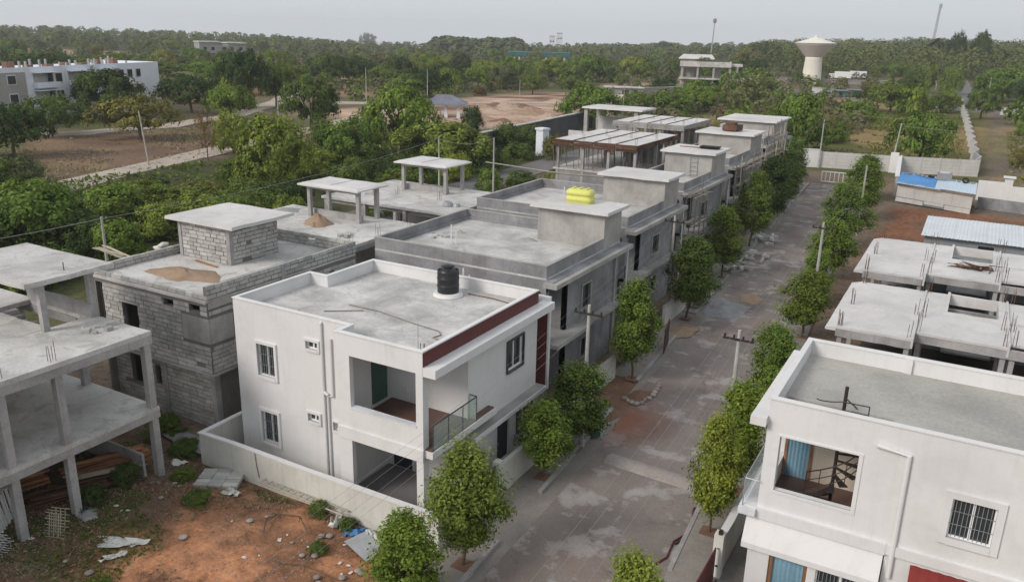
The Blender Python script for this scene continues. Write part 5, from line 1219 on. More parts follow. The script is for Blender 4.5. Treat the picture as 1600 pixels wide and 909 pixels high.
def flat_house(label, x0, x1, y0, y1, cols, cano, extra=True, seedz=0):
    T = thing('frame_house', label, 'house', ((x0+x1)/2, (y0+y1)/2, 0))
    M().box(x0, x1, y0, y1, 6.24, 6.4).build('roof_slab', MT['slab'], T)
    M().box(x0+.15, x1-.3, y0+.3, y0+.55, 5.95, 6.245).box(x1-.25, x1-.01, y0+.3, y1-.01, 5.98, 6.245).build('edge_beam', MT['beam'], T)
    M().box(x0, x1-.05, y0+.05, y1, 3.1, 3.25).build('floor_slab', MT['slab'], T)
    for x in np.linspace(x0+.3, x1-.2, 4):
        for y in np.linspace(y0+.2, y1-.2, 3): slab_col(T, float(x), float(y), 0, 6.24, .24)
    M().box(x0+2, x1-2.5, y1-1.2, y1-1.0, 3.25, 6.2).box(x0+.4, x1-3, y0+3, y0+3.1, 0, 3.1).build('infill_wall', MT['plaster2'], T)
    cx0, cx1, cy0, cy1 = cano
    canopy(T, cx0-.45, cx1+.45, cy0-.6, cy1+.6, [(cx0, cy0), (cx1, cy0), (cx0, cy1), (cx1, cy1)])
    M().box(cx0, cx1, cy0+.3, cy0+.42, 6.4, 6.8).build('stair_upstand', MT['beam'], T)
    r = random.Random(seedz)
    for i in range(8): rebar(T, r.choice(cols), y0+(y1-y0)*r.choice([.08, .45, .92]), 6.4, .6, 4)
    return T
flat_house('flat roofed concrete frame house with a canopy and conical sand heap', -38.4, -28.2, 32.75, 39.15, [-37.8, -35, -31.5, -28.6], (-35.1, -31.3, 37.25, 38.95), seedz=1)
flat_house('farther flat roofed concrete frame house with a canopy, beside the back street', -39.0, -28.4, 42.5, 50.6, [-38.5, -35.2, -31.6, -28.7], (-35.9, -32.25, 47.85, 50.0), seedz=2)
heap('sand_heap', 'conical brown sand heap on the flat roof behind the block house', 'sand heap', -33.3, 35.9, 6.4, 1.05, .95, .62, 'sand', 3)
heap('gravel_patch', 'low grey gravel patch at the left corner of the roof with the sand heap', 'gravel', -37.3, 37.6, 6.39, 1.1, .8, .12, 'gsand', 4)
planks('plank', 'thin pale stick lying down over the conical sand heap', 'stick', -32.95, 35.0, 6.6, 1, 1.6, 'bamboo', .01, -1.35, wid=.06)
t = thing('hand_mixer', 'small heap of steel moulds on the farther flat roof', 'moulds', (-29.9, 44.6, 6.4))
M().lathe([(.28, 0), (.34, .05), (.30, .30), (.2, .32), (.2, .05)], 12).build('bucket', MT['steel'], t, world=False)
M().lathe([(.25, 0), (.28, .02), (.22, .22), (.1, .24)], 12, .55, .2).build('bucket', MT['steel'], t, world=False)
# --- houses still in formwork
def formwork_house(label, x0, x1, y0, y1, z=6.4, ncol=4, props=34, seed=1, fmat='form'):
    T = thing('formwork_house', label, 'house', ((x0+x1)/2, (y0+y1)/2, 0)); r = random.Random(seed)
    M().box(x0+.1, x1-.1, y0+.1, y1-.1, z-.2, z).build('roof_slab', MT['slab_r'], T)
    k = 4; w = (x1-x0)/k
    for i in range(1, k): M().box(x0+i*w-.12, x0+i*w+.12, y0+.1, y1-.1, z, z+.05).build('form_joint', MT['form'], T)
    pm = M().box(-.5, .5, -.5, .5, -.5, .5).mesh('form_plank', MT[fmat])
    n = int((x1-x0)/2.2)
    for i in range(n):
        for j in range(3): inst('form_plank', pm, T, ((x0-(x0+x1)/2)+(i+.5)*(x1-x0)/n, y0-(y0+y1)/2-.03+r.uniform(-.05, .05), z-.08-j*.25), (0, r.uniform(-.01, .01), 0), ((x1-x0)/n*.98, .06, .23))
    n = int((y1-y0)/2.2)
    for i in range(n):
        for j in range(2): inst('form_plank', pm, T, (x1-(x0+x1)/2+.03+r.uniform(-.04, .04), (y0-(y0+y1)/2)+(i+.5)*(y1-y0)/n, z-.1-j*.26), (r.uniform(-.01, .01), 0, 0), (.06, (y1-y0)/n*.98, .24))
    for x in np.linspace(x0+.5, x1-.3, ncol):
        for y in np.linspace(y0+.4, y1-.4, 3):
            slab_col(T, float(x), float(y), 0, z-.2, .3); rebar(T, float(x), float(y), z, .9)
    prm = M().tube([(0, 0, 0), (0, 0, 1)], .045, 5).mesh('prop', MT['greypole'])
    for i in range(props): inst('prop', prm, T, (r.uniform(x0, x1)-(x0+x1)/2, r.choice([y0+.3, y0+1.5, y0+3, (y0+y1)/2, y1-1])-(y0+y1)/2, 3.3), (r.uniform(-.12, .12), r.uniform(-.12, .12), 0), (1, 1, z-3.45))
    for i in range(props//2): inst('prop', prm, T, (x1-.2-(x0+x1)/2+r.uniform(-.3, .1), r.uniform(y0, y1)-(y0+y1)/2, 3.3), (r.uniform(-.1, .1), r.uniform(-.1, .1), 0), (1, 1, z-3.45))
    M().box(x0, x1, y0+.2, y1, 3.1, 3.28).build('floor_slab', MT['slab'], T)
    M().box(x0+.6, x1-.5, y0+.3, y0+.5, 0, 3.1).build('infill_wall', MT['plaster'], T); M().box(x0+5, x1-.5, y1-4.0, y1-3.8, 3.28, 6.0).build('rear_wall', MT['plaster'], T)
    return T
formwork_house('nearer roof slab in brown plank formwork on props behind the grey houses', -41.0, -31.1, 82.0, 95.3, seed=1)
formwork_house('farther roof slab in plank formwork, half behind the nearer propped slab', -43.8, -33.7, 105.5, 117.5, seed=2, props=26, fmat='beam')
t = thing('stair_canopy_frame', 'white roofed stair canopy on tall columns left of the formwork slabs', 'canopy', (-51.5, 126, 0))
M().frust(-56.8, -46.4, 123.5, 130.0, 6.15, 6.4, .1).build('roof', MT['slab_r'], t)
for x, y in ((-56.2, 124.2), (-47.6, 124.2), (-56.2, 129.2), (-47.6, 129.2)): slab_col(t, x, y, 0, 6.15, .6, mat='plaster2')
M().box(-55.9, -49, 128.4, 128.6, 1.2, 4.6).build('back_wall', MT['slab_r'], t); M().box(-58.5, -52.5, 122.5, 122.7, 0, 2.6).build('front_wall', MT['slab_r'], t)

# ================================================================== RIGHT HAND FRAME SLABS
def right_frame(label, X, y0, y1, seed):
    """ground storey slabs with upstand joints; X shifts the plan"""
    T = thing('frame_house', label, 'house', (X+4, (y0+y1)/2, 0)); r = random.Random(seed); H_ = y1-y0
    top = 3.3
    parts = [(-4.75, -1.2, y0, y0+H_*.42, 0), (-4.75, -1.2, y0+H_*.45, y1, 0), (-1.1, 3.0, y0+H_*.14, y0+H_*.57, -.03), (-1.1, .0, y0+H_*.6, y1, 0), (3.1, 12.5, y0+H_*.20, y0+H_*.55, 0), (3.1, 12.5, y0+H_*.58, y1, .0)]
    for a, b, c, d, dz in parts: M().box(X+a, X+b, c, d, top-.13+dz, top+dz).build('slab', MT['slab_r'], T)
    bm = M(); z0, z1 = top-.55, top-.131
    bm.box(X-4.75, X-1.2, y0+.01, y0+.24, z0, z1).box(X-4.74, X-4.5, y0+.24, y1-.01, z0, z1).box(X-1.1, X+12.5, y0+H_*.14+.01, y0+H_*.14+.25, z0-.05, z1-.03).box(X-1.45, X-1.21, y0+.24, y1-.01, z0, z1)
    bm.build('front_beam', MT['beam'], T)
    up = M().box(X-1.2, X-1.1, y0, y1, top-.5, top+.07).box(X-4.75, X-1.2, y0+H_*.42, y0+H_*.45, top-.2, top+.07).box(X-1.1, X+3.0, y0+H_*.57, y0+H_*.6, top-.5, top+.05).box(X+.0, X+.15, y0+H_*.6, y1, top-.5, top+.14).box(X+.15, X+3.0, y1-.2, y1, top-.55, top+.05).box(X+3.0, X+3.1, y0+H_*.14, y1, top-.5, top+.12).box(X+2.6, X+3.0, y0+H_*.6, y1-.2, top-.5, top+.05)
    up.box(X-1.27, X-1.2, y0+.1, y0+H_*.41, top, top+.06)
    up.build('upstand', MT['slab_r'], T)
    M().quad((X-5.3, y0+.02, top-.16), (X-4.752, y0+.02, top-.03), (X-4.752, y1, top-.03), (X-5.3, y1, top-.16)).quad((X-5.3, y0+.02, top-.16), (X-5.3, y0+.02, top-.28), (X-4.752, y0+.02, top-.28), (X-4.752, y0+.02, top-.03)).quad((X-5.3, y1, top-.28), (X-4.752, y1, top-.28), (X-4.752, y0+.02, top-.28), (X-5.3, y0+.02, top-.28)).build('street_chajja', MT['slab_r'], T)
    for x in (-4.55, -1.35, -.9, 2.9, 3.3, 8, 12):
        for y in (y0+.25+(H_*.14 if x > -1.2 else 0), y0+H_*.55, y1-.15):
            slab_col(T, X+x, y, 0, top-.5, .24, mat='beam')
    for x in (-4.6, -4.55, -1.35, -.95, 2.85, 3.25, 8):
        for y in (y0+.2+(H_*.14 if x > -1 else 0), y0+H_*.44, y1-.2): rebar(T, X+x+r.uniform(-.05, .05), y, top, .95, 4, .07)
    M().box(X+.15, X+2.6, y0+H_*.62, y1-.2, .9, 1.0).build('pit_floor', MT['beam'], T)
    M().box(X-1.5, X+12, y0+H_*.9, y0+H_*.92, 0, 2.7).box(X-4.2, X-1.5, y1-1.2, y1-1.1, 0, 2.7).build('infill_wall', MT['plaster'], T)
    return T
right_frame('bare one storey concrete frame right behind the right hand white house', -.12, 43.4, 53.0, 1)
right_frame('one storey concrete frame slab with a heap of sticks on top', -.45, 56.1, 66.6, 2)
tag(M().box(-4.2, 12, 31.5, 68.5, -.05, .09).build('plot_ground', MT['darksoil_shade']), kind='structure')  # dark earth, its colour darkened further to paint in shade under the frame slabs
t = thing('stick_heap', 'heap of dark brown formwork sticks on the farther frame slab', 'sticks', (1.05, 60.6, 3.27)); sm_ = M().box(-.5, .5, -.5, .5, -.5, .5).mesh('stick', MT['form']); r = random.Random(8)
for i in range(46): inst('stick', sm_, t, (r.gauss(0, .55), r.gauss(0, .32), .04+.30*max(0, 1-abs(r.gauss(0, .6)))*r.random()), (r.uniform(-.25, .25), r.uniform(-.25, .25), r.gauss(.1, .7)), (r.uniform(.5, 1.3), .06, .04))

# ================================================================== SHEDS, WALLS AND THE GATE AT THE END
def corrugated(x0, x1, y0, z0, y1, z1, pitch=.24, amp=.035, th=.0):
    mb = M(); n = int((x1-x0)/(pitch/2))
    for i in range(n+1):
        x = x0+(x1-x0)*i/n; d = amp if i % 2 else 0; mb.v += [(x, y0, z0+d), (x, y1, z1+d)]
    for i in range(n): mb.f.append((2*i, 2*i+2, 2*i+3, 2*i+1))
    return mb
def sheet_roof(T, x0, x1, y0, z0, y1, z1, n, mat, name='roof_sheet', pitch=.24):
    w = (x1-x0)/n
    for i in range(n): corrugated(x0+i*w, x0+(i+1)*w+.05, y0, z0+.012*(i % 2), y1, z1+.012*(i % 2), pitch).build(name, MT[mat], T)
T = thing('sheet_shed', 'long shed under pale corrugated sheets behind the farther frame slab', 'shed', (5, 77, 0))
sheet_roof(T, -2.85, 13, 72.7, 2.6, 79.8, 2.95, 14, 'tin')
M().wall('y', 73.2, 73.3, -2.6, 13, 0, 2.58, [(1.3, 2.4, 1.85, 2.2)]).box(-2.6, -2.5, 73.3, 79.5, 0, 2.65).box(-2.6, 13, 79.4, 79.5, 0, 2.85).build('wall', MT['greytin'], T)
M().box(1.3, 2.4, 73.32, 73.36, 1.85, 2.2).build('vent', MT['dark'], T)
tag(M().prism([(-4.5, 67.6), (9, 68.6), (9, 71.8), (-1.5, 71.6), (-4.8, 70.6)], .05, .16).build('concrete_apron', MT['slab_r']), kind='structure')
T = thing('blue_roof_shed', 'low white panelled labour shed with a half blue sheet roof', 'shed', (-3.5, 102, 0))
R_ = T; x0, x1 = -7.4, .55
def skew(mb, f): mb.v = [(x, y+f*(x-x0), z) for x, y, z in mb.v]; return mb
w = (x1-x0)/8
for i in range(8): skew(corrugated(x0+i*w, x0+(i+1)*w+.05, 101.9, 2.35+.012*(i % 2), 107.5, 2.75+.012*(i % 2)), -.45).build('roof_sheet', MT['bluetin' if i < 4 else 'tin2'], T)
skew(M().quad((x0, 101.7, 2.30), (x1-3.4, 101.7, 2.30), (x1-3.4, 102.2, 2.40), (x0, 102.2, 2.40)), -.45).build('lower_sheet', MT['tin2'], T)
for i in range(4):
    w = (x1-x0-.3)/4; skew(M().box(x0+.15+i*w, x0+.15+(i+1)*w-.02, 102.4, 102.46, .7, 1.95), -.45).build('wall_panel', MT['precast'], T)
skew(M().box(x0+.15, x1-.15, 102.47, 102.53, .15, 1.95), -.45).build('wall_backing', MT['greytin'], T)
for a, b, c, d in ((0, 2.9, .15, .62), (3.0, 5.0, .35, .68), (5.1, 7.6, .15, .66)): skew(M().box(x0+.15+a, x0+.15+b, 102.38, 102.44, c, d), -.45).build('wall_panel', MT['precast'], T)
M().box(x1-.25, x1-.15, 99.1, 104, .1, 2.3).build('end_wall', MT['precast'], T)
# odds and ends weighing down the shed roof
def tyre(x, y, z, lab, rx=0): 
    mb = M(); n, k = 16, 8
    for i in range(n):
        a = 2*math.pi*i/n
        for j in range(k): b = 2*math.pi*j/k; rr_ = .27+.09*math.cos(b); mb.v.append((rr_*math.cos(a), rr_*math.sin(a), .09*math.sin(b)))
    for i in range(n):
        for j in range(k): mb.f.append((i*k+j, ((i+1) % n)*k+j, ((i+1) % n)*k+(j+1) % k, i*k+(j+1) % k))
    o = mb.build('tyre', MT['rubber'], smooth=True); o.location = (x, y, z); o.rotation_euler = (rx, .2, 0); tag(o, lab, 'tyre', None)
tyre(-.6, 103.6, 3.0, 'black tyre propped on the pale right part of the labour shed roof', .9)
tyre(-4.1, 105.4, 2.85, 'black tyre lying flat on the blue part of the labour shed roof')
t = thing('roof_box', 'grey sheet box with a pale lid on the labour shed roof', 'box', (-2.75, 104.6, 2.72)); M().box(-.75, .75, -.5, .5, 0, .75).build('box', MT['greytin'], t, world=False); M().box(-.55, .5, -.3, .3, .75, .9).build('lid', MT['precast'], t, world=False)
sb = M().lathe([(.05, -.02), (.16, .0), (.19, .08), (.12, .15), (.03, .16)], 8).mesh('stone', MT['stone'], smooth=True)
r = random.Random(4)
for i in range(16):
    o = link(bpy.data.objects.new('roof_weight', sb)); o.location = (-6.9+i*.47, 106.7-.45*i*.47+r.uniform(-.2, .1), 2.72); o.scale = (r.uniform(.7, 1.5), r.uniform(.7, 1.3), r.uniform(.7, 1.3)); o.rotation_euler.z = r.random()*6
    tag(o, 'stone weighing down the far edge of the labour shed roof', 'stone', 'stones on the labour shed roof')
# precast end wall: posts and stacked panels
def precast_wall(name, label, P0, P1, n, h=2.3, rows=5, mat='precast', group=None):
    a = Vector(P0); b = Vector(P1); T = thing(name, label, 'wall', (a.x, a.y, 0), math.atan2(b.y-a.y, b.x-a.x), group); L = (b-a).length; w = L/n
    pm = M().box(-.07, .07, -.08, .08, 0, h+.06).mesh('post', MT[mat]); qm = M().box(.075, w-.075, -.025, .025, .012, h/rows-.012).mesh('panel', MT[mat])
    for i in range(n+1): inst('post', pm, T, (i*w, 0, 0))
    for i in range(n):
        for j in range(rows): inst('panel', qm, T, (i*w, 0, j*h/rows))
    M().box(0, L, -.012, .012, 0, h-.02).build('joint_core', MT['beam'], T, world=False)
    return T
precast_wall('precast_wall', 'precast panel boundary wall closing the end of the street behind the bar gate', (-19.4, 124.7), (-9.6, 126.6), 5)
precast_wall('precast_wall', 'precast panel boundary wall standing behind the blue roofed shed', (-8.9, 126.8), (.45, 129.6), 4)
T = thing('plastered_wall', 'smooth white plastered wall left of the far utility pole', 'wall', (-24, 122, 0))
M().prism([(-29, 121.5), (-19.5, 124.6), (-19.6, 124.85), (-29.1, 121.8)], 0, 2.5).build('wall', MT['white'], T); M().prism([(-29, 121.45), (-19.5, 124.55), (-19.65, 124.9), (-29.15, 121.85)], 2.5, 2.58).build('coping', MT['white'], T)
T = thing('boundary_wall', 'white plastered side wall running back from the blue roofed shed', 'wall', (-9, 118, 0))
M().prism([(-7.9, 106.5), (-7.6, 106.5), (-9.1, 127.2), (-9.4, 127.2)], 0, 2.3).build('wall', MT['white'], T); M().prism([(-8.0, 106.4), (-7.5, 106.4), (-9.0, 127.25), (-9.5, 127.25)], 2.3, 2.38).build('coping', MT['white'], T)
M().box(-10.4, -9.4, 126.0, 126.9, 0, 2.75).build('pillar', MT['white'], T)
T = thing('bar_gate', 'low white bar gate across the far end of the street', 'gate', (-16.9, 111.0, 0)); L = 3.75
M().box(0, L, -.04, .04, .18, .28).box(0, L, -.04, .04, 1.42, 1.54).box(0, .1, -.04, .04, .28, 1.42).box(L-.1, L, -.04, .04, .28, 1.42).box(L-1.0, L-.1, -.03, .03, 1.05, 1.12).build('frame', MT['frame'], T, world=False)
bm = M().box(-.04, .04, -.03, .03, .28, 1.42).mesh('bar', MT['frame'])
for i in range(6): inst('bar', bm, T, (.55+i*.52, 0, 0))
T = thing('stepped_wall', 'white wall with stepped top and a square pier at the right edge', 'wall', (4, 110.5, 0))
M().box(.7, 3.4, 109.9, 110.1, 0, 2.3).box(4.1, 6.0, 109.2, 109.4, 0, 2.0).box(6.0, 12, 109.2, 109.4, 0, 1.55).build('wall', MT['white'], T)
M().box(3.3, 4.15, 109.3, 110.15, 0, 2.9).build('pier', MT['white'], T); M().box(3.1, 4.35, 109.1, 110.35, 2.9, 3.02).build('pier_cap', MT['white'], T)
T = thing('block_wall', 'low grey block wall in front of the white stepped wall', 'wall', (5, 104.5, 0)); M().prism([(.9, 104.2), (14, 101.0), (14, 101.25), (.9, 104.45)], 0, 1.25).build('wall', MT['plaster'], T)
# zigzag boundary wall
T = thing('zigzag_wall', 'long pale boundary wall folded in a zigzag, running away beyond the end wall', 'wall', (0, 130, 0)); P = []
for i in range(33):
    y = 130.2+i*4.8; x = .45-.046*(y-130)*(1 if y < 999 else 1)+(.38 if i % 2 else -.38); P.append((x, y))
for i in range(len(P)-1):
    a, b = Vector(P[i]), Vector(P[i+1]); nn = Vector((-(b-a).y, (b-a).x)).normalized()*.05
    M().prism([tuple(a-nn)[::1], tuple(b-nn), tuple(b+nn), tuple(a+nn)][::1], gz1(*P[i])-.4, gz1(*P[i])+2.25).build('panel', MT['precast'], T)
T = thing('long_wall', 'long pale boundary wall crossing behind the dry plot at the right edge', 'wall', (30, 255, 0)); M().prism([(3.5, 257), (70, 232), (70, 232.4), (3.5, 257.4)], -1, 1.6).build('wall', MT['precast'], T)

# ================================================================== UTILITY POLES AND WIRES
def upole(label, x, y, h=6.5, arm=1.3, z=.1, az=None, lean=0, group=None, name='utility_pole'):
    T = thing(name, label, 'pole', (x, y, z), 0, group)
    M().tube([(0, 0, -.3), (lean*.5, 0, h*.5), (lean, 0, h)], .12, 8, .07).build('shaft', MT['pole'], T, world=False)
    if arm:
        M().box(lean-arm/2, lean+arm/2, -.10, -.04, h-.42, h-.33).build('crossarm', MT['iron'], T, world=False)
        for k in (-.45, -.15, .15, .45): M().lathe([(.02, h-.33), (.045, h-.29), (.045, h-.22), (.02, h-.19)], 8, lean+k*arm, -.07).build('insulator', MT['iron'], T, world=False)
    return Vector((x+lean, y-.07, z+h-.2))
pL = [upole('concrete pole with a dark crossarm on the left pavement beside the green bin', -13.1, 30.2),
      upole('concrete pole with a crossarm before the third grey house, half sunk in tree crowns', -16.0, 49.7)]
pR = [upole('concrete pole with a rusty crossarm rising from the trees behind the right white house', -6.88, 30.6, arm=1.2),
      upole('concrete pole with a crossarm right of the street beside the nearer frame slab', -7.6, 53.4),
      upole('pale concrete post among the tree tops farther down the right side of the street', -8.6, 81.8, arm=0)]
pE = upole('tall concrete pole in front of the end wall, left of the bar gate', -19.5, 124.2, 6.7, arm=.9)
pE2 = upole('leaning concrete pole behind the boundary wall pillar at the street end', -10.3, 127.5, 6.6, arm=0, lean=.5)
pB = [upole('slim pole standing behind the farther roof canopy', -50.8, 74.1, 6.4, arm=0), upole('concrete pole on the verge of the back street', -46.2, 78.0, 6.4, arm=0),
      upole('short pole among the bushes behind the block house roof', -44.0, 29.3, 6.5, arm=0)]
upole('leaning pale pole standing in the brown field by the dirt track', -93, 69.5, 6.8, arm=0, lean=-.9)
upole('straight post by the far bend behind the dark round tree', -103.8, 103.6, 6.3, arm=0)
for (px, py, h, lab) in ((573, 168, 9, 'slim pole left of the largest round tree'), (668, 160, 8, 'slim pole on the pale land left of the grey roofed arch'), (812, 150, 5, 'thin pole by the cleared land trees'), (972, 196, 8, 'thin pole above the white stair canopy'), (1541, 165, 8.4, 'pale leaning pole left of the wide tree by the straight road'), (1532, 160, 4, 'short pale post at the road corner'), (1462, 140, 7, 'pale pole in front of the skyline palms')):
    q = px_at(px, py, 0); upole(lab, q.x, q.y, h, arm=0, z=gz1(q.x, q.y))
def wire(name, label, pts, sag, r=.0045, group=None):
    P = []
    for a, b in zip(pts[:-1], pts[1:]):
        a, b = Vector(a), Vector(b)
        for i in range(14): t = i/14; q = a.lerp(b, t); q.z -= sag*4*t*(1-t); P.append(q)
    P.append(Vector(pts[-1])); o = M().tube(P, r, 4).build(name, MT['wire']); return tag(o, label, 'wire', group)
for k, dx in enumerate((-.55, -.2, .2, .55)):
    wire('power_line', 'overhead wire strung between the left hand street poles', [(-11.6+dx, 5, 6.5), (-13.1+dx, 30.1, 6.5), (-16.0+dx, 49.6, 6.5), (-17.8+dx, 80, 6.6), (-19.5+dx*.6, 124, 6.8)], .45, group='wires over the left pavement')
    wire('power_line', 'overhead wire strung between the right hand street poles', [(-6.1+dx, 6, 6.5), (-6.88+dx, 30.5, 6.5), (-7.6+dx, 53.3, 6.5), (-8.6+dx, 81.7, 6.5)], .5, group='wires over the right side of the street')
wire('power_line', 'single wire crossing the weedy ground behind the end wall to the right', [(-10.0, 127.5, 6.3), (60, 131, 6.5)], .6, .02)
wire('power_line', 'wire running past the short pole behind the block house', [(-52, 8, 6.3), (-44, 29.3, 6.5), (-50.8, 74.1, 6.4), (-46.2, 78, 6.4)], .6, .016)

# ================================================================== ROOF AND STREET CLUTTER
T = thing('water_tank', 'black plastic water tank on a white plinth on the white house roof', 'water tank', (-18.95, 28.3, 6.5))
M().lathe([(.62, 0), (.66, .02), (.60, .16), (.48, .17)], 28).build('plinth', MT['white'], T, world=False)
M().lathe([(.46, .17), (.47, .2), (.47, .42), (.485, .44), (.485, .48), (.47, .5), (.47, .75), (.485, .77), (.485, .81), (.47, .83), (.47, 1.05), (.46, 1.13), (.40, 1.20), (.22, 1.27), (.2, 1.27)], 32).build('body', MT['plastic_black'], T, world=False, smooth=True)
M().lathe([(.22, 1.26), (.23, 1.28), (.22, 1.36), (.08, 1.39)], 24).build('lid', MT['plastic_black'], T, world=False)
for i in range(5):
    a = i*1.257; M().box(-.03, .03, .23, .45, 1.17, 1.25).build('rib', MT['plastic_black'], T, world=False).rotation_euler.z = a
T = thing('yellow_tank', 'yellow ribbed plastic loft tank on the stair roof of the nearest grey house', 'water tank', (-18.8, 41.3, 8.5), R(2))
mb = M(); 
for zz, e in ((0, .0), (.12, .02), (.14, .05), (.30, .05), (.32, .0), (.44, .0), (.46, .05), (.62, .04), (.72, -.05), (.76, -.15)):
    a, b = .72+e, .42+e; pts = []
    for i in range(24):
        t = 2*math.pi*i/24; c, s = math.cos(t), math.sin(t); pts.append((a*math.copysign(abs(c)**.4, c), b*math.copysign(abs(s)**.4, s), zz))
    mb.v += pts
for i in range(9):
    for j in range(24): j2 = (j+1) % 24; mb.f.append((i*24+j, i*24+j2, (i+1)*24+j2, (i+1)*24+j))
mb.f.append(tuple(9*24+j for j in range(24))); mb.build('body', MT['plastic_yellow'], T, world=False, smooth=True)
for dx in (-.4, 0, .4): M().box(dx-.06, dx+.06, -.27, .27, .74, .82).build('rib', MT['plastic_yellow'], T, world=False)
def tubething(name, label, cat, pts, r, mat, n=6, group=None): o = M().tube(pts, r, n).build(name, MT[mat]); return tag(o, label, cat, group)
tubething('roof_pipe', 'thin grey pipe lying along the middle of the white house roof', 'pipe', [(-21.6, 24.9, 6.53), (-20.0, 24.9, 6.53), (-18.1, 24.5, 6.53), (-16.7, 24.3, 6.53), (-16.4, 24.0, 6.53), (-16.5, 23.6, 6.53), (-16.0, 23.5, 6.53)], .022, 'greypole')
tubething('roof_rod', 'short rod lying across the grey pipe on the white house roof', 'rod', [(-21.9, 23.7, 6.53), (-20.6, 24.6, 6.55)], .025, 'greypole')
tubething('roof_cable', 'brown cable along the far edge of the white house roof', 'cable', [(-18.3, 28.9, 6.52), (-17.0, 28.9, 6.52), (-15.9, 28.7, 6.52), (-15.45, 28.4, 6.55)], .025, 'rust')
T = thing('antenna_rod', 'thin rod with rebar stubs at the front corner of the white house roof', 'rod', (-15.75, 21.65, 6.5)); M().tube([(0, 0, 0), (0, 0, 1.35)], .012, 5).build('rod', MT['steel'], T, world=False)
M().tube([(.1, 0, 0), (.1, 0, .62)], .014, 4).tube([(.18, .06, 0), (.2, .06, .6)], .014, 4).tube([(.25, .0, 0), (.27, .02, .63)], .014, 4).build('rebar_stub', MT['rust'], T, world=False)
T = thing('iron_ladder', 'thin bent iron offcuts near the left corner of the white house roof', 'iron scrap', (-22.9, 22.9, 6.52)); M().tube([(-.5, -.1, 0), (0, .15, .03), (.35, 0, 0)], .02, 5).tube([(-.1, -.2, 0), (.2, .25, .04), (.5, .1, 0)], .02, 5).build('offcut', MT['rust'], T, world=False)
for (x, y, z, lab) in ((-23.9, 36.0, 6.45, 'two upright white conduits in the middle of the nearest grey roof'), (-24.0, 50.0, 6.45, 'upright white conduit in the middle of the second grey roof'), (-19.2, 29.9, 6.2, 'pair of grey pipes against the wall behind the black tank')):
    T = thing('conduit', lab, 'pipe', (x, y, z)); M().tube([(0, 0, 0), (0, 0, 1.1)], .035, 6).build('tube', MT['pipe'], T, world=False); M().tube([(.25, .1, 0), (.25, .1, .8)], .03, 6).build('tube', MT['pipe'], T, world=False)
    M().tube([(-.2, 0, .55), (.35, .05, .55)], .02, 5).build('tie', MT['steel'], T, world=False)
heap('rubble', 'small dark rubble lump on the nearest grey roof', 'rubble', -25.0, 38.6, 6.45, .3, .2, .15, 'stone', 7); heap('cement_mound', 'spilled grey mortar beside the stair room of the nearest grey house', 'mortar', -20.9, 39.3, 6.45, .5, .25, .15, 'gsand', 8)
tubething('bamboo_pole', 'yellow bamboo pole laid across the back parapet of the second grey house', 'pole', [(-31.8, 52.5, 8.2), (-27.0, 55.2, 7.5)], .05, 'bamboo'); tubething('bamboo_pole', 'pale board resting on the rear parapet of the second grey house', 'pole', [(-27.5, 55.0, 7.5), (-22.6, 57.4, 7.2)], .06, 'bamboo')
T = thing('roof_ladder', 'small iron ladder leaning on the stair room of the third grey house', 'ladder', (-20.4, 66.05, 7.0)); M().tube([(0, 0, -.5), (0, .1, 1.2)], .03, 5).tube([(.6, 0, -.5), (.6, .1, 1.2)], .03, 5).build('rail', MT['steel'], T, world=False)
for i in range(5): M().tube([(0, .02*i, -.3+i*.33), (.6, .02*i, -.3+i*.33)], .022, 5).build('rung', MT['steel'], T, world=False)
T = thing('mixer_drum', 'rusty round mixer drum with a pipe on the fourth stair roof', 'mixer', (-22.0, 84.0, 8.5)); M().lathe([(.75, 0), (.9, .15), (.85, .55), (.6, .62), (.62, .85), (.4, .92)], 16).build('drum', MT['form'], T, world=False); M().box(.6, 1.1, -.3, .3, .1, .7).build('motor_box', MT['iron'], T, world=False); M().tube([(-.5, 0, .9), (-4.5, 1, -.2)], .08, 6).build('pipe', MT['rust'], T, world=False)
T = thing('mortar_tray', 'black mortar tray and boards on the third stair roof', 'tray', (-19.6, 68.8, 8.5)); M().frust(-.7, .7, -.35, .35, 0, .22, -.12).build('tray', MT['rubber'], T, world=False); M().box(-2.6, -.9, -.2, .05, .0, .06).box(-2.2, -.8, .1, .3, .0, .05).build('board', MT['wood'], T, world=False)
r = random.Random(19)
for i, (x, y, z, lab) in enumerate(((-25.2, 37.0, 6.46, 'few broken blocks left on the nearest grey roof'), (-22.3, 35.0, 6.46, 'offcut planks and a block near the front of the nearest grey roof'), (-23.8, 51.5, 6.46, 'small pile of block bits on the second grey roof'), (-30.0, 34.3, 6.41, 'loose blocks on the front of the flat roof with the sand heap'), (-36.5, 45.0, 6.41, 'loose blocks on the left of the farther flat roof'), (-27.6, 17.6, 6.41, 'loose block bits beside the canopy column of the nearest frame house'))):
    T = thing('block_debris', lab, 'rubble', (x, y, z)); bm_ = M().box(-.14, .14, -.09, .09, 0, .12).mesh('block_bit', MT['block'])
    for j in range(7): inst('block_bit', bm_, T, (r.gauss(0, .35), r.gauss(0, .25), 0), (0, 0, r.random()*3), (r.uniform(.5, 1.3),)*3)
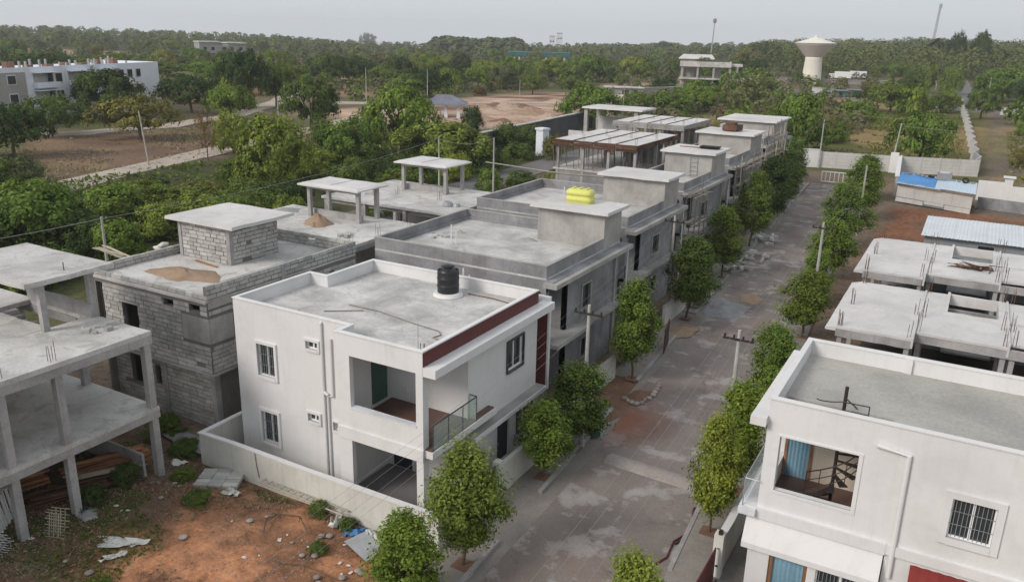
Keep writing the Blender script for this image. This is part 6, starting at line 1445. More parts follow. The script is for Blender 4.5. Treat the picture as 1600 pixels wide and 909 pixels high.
# scaffolding
def scaffold(label, x, y0, y1, zt, n, rows, seed):
    T = thing('scaffold', label, 'scaffolding', (x, (y0+y1)/2, 0)); r = random.Random(seed); yc = (y0+y1)/2
    for i in range(n):
        yy_ = y0+(y1-y0)*i/(n-1)
        for dx in (0, .8):
            M().tube([(dx+r.uniform(-.05, .05), yy_-yc, 0), (dx+r.uniform(-.12, .12), yy_-yc+r.uniform(-.15, .15), zt*r.uniform(.85, 1.05))], .045, 5).build('standard', MT['greypole' if r.random() < .7 else 'bamboo'], T, world=False)
    for z in rows:
        for dx in (0, .8): M().tube([(dx, y0-yc-.5, z), (dx, y1-yc+.4, z+r.uniform(-.1, .1))], .04, 5).build('ledger', MT['bamboo'], T, world=False)
        for i in range(n): yy_ = y0+(y1-y0)*i/(n-1); M().tube([(-.3, yy_-yc, z), (1.2, yy_-yc, z)], .035, 5).build('putlog', MT['greypole'], T, world=False)
        M().box(.1, .4, y0-yc, y1-yc, z+.05, z+.09).build('walk_board', MT['greypole'], T, world=False)
scaffold('scaffold of poles tied to the near corner of the third grey house', -17.6, 56.6, 59.4, 7.4, 3, (3.4, 4.6, 6.6), 1)
scaffold('bamboo scaffold covering the street side of the fourth grey house', -18.1, 72.0, 88.0, 8.0, 8, (3.3, 5.0, 6.6), 2)
scaffold('bamboo scaffold rising to the stair roof of the fourth grey house', -18.9, 87.0, 92.0, 9.2, 4, (3.3, 6.2, 7.9), 3)
# street side
T = thing('green_bin', 'teal green rubbish bin with a dark mouth beside the left concrete pole', 'bin', (-13.0, 31.3, .13)); M().lathe([(.27, 0), (.32, .9), (.33, .92), (.30, .93), (.27, .1)], 18).build('body', MT['bin'], T, world=False, smooth=True); M().lathe([(.335, .86), (.345, .87), (.345, .93), (.31, .94)], 18).build('rim', MT['iron'], T, world=False)
sm2 = sb
r = random.Random(12)
ring = [(-13.35, 35.75), (-13.1, 35.6), (-12.85, 35.5), (-12.6, 35.5), (-12.42, 35.75), (-12.4, 36.1), (-12.3, 36.45), (-12.25, 36.9), (-12.3, 37.3), (-12.35, 37.7), (-12.4, 38.1)]
for x, y in ring:
    o = link(bpy.data.objects.new('border_stone', sb)); o.location = (x, y, .02); o.scale = (1.1*r.uniform(.7, 1.1), .8*r.uniform(.7, 1.2), 1.0); o.rotation_euler.z = r.random()*6; tag(o, 'pale stone edging the brown soil mound at the kerb', 'stone', 'stones around the soil mound')
heap('soil_mound', 'low brown soil mound ringed with stones at the left kerb', 'soil', -12.85, 36.5, .02, .55, 1.1, .16, 'redsoil', 14)
heap('gravel_heap', 'grey gravel heap spilled on the street before the second grey house', 'gravel', -13.3, 52.8, .0, 1.6, 2.6, .42, 'gsand', 15); heap('soil_heap', 'dark brown soil heap on the street beyond the grey gravel', 'soil', -12.1, 56.2, .0, .9, 1.2, .35, 'sand', 16)
heap('soil_heap', 'flat reddish soil spread at the driveway below the first grey house', 'soil', -13.5, 34.3, .03, 1.0, 1.4, .10, 'redsoil', 17); heap('soil_heap', 'brown soil bank held by a plank beside the second grey house gate', 'soil', -14.0, 47.0, .1, .9, 1.3, .25, 'sand', 18)
def block_stack(label, x, y, n, seed, mat='stone', sc=1., group=None):
    T = thing('block_stack', label, 'blocks', (x, y, .02)); bmsh = M().box(-.3, .3, -.1, .1, 0, .2).mesh('block', MT[mat]); r = random.Random(seed)
    for i in range(n): inst('block', bmsh, T, (r.uniform(-.6, .6)*sc, r.uniform(-1.0, 1.0)*sc, .2*int(r.random()*3)*min(1, sc)), (r.uniform(-.1, .1), r.uniform(-.1, .1), r.choice([0, 1.57])+r.uniform(-.2, .2)))
block_stack('rough stack of stones and blocks on the pavement before the second grey house', -14.9, 52.6, 20, 1); block_stack('loose pile of pale blocks under the street trees before the third grey house', -14.9, 62.5, 18, 2, 'block', 1.3)
block_stack('heap of white stacked slabs at the kerb before the fourth grey house', -15.3, 73.8, 22, 3, 'slab_r', 1.5); block_stack('low rubble of blocks along the kerb between the piles', -14.6, 67.6, 14, 4, 'block', 1.4)
tubething('hose', 'dark red cable snaking along the right kerb', 'hose', [(-7.9, 22.8, .06), (-7.35, 23.6, .06), (-7.1, 24.3, .06), (-7.2, 25.3, .07), (-6.9, 26.2, .06), (-7.05, 27.0, .06), (-7.25, 27.8, .06), (-7.0, 28.3, .06), (-7.2, 28.9, .06), (-6.95, 29.6, .06), (-7.3, 30.6, .06)], .035, 'maroon'); tubething('hose', 'second dark cable doubled beside the first on the right kerb', 'hose', [(-7.1, 25.2, .05), (-6.9, 25.9, .05), (-6.98, 26.8, .05), (-6.93, 27.6, .05), (-7.1, 28.5, .05)], .03, 'iron')
T = thing('gate_frame', 'thin wire fence frame standing in the street near the far right trees', 'frame', (-11.9, 78.5, 0)); M().tube([(0, 0, 0), (0, 0, 1.6)], .04, 5).tube([(-.5, 0, .02), (.5, 0, .02)], .04, 5).build('stand', MT['greypole'], T, world=False)

# ------------------------------------------------------------------ the empty plot
zp = lambda x, y: gz1(x, y)
def window_stack(name, label, x, y, n, w, h, rz, mat, dx, lean, grid=0):
    T = thing(name, label, 'window frames', (x, y, zp(x, y)), rz); f = M()
    f.box(0, .07, -.03, .03, 0, h).box(w-.07, w, -.03, .03, 0, h).box(.07, w-.07, -.03, .03, 0, .07).box(.07, w-.07, -.03, .03, h-.07, h).box(w/2-.03, w/2+.03, -.025, .025, .07, h-.07)
    me_ = f.mesh('frame', MT[mat])
    if grid:
        g = M()
        for i in range(1, grid): g.box(w*i/grid-.012, w*i/grid+.012, -.01, .01, 0, h)
        for i in range(0, int(grid*h/w)+1): zz = h*i/int(grid*h/w); g.box(0, w, -.012, .012, max(0, zz-.012), zz+.012)
        me_ = g.mesh('grille', MT[mat])
    for i in range(n): inst('frame' if not grid else 'grille', me_, T, (random.uniform(-.05, .05), dx*i, 0), (lean+random.uniform(-.04, .04), 0, random.uniform(-.04, .04)))
window_stack('window_frame_stack', 'row of pale window frames leaning at the lower left corner', -27.9, 14.1, 9, .9, 1.35, R(213), 'frame', .18, -.2)
window_stack('window_frame_stack', 'second row of grey window frames behind the first at the left edge', -29.0, 13.9, 7, 1.0, 1.45, R(213), 'steel', .2, -.12)
window_stack('grille_stack', 'stack of thin white window grilles slanting in the lower left corner', -26.1, 12.75, 9, .85, .95, R(205), 'slab_r', .12, -.55, 4)
window_stack('grille_stack', 'loose iron grilles leaning at the foot of the nearest concrete column', -25.75, 13.5, 3, .7, .85, R(20), 'bamboo', .14, -.25, 4)
planks('plank_stack', 'tall stack of reddish planks under the nearest frame house, farther one', 'planks', -27.9, 17.5, zp(-28.6, 17.4), 26, 2.9, 'wood', .55, 1.2, layers=5, wid=.2, thick=.05)
planks('plank_stack', 'low stack of long brown planks beside the second column of the frame house', 'planks', -27.5, 15.7, zp(-27.5, 15.7), 18, 2.9, 'form', .5, 1.15, layers=4, wid=.17, thick=.045)
planks('plank_stack', 'stack of reddish boards behind the window frames, under the frame house', 'planks', -29.0, 14.6, zp(-29, 14.6), 16, 1.8, 'wood', .5, 1.3, layers=6, wid=.25, thick=.08)
planks('batten_bundle', 'sloping bundle of thin battens reaching out past the middle column', 'planks', -27.2, 17.1, zp(-27.2, 17.1)+.3, 10, 2.6, 'bamboo', .18, 1.05, layers=2, wid=.06, tilt=.0)
T = thing('block_pallet', 'flat stack of grey blocks on the soil by the garden wall', 'blocks', (-24.1, 19.65, zp(-24.1, 19.65)), .5); b_ = M().box(-.28, .28, -.13, .13, 0, .16).mesh('block', MT['block'])
for i in range(3):
    for j in range(5):
        inst('block', b_, T, (-.55+i*.58, -.5+j*.27, random.uniform(0, .04)), (0, 0, random.uniform(-.06, .06)))
def crumple(name, label, cat, x, y, sx, sy, mat, seed, h=.12, rz=0, group=None):
    r = np.random.default_rng(seed); n = 9; mb = M()
    for i in range(n):
        for j in range(n):
            u, v = i/(n-1)-.5, j/(n-1)-.5; e = 1+.3*math.sin(3*math.atan2(v, u)+seed); mb.v.append((u*sx*e+.04*r.normal(), v*sy*e+.04*r.normal(), .02+abs(r.normal())*h*.6))
    for i in range(n-1):
        for j in range(n-1): mb.f.append((i*n+j, (i+1)*n+j, (i+1)*n+j+1, i*n+j+1))
    o = mb.build(name, MT[mat]); o.location = (x, y, zp(x, y)); o.rotation_euler.z = rz; return tag(o, label, cat, group)
crumple('plastic_sheet', 'long crumpled white plastic sheet on the soil plot', 'plastic sheet', -23.35, 14.75, 1.5, .5, 'sheetw', 1, .12, .5); crumple('plastic_scrap', 'torn white plastic scrap just below the long crumpled sheet', 'plastic scrap', -22.9, 14.1, .6, .25, 'sheetw', 2, .1, 1.0)
crumple('tarp', 'crumpled blue tarp beside the grey board near the garden wall', 'tarp', -17.15, 19.85, .7, .55, 'tarp', 3, .12); crumple('plastic_sheet', 'white plastic bag draped over the grey board', 'plastic bag', -16.45, 19.95, .6, .4, 'sheetw', 4, .3)
o = M().box(-.75, .75, -.55, .55, .14, .18).box(-.6, .6, -.45, .45, .0, .14).build('board', MT['steel'], None); o.location = (-16.3, 19.35, zp(-16.3, 19.35)); o.rotation_euler = (.05, 0, -.35); tag(o, 'flat grey sheet board lying beside the blue tarp', 'board')
crumple('sack', 'white sack lying by the garden wall weeds', 'sack', -18.2, 19.75, .42, .38, 'sheetw', 6, .3); crumple('sack', 'grey cloth rag lying at the foot of the garden wall, left part', 'rag', -22.9, 19.2, .7, .4, 'sheetw', 8, .15)
r = random.Random(77); lsh = [M().poly([(-.12, -.05, .02), (.1, -.08, .04), (.13, .06, .02), (-.02, .1, .05), (-.11, .05, .03)]).mesh('litter', MT['sheetw']), sb]
for i in range(46):
    x, y = r.uniform(-26, -15.4), r.uniform(12.5, 20)
    if i > 22: x, y = r.uniform(-19.5, -15.4), r.uniform(16.5, 19.2)
    o = link(bpy.data.objects.new('litter' if i % 2 else 'rubble_stone', lsh[(i+1) % 2])); s = r.uniform(.35, .9); o.scale = (s, s, s*.7); o.location = (x, y, zp(x, y)+.01); o.rotation_euler.z = r.random()*6
    tag(o, 'pale scrap of litter scattered on the soil plot' if i % 2 else 'pale stone scattered on the soil plot', 'litter' if i % 2 else 'stone', 'scraps of litter on the plot' if i % 2 else 'loose stones on the plot')
T = thing('bamboo_ladder', 'bamboo ladder lying along the foot of the garden wall', 'ladder', (-20.2, 20.0, .42), -.04)
for dy in (0, .32): M().tube([(-2.2, dy, 0), (2.2, dy+.03, .03)], .03, 6).build('rail', MT['bamboo'], T, world=False)
rg_ = M().tube([(0, -.06, 0), (0, .4, 0)], .02, 5).mesh('rung', MT['bamboo'])
for i in range(13): inst('rung', rg_, T, (-2.05+i*.34, 0, .015))
for k, (pts, lab) in enumerate(((((-20.6, 19.0), (-19.5, 19.3), (-18.6, 18.8), (-17.6, 18.9)), 'bent dry branch curving across the orange soil'), (((-20.4, 19.05), (-20.3, 18.4), (-19.9, 17.9), (-19.4, 17.6)), 'second bent dry branch crossing the first'), (((-18.2, 16.9), (-17.3, 17.2), (-16.0, 17.3)), 'straight dry stick low on the stony soil'))):
    P = [(x, y, zp(x, y)+.06+.1*(i % 2)) for i, (x, y) in enumerate(pts)]; o = M().tube(P, .028, 5, .012); o.tube([P[1], (P[1][0]+.3, P[1][1]-.35, P[1][2]+.05)], .015, 4); tag(o.build('dry_branch', MT['bark']), lab, 'branch')
tubething('wall_crack_cable', 'thin dark cable hanging down the garden wall', 'cable', [(-22.75, 20.33, 1.45), (-22.7, 20.33, .9), (-22.6, 20.33, .4)], .014, 'iron', 4)
for (x, y, w, h, tone, lab) in ((-26.2, 15.6, 1.2, .9, 'dark', 'dark green shrub at the foot of the second column'), (-26.3, 17.2, 1.3, .9, 'dark', 'dark green shrub between the columns of the frame house'), (-25.2, 18.9, 1.1, .5, 'mid', 'low weeds right of the corner column'), (-19.2, 19.95, .9, .7, 'mid', 'weed clump beside the bamboo ladder'), (-17.8, 19.95, .8, .5, 'mid', 'smaller weed clump right of the ladder end'),
    (-23.2, 17.9, 1.3, .5, 'mid', 'patch of green weeds between litter and orange soil'), (-17.6, 18.2, .8, .45, 'mid', 'low weeds in the middle of the stony soil'), (-22.0, 12.9, 1.0, .45, 'mid', 'green weeds at the bottom edge of the plot'), (-29.5, 21.3, 2.2, .8, 'mid', 'bushy weeds between the block house and the frame house'), (-27.2, 20.6, 1.6, .7, 'mid', 'weeds at the corner of the cream garden wall')):
    tree('shrub', 'bush', x, y, w, h, tone, lab, cat='shrub')
heap('rubble_heap', 'grey rubble heap in the gap below the block house', 'rubble', -27.6, 21.2, .2, 1.4, .6, .35, 'gsand', 21); heap('cement_spill', 'pale grey cement spill near the middle column', 'cement', -25.9, 15.2, zp(-25.9, 15.2), .55, .35, .05, 'gsand', 22)
crumple('board', 'white board lying on weeds by the garden wall corner', 'board', -26.6, 19.7, .55, .4, 'sheetw', 31, .02)

# ================================================================== FAR BUILDINGS
def far_windows(T, ax, p, side, cells, mat='dark', fr='aptgrey'):
    for a0, a1, z0, z1 in cells:
        f = M(); q = lambda d: p+side*d
        if ax == 'y': f.box(a0-.12, a1+.12, q(0), q(.1), z0-.12, z1+.12)
        else: f.box(q(0), q(.1), a0-.12, a1+.12, z0-.12, z1+.12)
        w = f.build('window', MT[fr], T, world=False); g = M()
        if ax == 'y': g.box(a0, a1, q(.08), q(.13), z0, z1)
        else: g.box(q(.08), q(.13), a0, a1, z0, z1)
        g.build('pane', MT[mat], w, world=False)
def apartment():
    """white block at the left: facade seen obliquely, runs away from the camera"""
    A, B = Vector((-142.8, 72.0)), Vector((-157.4, 122.5))
    T = thing('apartment_block', 'long white three storey apartment block with balconies at the left edge', 'building', (A.x, A.y, 0), math.atan2(B.y-A.y, B.x-A.x))
    L = (B-A).length; D = 14; H_ = 9.3
    M().box(0, L, 0, D, -1, H_).build('wall', MT['apt'], T, world=False)
    M().box(-.1, 15.5, -.25, -.02, -1, H_-.3).build('grey_wing', MT['aptgrey'], T, world=False)
    M().box(0, L, 0, .25, H_, H_+.5).box(L-.25, L, .25, D, H_, H_+.5).box(0, .25, .25, D, H_, H_+.5).build('parapet', MT['apt'], T, world=False)
    b = 0
    for st_ in (3.2, 6.3):
        for x in (17.5, 26, 34.5):
            M().box(x, x+4.8, -.04, .5, st_+.0, st_+2.4).build('balcony_recess', MT['dark'] if 0 else MT['aptgrey'], T, world=False)
            M().box(x-.2, x+5, -1.1, -.05, st_-.15, st_+.8).build('balcony', MT['apt'], T, world=False); M().box(x-.2, x+5, -1.1, -.05, st_+2.45, st_+2.6).build('balcony_shade', MT['apt'], T, world=False)
            far_windows(T, 'y', -.045, -1, [(x+3.2, x+4.4, st_+.8, st_+2.3)])
        far_windows(T, 'y', -.0, -1, [(22.8, 24.2, st_+.8, st_+2.2), (31.2, 32.6, st_+.8, st_+2.2), (39.9, 41.2, st_+.8, st_+2.2), (42.5, 43.8, st_+.8, st_+2.2), (45.2, 46.4, st_+.8, st_+2.2)])
        far_windows(T, 'y', -.25, -1, [(1.5, 3.2, st_+.8, st_+2.2), (6.5, 8.2, st_+.8, st_+2.2), (11.5, 13.2, st_+.8, st_+2.2)], 'glass', 'apt')
    for x in (15.6, 25.2): M().tube([(x, -.35, 0), (x, -.35, H_)], .1, 6).build('drain_pipe', MT['pipe'], T, world=False)
    r = random.Random(3)
    for i in range(26):
        x = r.uniform(1, L-2); y = r.uniform(.8, 9); M().box(x, x+.3, y, y+.3, H_, H_+r.uniform(.8, 1.6)).build('roof_column', MT['aptgrey'], T, world=False)
    for i in range(9): x = 8+i*4.6; M().box(x, x+r.uniform(1, 2.6), 5, 6, H_, H_+r.uniform(.5, 1.2)).build('roof_wall', MT['brick'], T, world=False)
    T.rotation_euler.z += 0
apartment()
def at_gr(px, py):
    z = 0.
    for _ in range(5): q = px_at(px, py, z); z = gz1(q.x, q.y)
    return Vector((q.x, q.y, z))
# second white building on the left
q = at_gr(350, 96); T = thing('far_building', 'flat white building half hidden by trees on the far left hillside', 'building', (q.x, q.y, q.z), R(62)); 
M().box(-12, 12, 0, 12, 0, 8).box(-12, -2, 0, 12, 8, 9.6).box(3, 7, 0, 12, 8, 9.2).build('wall', MT['aptgrey'], T, world=False); M().box(-12.5, -1, -.8, 12, 9.6, 10.1).box(2, 12.5, -.8, 12, 9.2, 9.7).build('roof', MT['slab_r'], T, world=False)
far_windows(T, 'y', 0, -1, [(x, x+1.6, z, z+1.6) for x in (-10, -6, 0, 4, 8.5) for z in (2.5, 5.6)])
# frame building in the middle distance
q = Vector((-88, 298, 0)); T = thing('far_frame_building', 'two storey bare concrete frame building standing beyond the bushes, left of the water tower', 'building', (q.x, q.y, gz1(q.x, q.y)-.3), R(16))
w_ = 9.5; M().box(-w_-.8, w_-2, -.8, 12, 8.6, 9.0).box(-w_-.8, w_-2, -.9, -.6, 8.2, 10.0).box(w_-2.2, w_-1.9, -.9, 12, 8.2, 10.0).box(w_-2, w_+2, 1, 12, 8.5, 9.2).build('roof_slab', MT['slab'], T, world=False)
M().box(-w_-.8, w_+8, -1.2, 12, 3.9, 4.3).build('floor_slab', MT['slab'], T, world=False)
for x in np.linspace(-w_, w_-2.3, 4):
    for y in (0, 6, 11.5): M().box(float(x)-.35, float(x)+.35, y-.35, y+.35, 0, 8.6).build('column', MT['plaster2'], T, world=False)
M().box(w_, w_+.6, 1, 1.6, 0, 8.6).box(w_+6.5, w_+7, 0, .5, 0, 3.9).build('column', MT['plaster2'], T, world=False)
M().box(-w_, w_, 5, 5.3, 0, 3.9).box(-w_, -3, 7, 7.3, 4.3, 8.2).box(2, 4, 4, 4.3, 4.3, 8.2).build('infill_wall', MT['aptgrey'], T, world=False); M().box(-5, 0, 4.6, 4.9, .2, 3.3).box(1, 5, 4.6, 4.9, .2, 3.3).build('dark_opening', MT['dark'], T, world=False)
# water tower
q = Vector((-64.3, 363, 0)); T = thing('water_tower', 'tall pale water tower with a conical bowl on a tapering round shaft', 'water tower', (q.x, q.y, -.3))
M().lathe([(4.1, 0), (3.95, .6), (3.9, .7), (3.3, 10.5), (3.35, 11.2)], 32).build('shaft', MT['tower'], T, world=False, smooth=True)
M().lathe([(3.3, 11.2), (3.5, 11.4), (4.6, 12.6), (6.4, 14.6), (7.7, 16.1), (7.75, 16.5), (8.05, 16.55)], 40).build('bowl', MT['towerb'], T, world=False)
M().lathe([(8.0, 16.6), (8.0, 16.75), (6.2, 17.25), (3.4, 18.1), (1.0, 18.9)], 40).build('roof', MT['tower'], T, world=False)
M().lathe([(.9, 18.8), (.9, 19.4), (.5, 19.6)], 12).box(-2.8, -2.5, 0, .3, 17.9, 18.9).build('roof_hatch', MT['tower'], T, world=False)
dr = M().box(-.6, .6, -4.15, -3.6, .3, 2.9).build('door', MT['dark'], T, world=False); dr.rotation_euler.z = R(8)
# masts
q = at_gr(1110, 92); T = thing('lamp_mast', 'tall thin mast with a ring of floodlights on the skyline', 'mast', (q.x, q.y, q.z)); k = (q-Vector((0, 0, CAM_H))).dot(F_)/1283
M().tube([(0, 0, 0), (1.6*k, 0, 52*k)], 1.2*k, 8, .7*k).build('shaft', MT['steel'], T, world=False); M().lathe([(1.2*k, 52*k), (2.8*k, 54*k), (2.6*k, 58*k), (1.2*k, 59*k)], 12, 1.6*k, 0).build('floodlight_ring', MT['greytin'], T, world=False)
q = at_gr(1452, 96); T = thing('lattice_mast', 'slim lattice radio mast above the right hand palms', 'mast', (q.x, q.y, q.z)); k = (q-Vector((0, 0, CAM_H))).dot(F_)/1283; mb = M(); h = 73*k
for dx, dy in ((-1, -1), (1, -1), (0, 1)): mb.tube([(dx*1.8*k, dy*1.2*k, 0), (dx*1.1*k+3*k, dy*.8*k, h)], .35*k, 4)
for i in range(22): z0, z1 = h*i/22, h*(i+1)/22; c = 3*k/h; mb.tube([(-1.6*k+c*z0, -1*k, z0), (1.6*k+c*z1, -1*k, z1)], .22*k, 3).tube([(1.6*k+c*z0, -1*k, z0), (-1.6*k+c*z1, -1*k, z1)], .22*k, 3)
mb.build('lattice', MT['steel'], T, world=False); M().lathe([(2.2*k, h-6*k), (2.2*k, h), (1*k, h+.5*k)], 8, 3*k, 0).build('antenna', MT['steel'], T, world=False)
# grey roofed arch
q = at_gr(697, 184); T = thing('arch_shelter', 'entrance shelter with a low gabled grey blue roof on thick white posts', 'shelter', (q.x, q.y, q.z), R(30)); k = (q-Vector((0, 0, CAM_H))).dot(F_)/1283
w = 33*k; M().poly([(-w, -1, 21*k), (w, -1, 21*k), (w*.25, 2, 34*k), (-w*.45, 2, 34*k)]).poly([(w, 5, 21*k), (-w, 5, 21*k), (-w*.45, 2, 34*k), (w*.25, 2, 34*k)]).poly([(-w, 5, 21*k), (-w, -1, 21*k), (-w*.45, 2, 34*k)]).poly([(w, -1, 21*k), (w, 5, 21*k), (w*.25, 2, 34*k)]).build('roof', MT['slate'], T, world=False)
M().box(-w, w, -1, -.6, 18.5*k, 20.9*k).build('fascia', MT['greytin'], T, world=False)
for x in (-.5*k, 19*k): M().box(x-2.6*k, x+2.6*k, 0, 1.0, -1, 19*k).build('post', MT['apt'], T, world=False)
# grey shed row and walls right of the pink land
q = at_gr(968, 152); T = thing('shed_row', 'row of low grey sheds with flat lids at the corner of the cleared land', 'shed', (q.x, q.y, q.z), R(30)); k = (q-Vector((0, 0, CAM_H))).dot(F_)/1283
M().box(-22*k, 18*k, 0, 5, 0, 14*k).box(20*k, 38*k, 2, 7, 0, 13*k).build('wall', MT['aptgrey'], T, world=False); M().box(-23*k, 19*k, -.6, 5.5, 14*k, 15.4*k).box(19*k, 40*k, 1.5, 7.5, 13*k, 14.2*k).build('roof', MT['slab'], T, world=False)
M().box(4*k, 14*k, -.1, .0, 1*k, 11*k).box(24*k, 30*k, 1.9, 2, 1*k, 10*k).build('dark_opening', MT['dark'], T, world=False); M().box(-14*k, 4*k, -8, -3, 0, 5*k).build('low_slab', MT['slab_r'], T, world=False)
for (a, b, h, mt, lab, nm) in (((950, 152), (1078, 146), 11, 'aptgrey', 'low unplastered wall running from the grey sheds to the far frame building', 'far_wall'),
        ((980, 112), (1040, 116), 8, 'beige', 'far tan wall behind the bushes, left of the far frame building', 'far_wall'), ((1268, 146), (1300, 148), 9, 'precast', 'low grey wall at the foot of the water tower', 'far_wall'),
        ((1215, 130), (1400, 134), 7, 'aptgrey', 'long grey wall behind the teal sheds', 'far_wall'), ((750, 240), (930, 196), 26, 'darkwall', 'dark stone retaining wall along the cleared land', 'retaining_wall'), ((1060, 174), (1110, 172), 10, 'apt', 'pale rail fence among the bushes below the far frame building', 'far_fence')):
    A, B = at_gr(*a), at_gr(*b); d = (B-A); n_ = Vector((-d.y, d.x, 0)).normalized()*.2; kk = ((A+B)/2-Vector((0, 0, CAM_H))).dot(F_)/1283; hh = h*kk
    T = thing(nm, lab, 'wall', (A.x, A.y, A.z)); M().prism([(0, 0), (d.x, d.y), (d.x+n_.x*2, d.y+n_.y*2), (n_.x*2, n_.y*2)], -1, hh).build('wall', MT[mt], T, world=False); M().prism([(-n_.x, -n_.y), (d.x-n_.x, d.y-n_.y), (d.x+n_.x*3, d.y+n_.y*3), (n_.x*3, n_.y*3)], hh, hh+.15).build('coping', MT['slab'], T, world=False)
# white gate pillar by the back street
q = at_gr(842, 244); T = thing('gate_pillar', 'broad white gate pillar beside the back street, left of the formwork', 'pillar', (q.x, q.y, q.z), R(-20)); k = (q-Vector((0, 0, CAM_H))).dot(F_)/1283
M().box(-8*k, 8*k, 0, 1.2, 0, 40*k).build('shaft', MT['apt'], T, world=False); M().box(-9*k, 9*k, -.15, 1.35, 40*k, 43*k).build('cap', MT['apt'], T, world=False)
# stadium-like green roof, distant blocks
A = at_gr(845, 100); T = thing('green_hall', 'very long low hall with a dull green roof in the far middle', 'hall', (A.x, A.y, A.z), R(29)); k = (A-Vector((0, 0, CAM_H))).dot(F_)/1283
M().box(-52*k, 45*k, 0, 20, 10*k, 17*k).build('roof', MT['teal'], T, world=False); M().box(-50*k, 44*k, 1, 19, 0, 10*k).build('wall', MT['plaster'], T, world=False)
pm = M().box(-1.0*k, 1.0*k, -.3, .3, 0, 10*k).mesh('pier', MT['apt'])
for i in range(14): inst('pier', pm, T, (-48*k+i*7*k, .6, 0))
for (px, py, w, h, lab) in ((862, 78, 9, 14, 'small pale block of flats far off on the skyline'), (874, 78, 9, 18, 'taller pale tower beside the small block on the skyline')):
    A = at_gr(px, py); k = 1100/1283; A = Vector((A.x, A.y, 0)).normalized()*1100; A.z = gz1(A.x, A.y)
    T = thing('skyline_block', lab, 'building', A, R(30)); M().box(-w/2*k, w/2*k, 0, 8, 0, (h+6)*k).build('wall', MT['apt'], T, world=False); M().box(-w/2*k, w/2*k, -.2, 8, (h+6)*k, (h+7)*k).build('roof', MT['aptgrey'], T, world=False)
    far_windows(T, 'y', 0, -1, [(-w*.3*k, -w*.1*k, (h-2)*k, h*k), (w*.1*k, w*.3*k, (h-2)*k, h*k)])
# roofs beyond the frame building
A = at_gr(1075, 106); T = thing('far_shed', 'long shed roof half seen above the far frame building', 'shed', A, R(20)); k = (A-Vector((0, 0, CAM_H))).dot(F_)/1283; M().box(-14*k, 38*k, 0, 10, 0, 14*k).build('wall', MT['aptgrey'], T, world=False); M().poly([(-16*k, -1, 14*k), (40*k, -1, 14*k), (36*k, 6, 20*k), (-8*k, 6, 20*k)]).box(-15*k, 39*k, -1, 11, 13*k, 14*k).build('roof', MT['slab_r'], T, world=False)
# teal sheds, lorries
for (px, py, w, lab, mt) in ((1312, 152, 22, 'dark teal sheet shed below the water tower, left one', 'teal'), (1335, 151, 20, 'lighter teal sheet shed below the water tower, right one', 'teal')):
    A = at_gr(px, py); k = (A-Vector((0, 0, CAM_H))).dot(F_)/1283; T = thing('teal_shed', lab, 'shed', A, R(12)); M().box(-w/2*k, w/2*k, 0, 5, 0, 9*k).build('wall', MT[mt], T, world=False); M().box(-w/2*k-.3, w/2*k+.3, -.4, 5.4, 9*k, 10*k).build('roof', MT['slate'], T, world=False); M().box(-1.5*k, 1.5*k, -.06, 0, 0, 6*k).build('door', MT['dark'], T, world=False)
def lorry(px, py, rz, lab, mt):
    A = at_gr(px, py); T = thing('lorry', lab, 'lorry', A, rz)
    M().box(-2.6, 4.6, -1.2, 1.2, 1.1, 3.9).build('box_body', MT[mt], T, world=False, bevel=.06); c = M().prism([(-4.9, -1.15), (-2.75, -1.15), (-2.75, 1.15), (-4.9, 1.15)], .8, 2.9).build('cab', MT['frame'], T, world=False, bevel=.12)
    M().box(-4.93, -4.88, -1.0, 1.0, 1.9, 2.7).build('windscreen', MT['glass'], c, world=False); M().box(-4.8, 4.6, -.9, .9, .7, 1.08).build('chassis', MT['iron'], T, world=False)
    wm = M().lathe([(.2, -.15), (.5, -.15), (.5, .15), (.2, .15)], 16).mesh('wheel', MT['rubber'])
    for x in (-3.8, 2.2, 3.4):
        for y in (-1.05, 1.05): inst('wheel', wm, T, (x, y, .5), (R(90), 0, 0))
lorry(1312, 126, R(8), 'white box lorry parked right of the water tower', 'frame'); lorry(1336, 125, R(8), 'second white lorry, parked to the right of the box lorry', 'apt')
for i, (px, py, lab) in enumerate(((1324, 122, 'white tarpaulin heap between the two lorries'),)):
    A = at_gr(px, py); heap('tarpaulin_heap', lab, 'heap', A.x, A.y, A.z, 3, 2, 2, 'sheetw', 5)
r = random.Random(41)
for i in range(26):
    px, py = r.uniform(735, 905), r.uniform(158, 200)
    if py > 172+ (px-735)*.1 and px < 770: py -= 14
    A = at_gr(px, py); heap('earth_heap', 'low pale earth heap on the cleared land behind the dark retaining wall', 'earth heap', A.x, A.y, A.z-.05, r.uniform(2.5, 6), r.uniform(1.6, 3.2), r.uniform(.5, 1.3), r.choice(['sand', 'paleearth', 'paleearth', 'redsoil']), i, 'earth heaps on the cleared land')
# brick rubble by the apartment block
A = at_gr(305, 163); T = thing('brick_stack', 'stacks of red bricks on bare soil right of the apartment block', 'bricks', A, R(60)); k = (A-Vector((0, 0, CAM_H))).dot(F_)/1283; r = random.Random(2)
for i in range(9): x = (-26+i*6)*k; M().box(x, x+5*k, 0, 3, 0, r.uniform(3, 6.5)*k).build('brick_pile', MT['brick'], T, world=False)
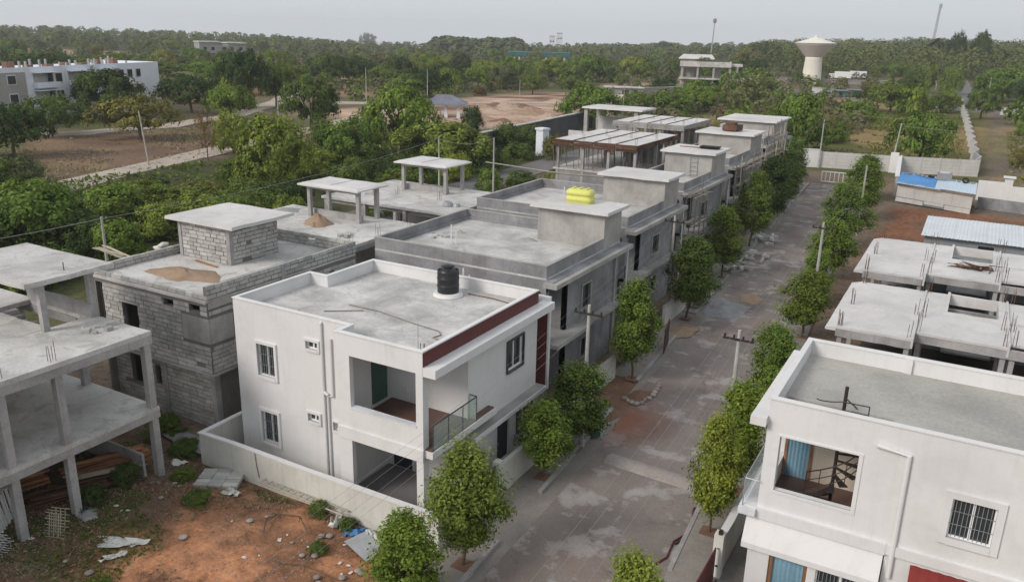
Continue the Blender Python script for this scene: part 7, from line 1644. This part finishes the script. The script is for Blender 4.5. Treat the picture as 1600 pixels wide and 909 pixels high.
# palms on the right skyline
def palm(px, py, hpx, lab, lean=0):
    A = at_gr(px, py); k = (A-Vector((0, 0, CAM_H))).dot(F_)/1283; h = hpx*k; T = thing('palm_tree', lab, 'palm tree', A)
    M().tube([(0, 0, 0), (lean*.3, 0, h*.45), (lean, 0, h*.84)], .38, 7, .26).build('trunk', MT['bark'], T, world=False)
    fm = M()
    for j in range(9):
        t0, t1 = j/9, (j+1)/9; f_ = lambda t: (3.6*t, 1.2*t-3.0*t*t); (x0, z0), (x1, z1) = f_(t0), f_(t1); w0 = .55*math.sin(math.pi*min(.98, t0*.9+.1)); w1 = .55*math.sin(math.pi*min(.98, t1*.9+.1))
        fm.quad((x0, 0, z0), (x1, 0, z1), (x1, w1, z1-.35*w1), (x0, w0, z0-.35*w0)); fm.quad((x1, 0, z1), (x0, 0, z0), (x0, -w0, z0-.35*w0), (x1, -w1, z1-.35*w1))
    fme = fm.mesh('frond', LF['dark'])
    for i in range(18): inst('frond', fme, T, (lean, 0, h*.84), (0, random.uniform(-.7, .35), i*2.4), (h/11,)*3)
palm(1457, 112, 52, 'feathery palm left of the two tall dark trees'); palm(1470, 104, 30, 'shorter palm close to the feathery palm', .6)
# the walker on the far road
A = at_gr(1503, 141); T = thing('person', 'person in dark clothes walking far off on the straight road', 'person', A)
me_ = bpy.data.meshes.new('body'); vs = [(0, 0, .95), (0, 0, 1.2), (0, .0, 1.42), (0, .01, 1.55), (0, .03, 1.66), (.19, 0, 1.4), (.25, -.08, 1.12), (.26, .05, .86), (-.19, 0, 1.4), (-.25, .08, 1.12), (-.26, -.02, .86), (.1, 0, .9), (.12, -.14, .5), (.12, -.05, .06), (.12, -.2, .03), (-.1, 0, .9), (-.12, .14, .5), (-.12, .28, .08), (-.12, .16, .03)]
es = [(0, 1), (1, 2), (2, 3), (3, 4), (2, 5), (5, 6), (6, 7), (2, 8), (8, 9), (9, 10), (0, 11), (11, 12), (12, 13), (13, 14), (0, 15), (15, 16), (16, 17), (17, 18)]
rad = [.15, .15, .14, .05, .10, .06, .045, .035, .06, .045, .035, .09, .07, .045, .03, .09, .07, .045, .03]
me_.from_pydata(vs, es, []); ob = link(bpy.data.objects.new('body', me_)); ob.parent = T; md = ob.modifiers.new('skin', 'SKIN')
for i, rv in enumerate(rad): me_.skin_vertices[0].data[i].radius = (rv, rv)
me_.skin_vertices[0].data[0].use_root = True; ob.modifiers.new('sub', 'SUBSURF').levels = 1; me_.materials.append(MT['skin'])

# ================================================================== HAZE
hz = M().box(-2420, 1190, -250, 2620, -75, 52).build('haze', None); tag(hz, kind='stuff'); hz['label'] = 'thin pale air haze over the whole scene'; hz['category'] = 'haze'
m = bpy.data.materials.new('haze'); m.use_nodes = True; n = m.node_tree; n.nodes.clear(); o_ = n.nodes.new('ShaderNodeOutputMaterial'); v_ = n.nodes.new('ShaderNodeVolumePrincipled')
v_.inputs['Color'].default_value = (.93, .96, 1.0, 1); v_.inputs['Density'].default_value = .00021; v_.inputs['Anisotropy'].default_value = .2
n.links.new(v_.outputs[0], o_.inputs['Volume']); hz.data.materials.append(m); hz.display_type = 'WIRE'
bpy.context.view_layer.update()
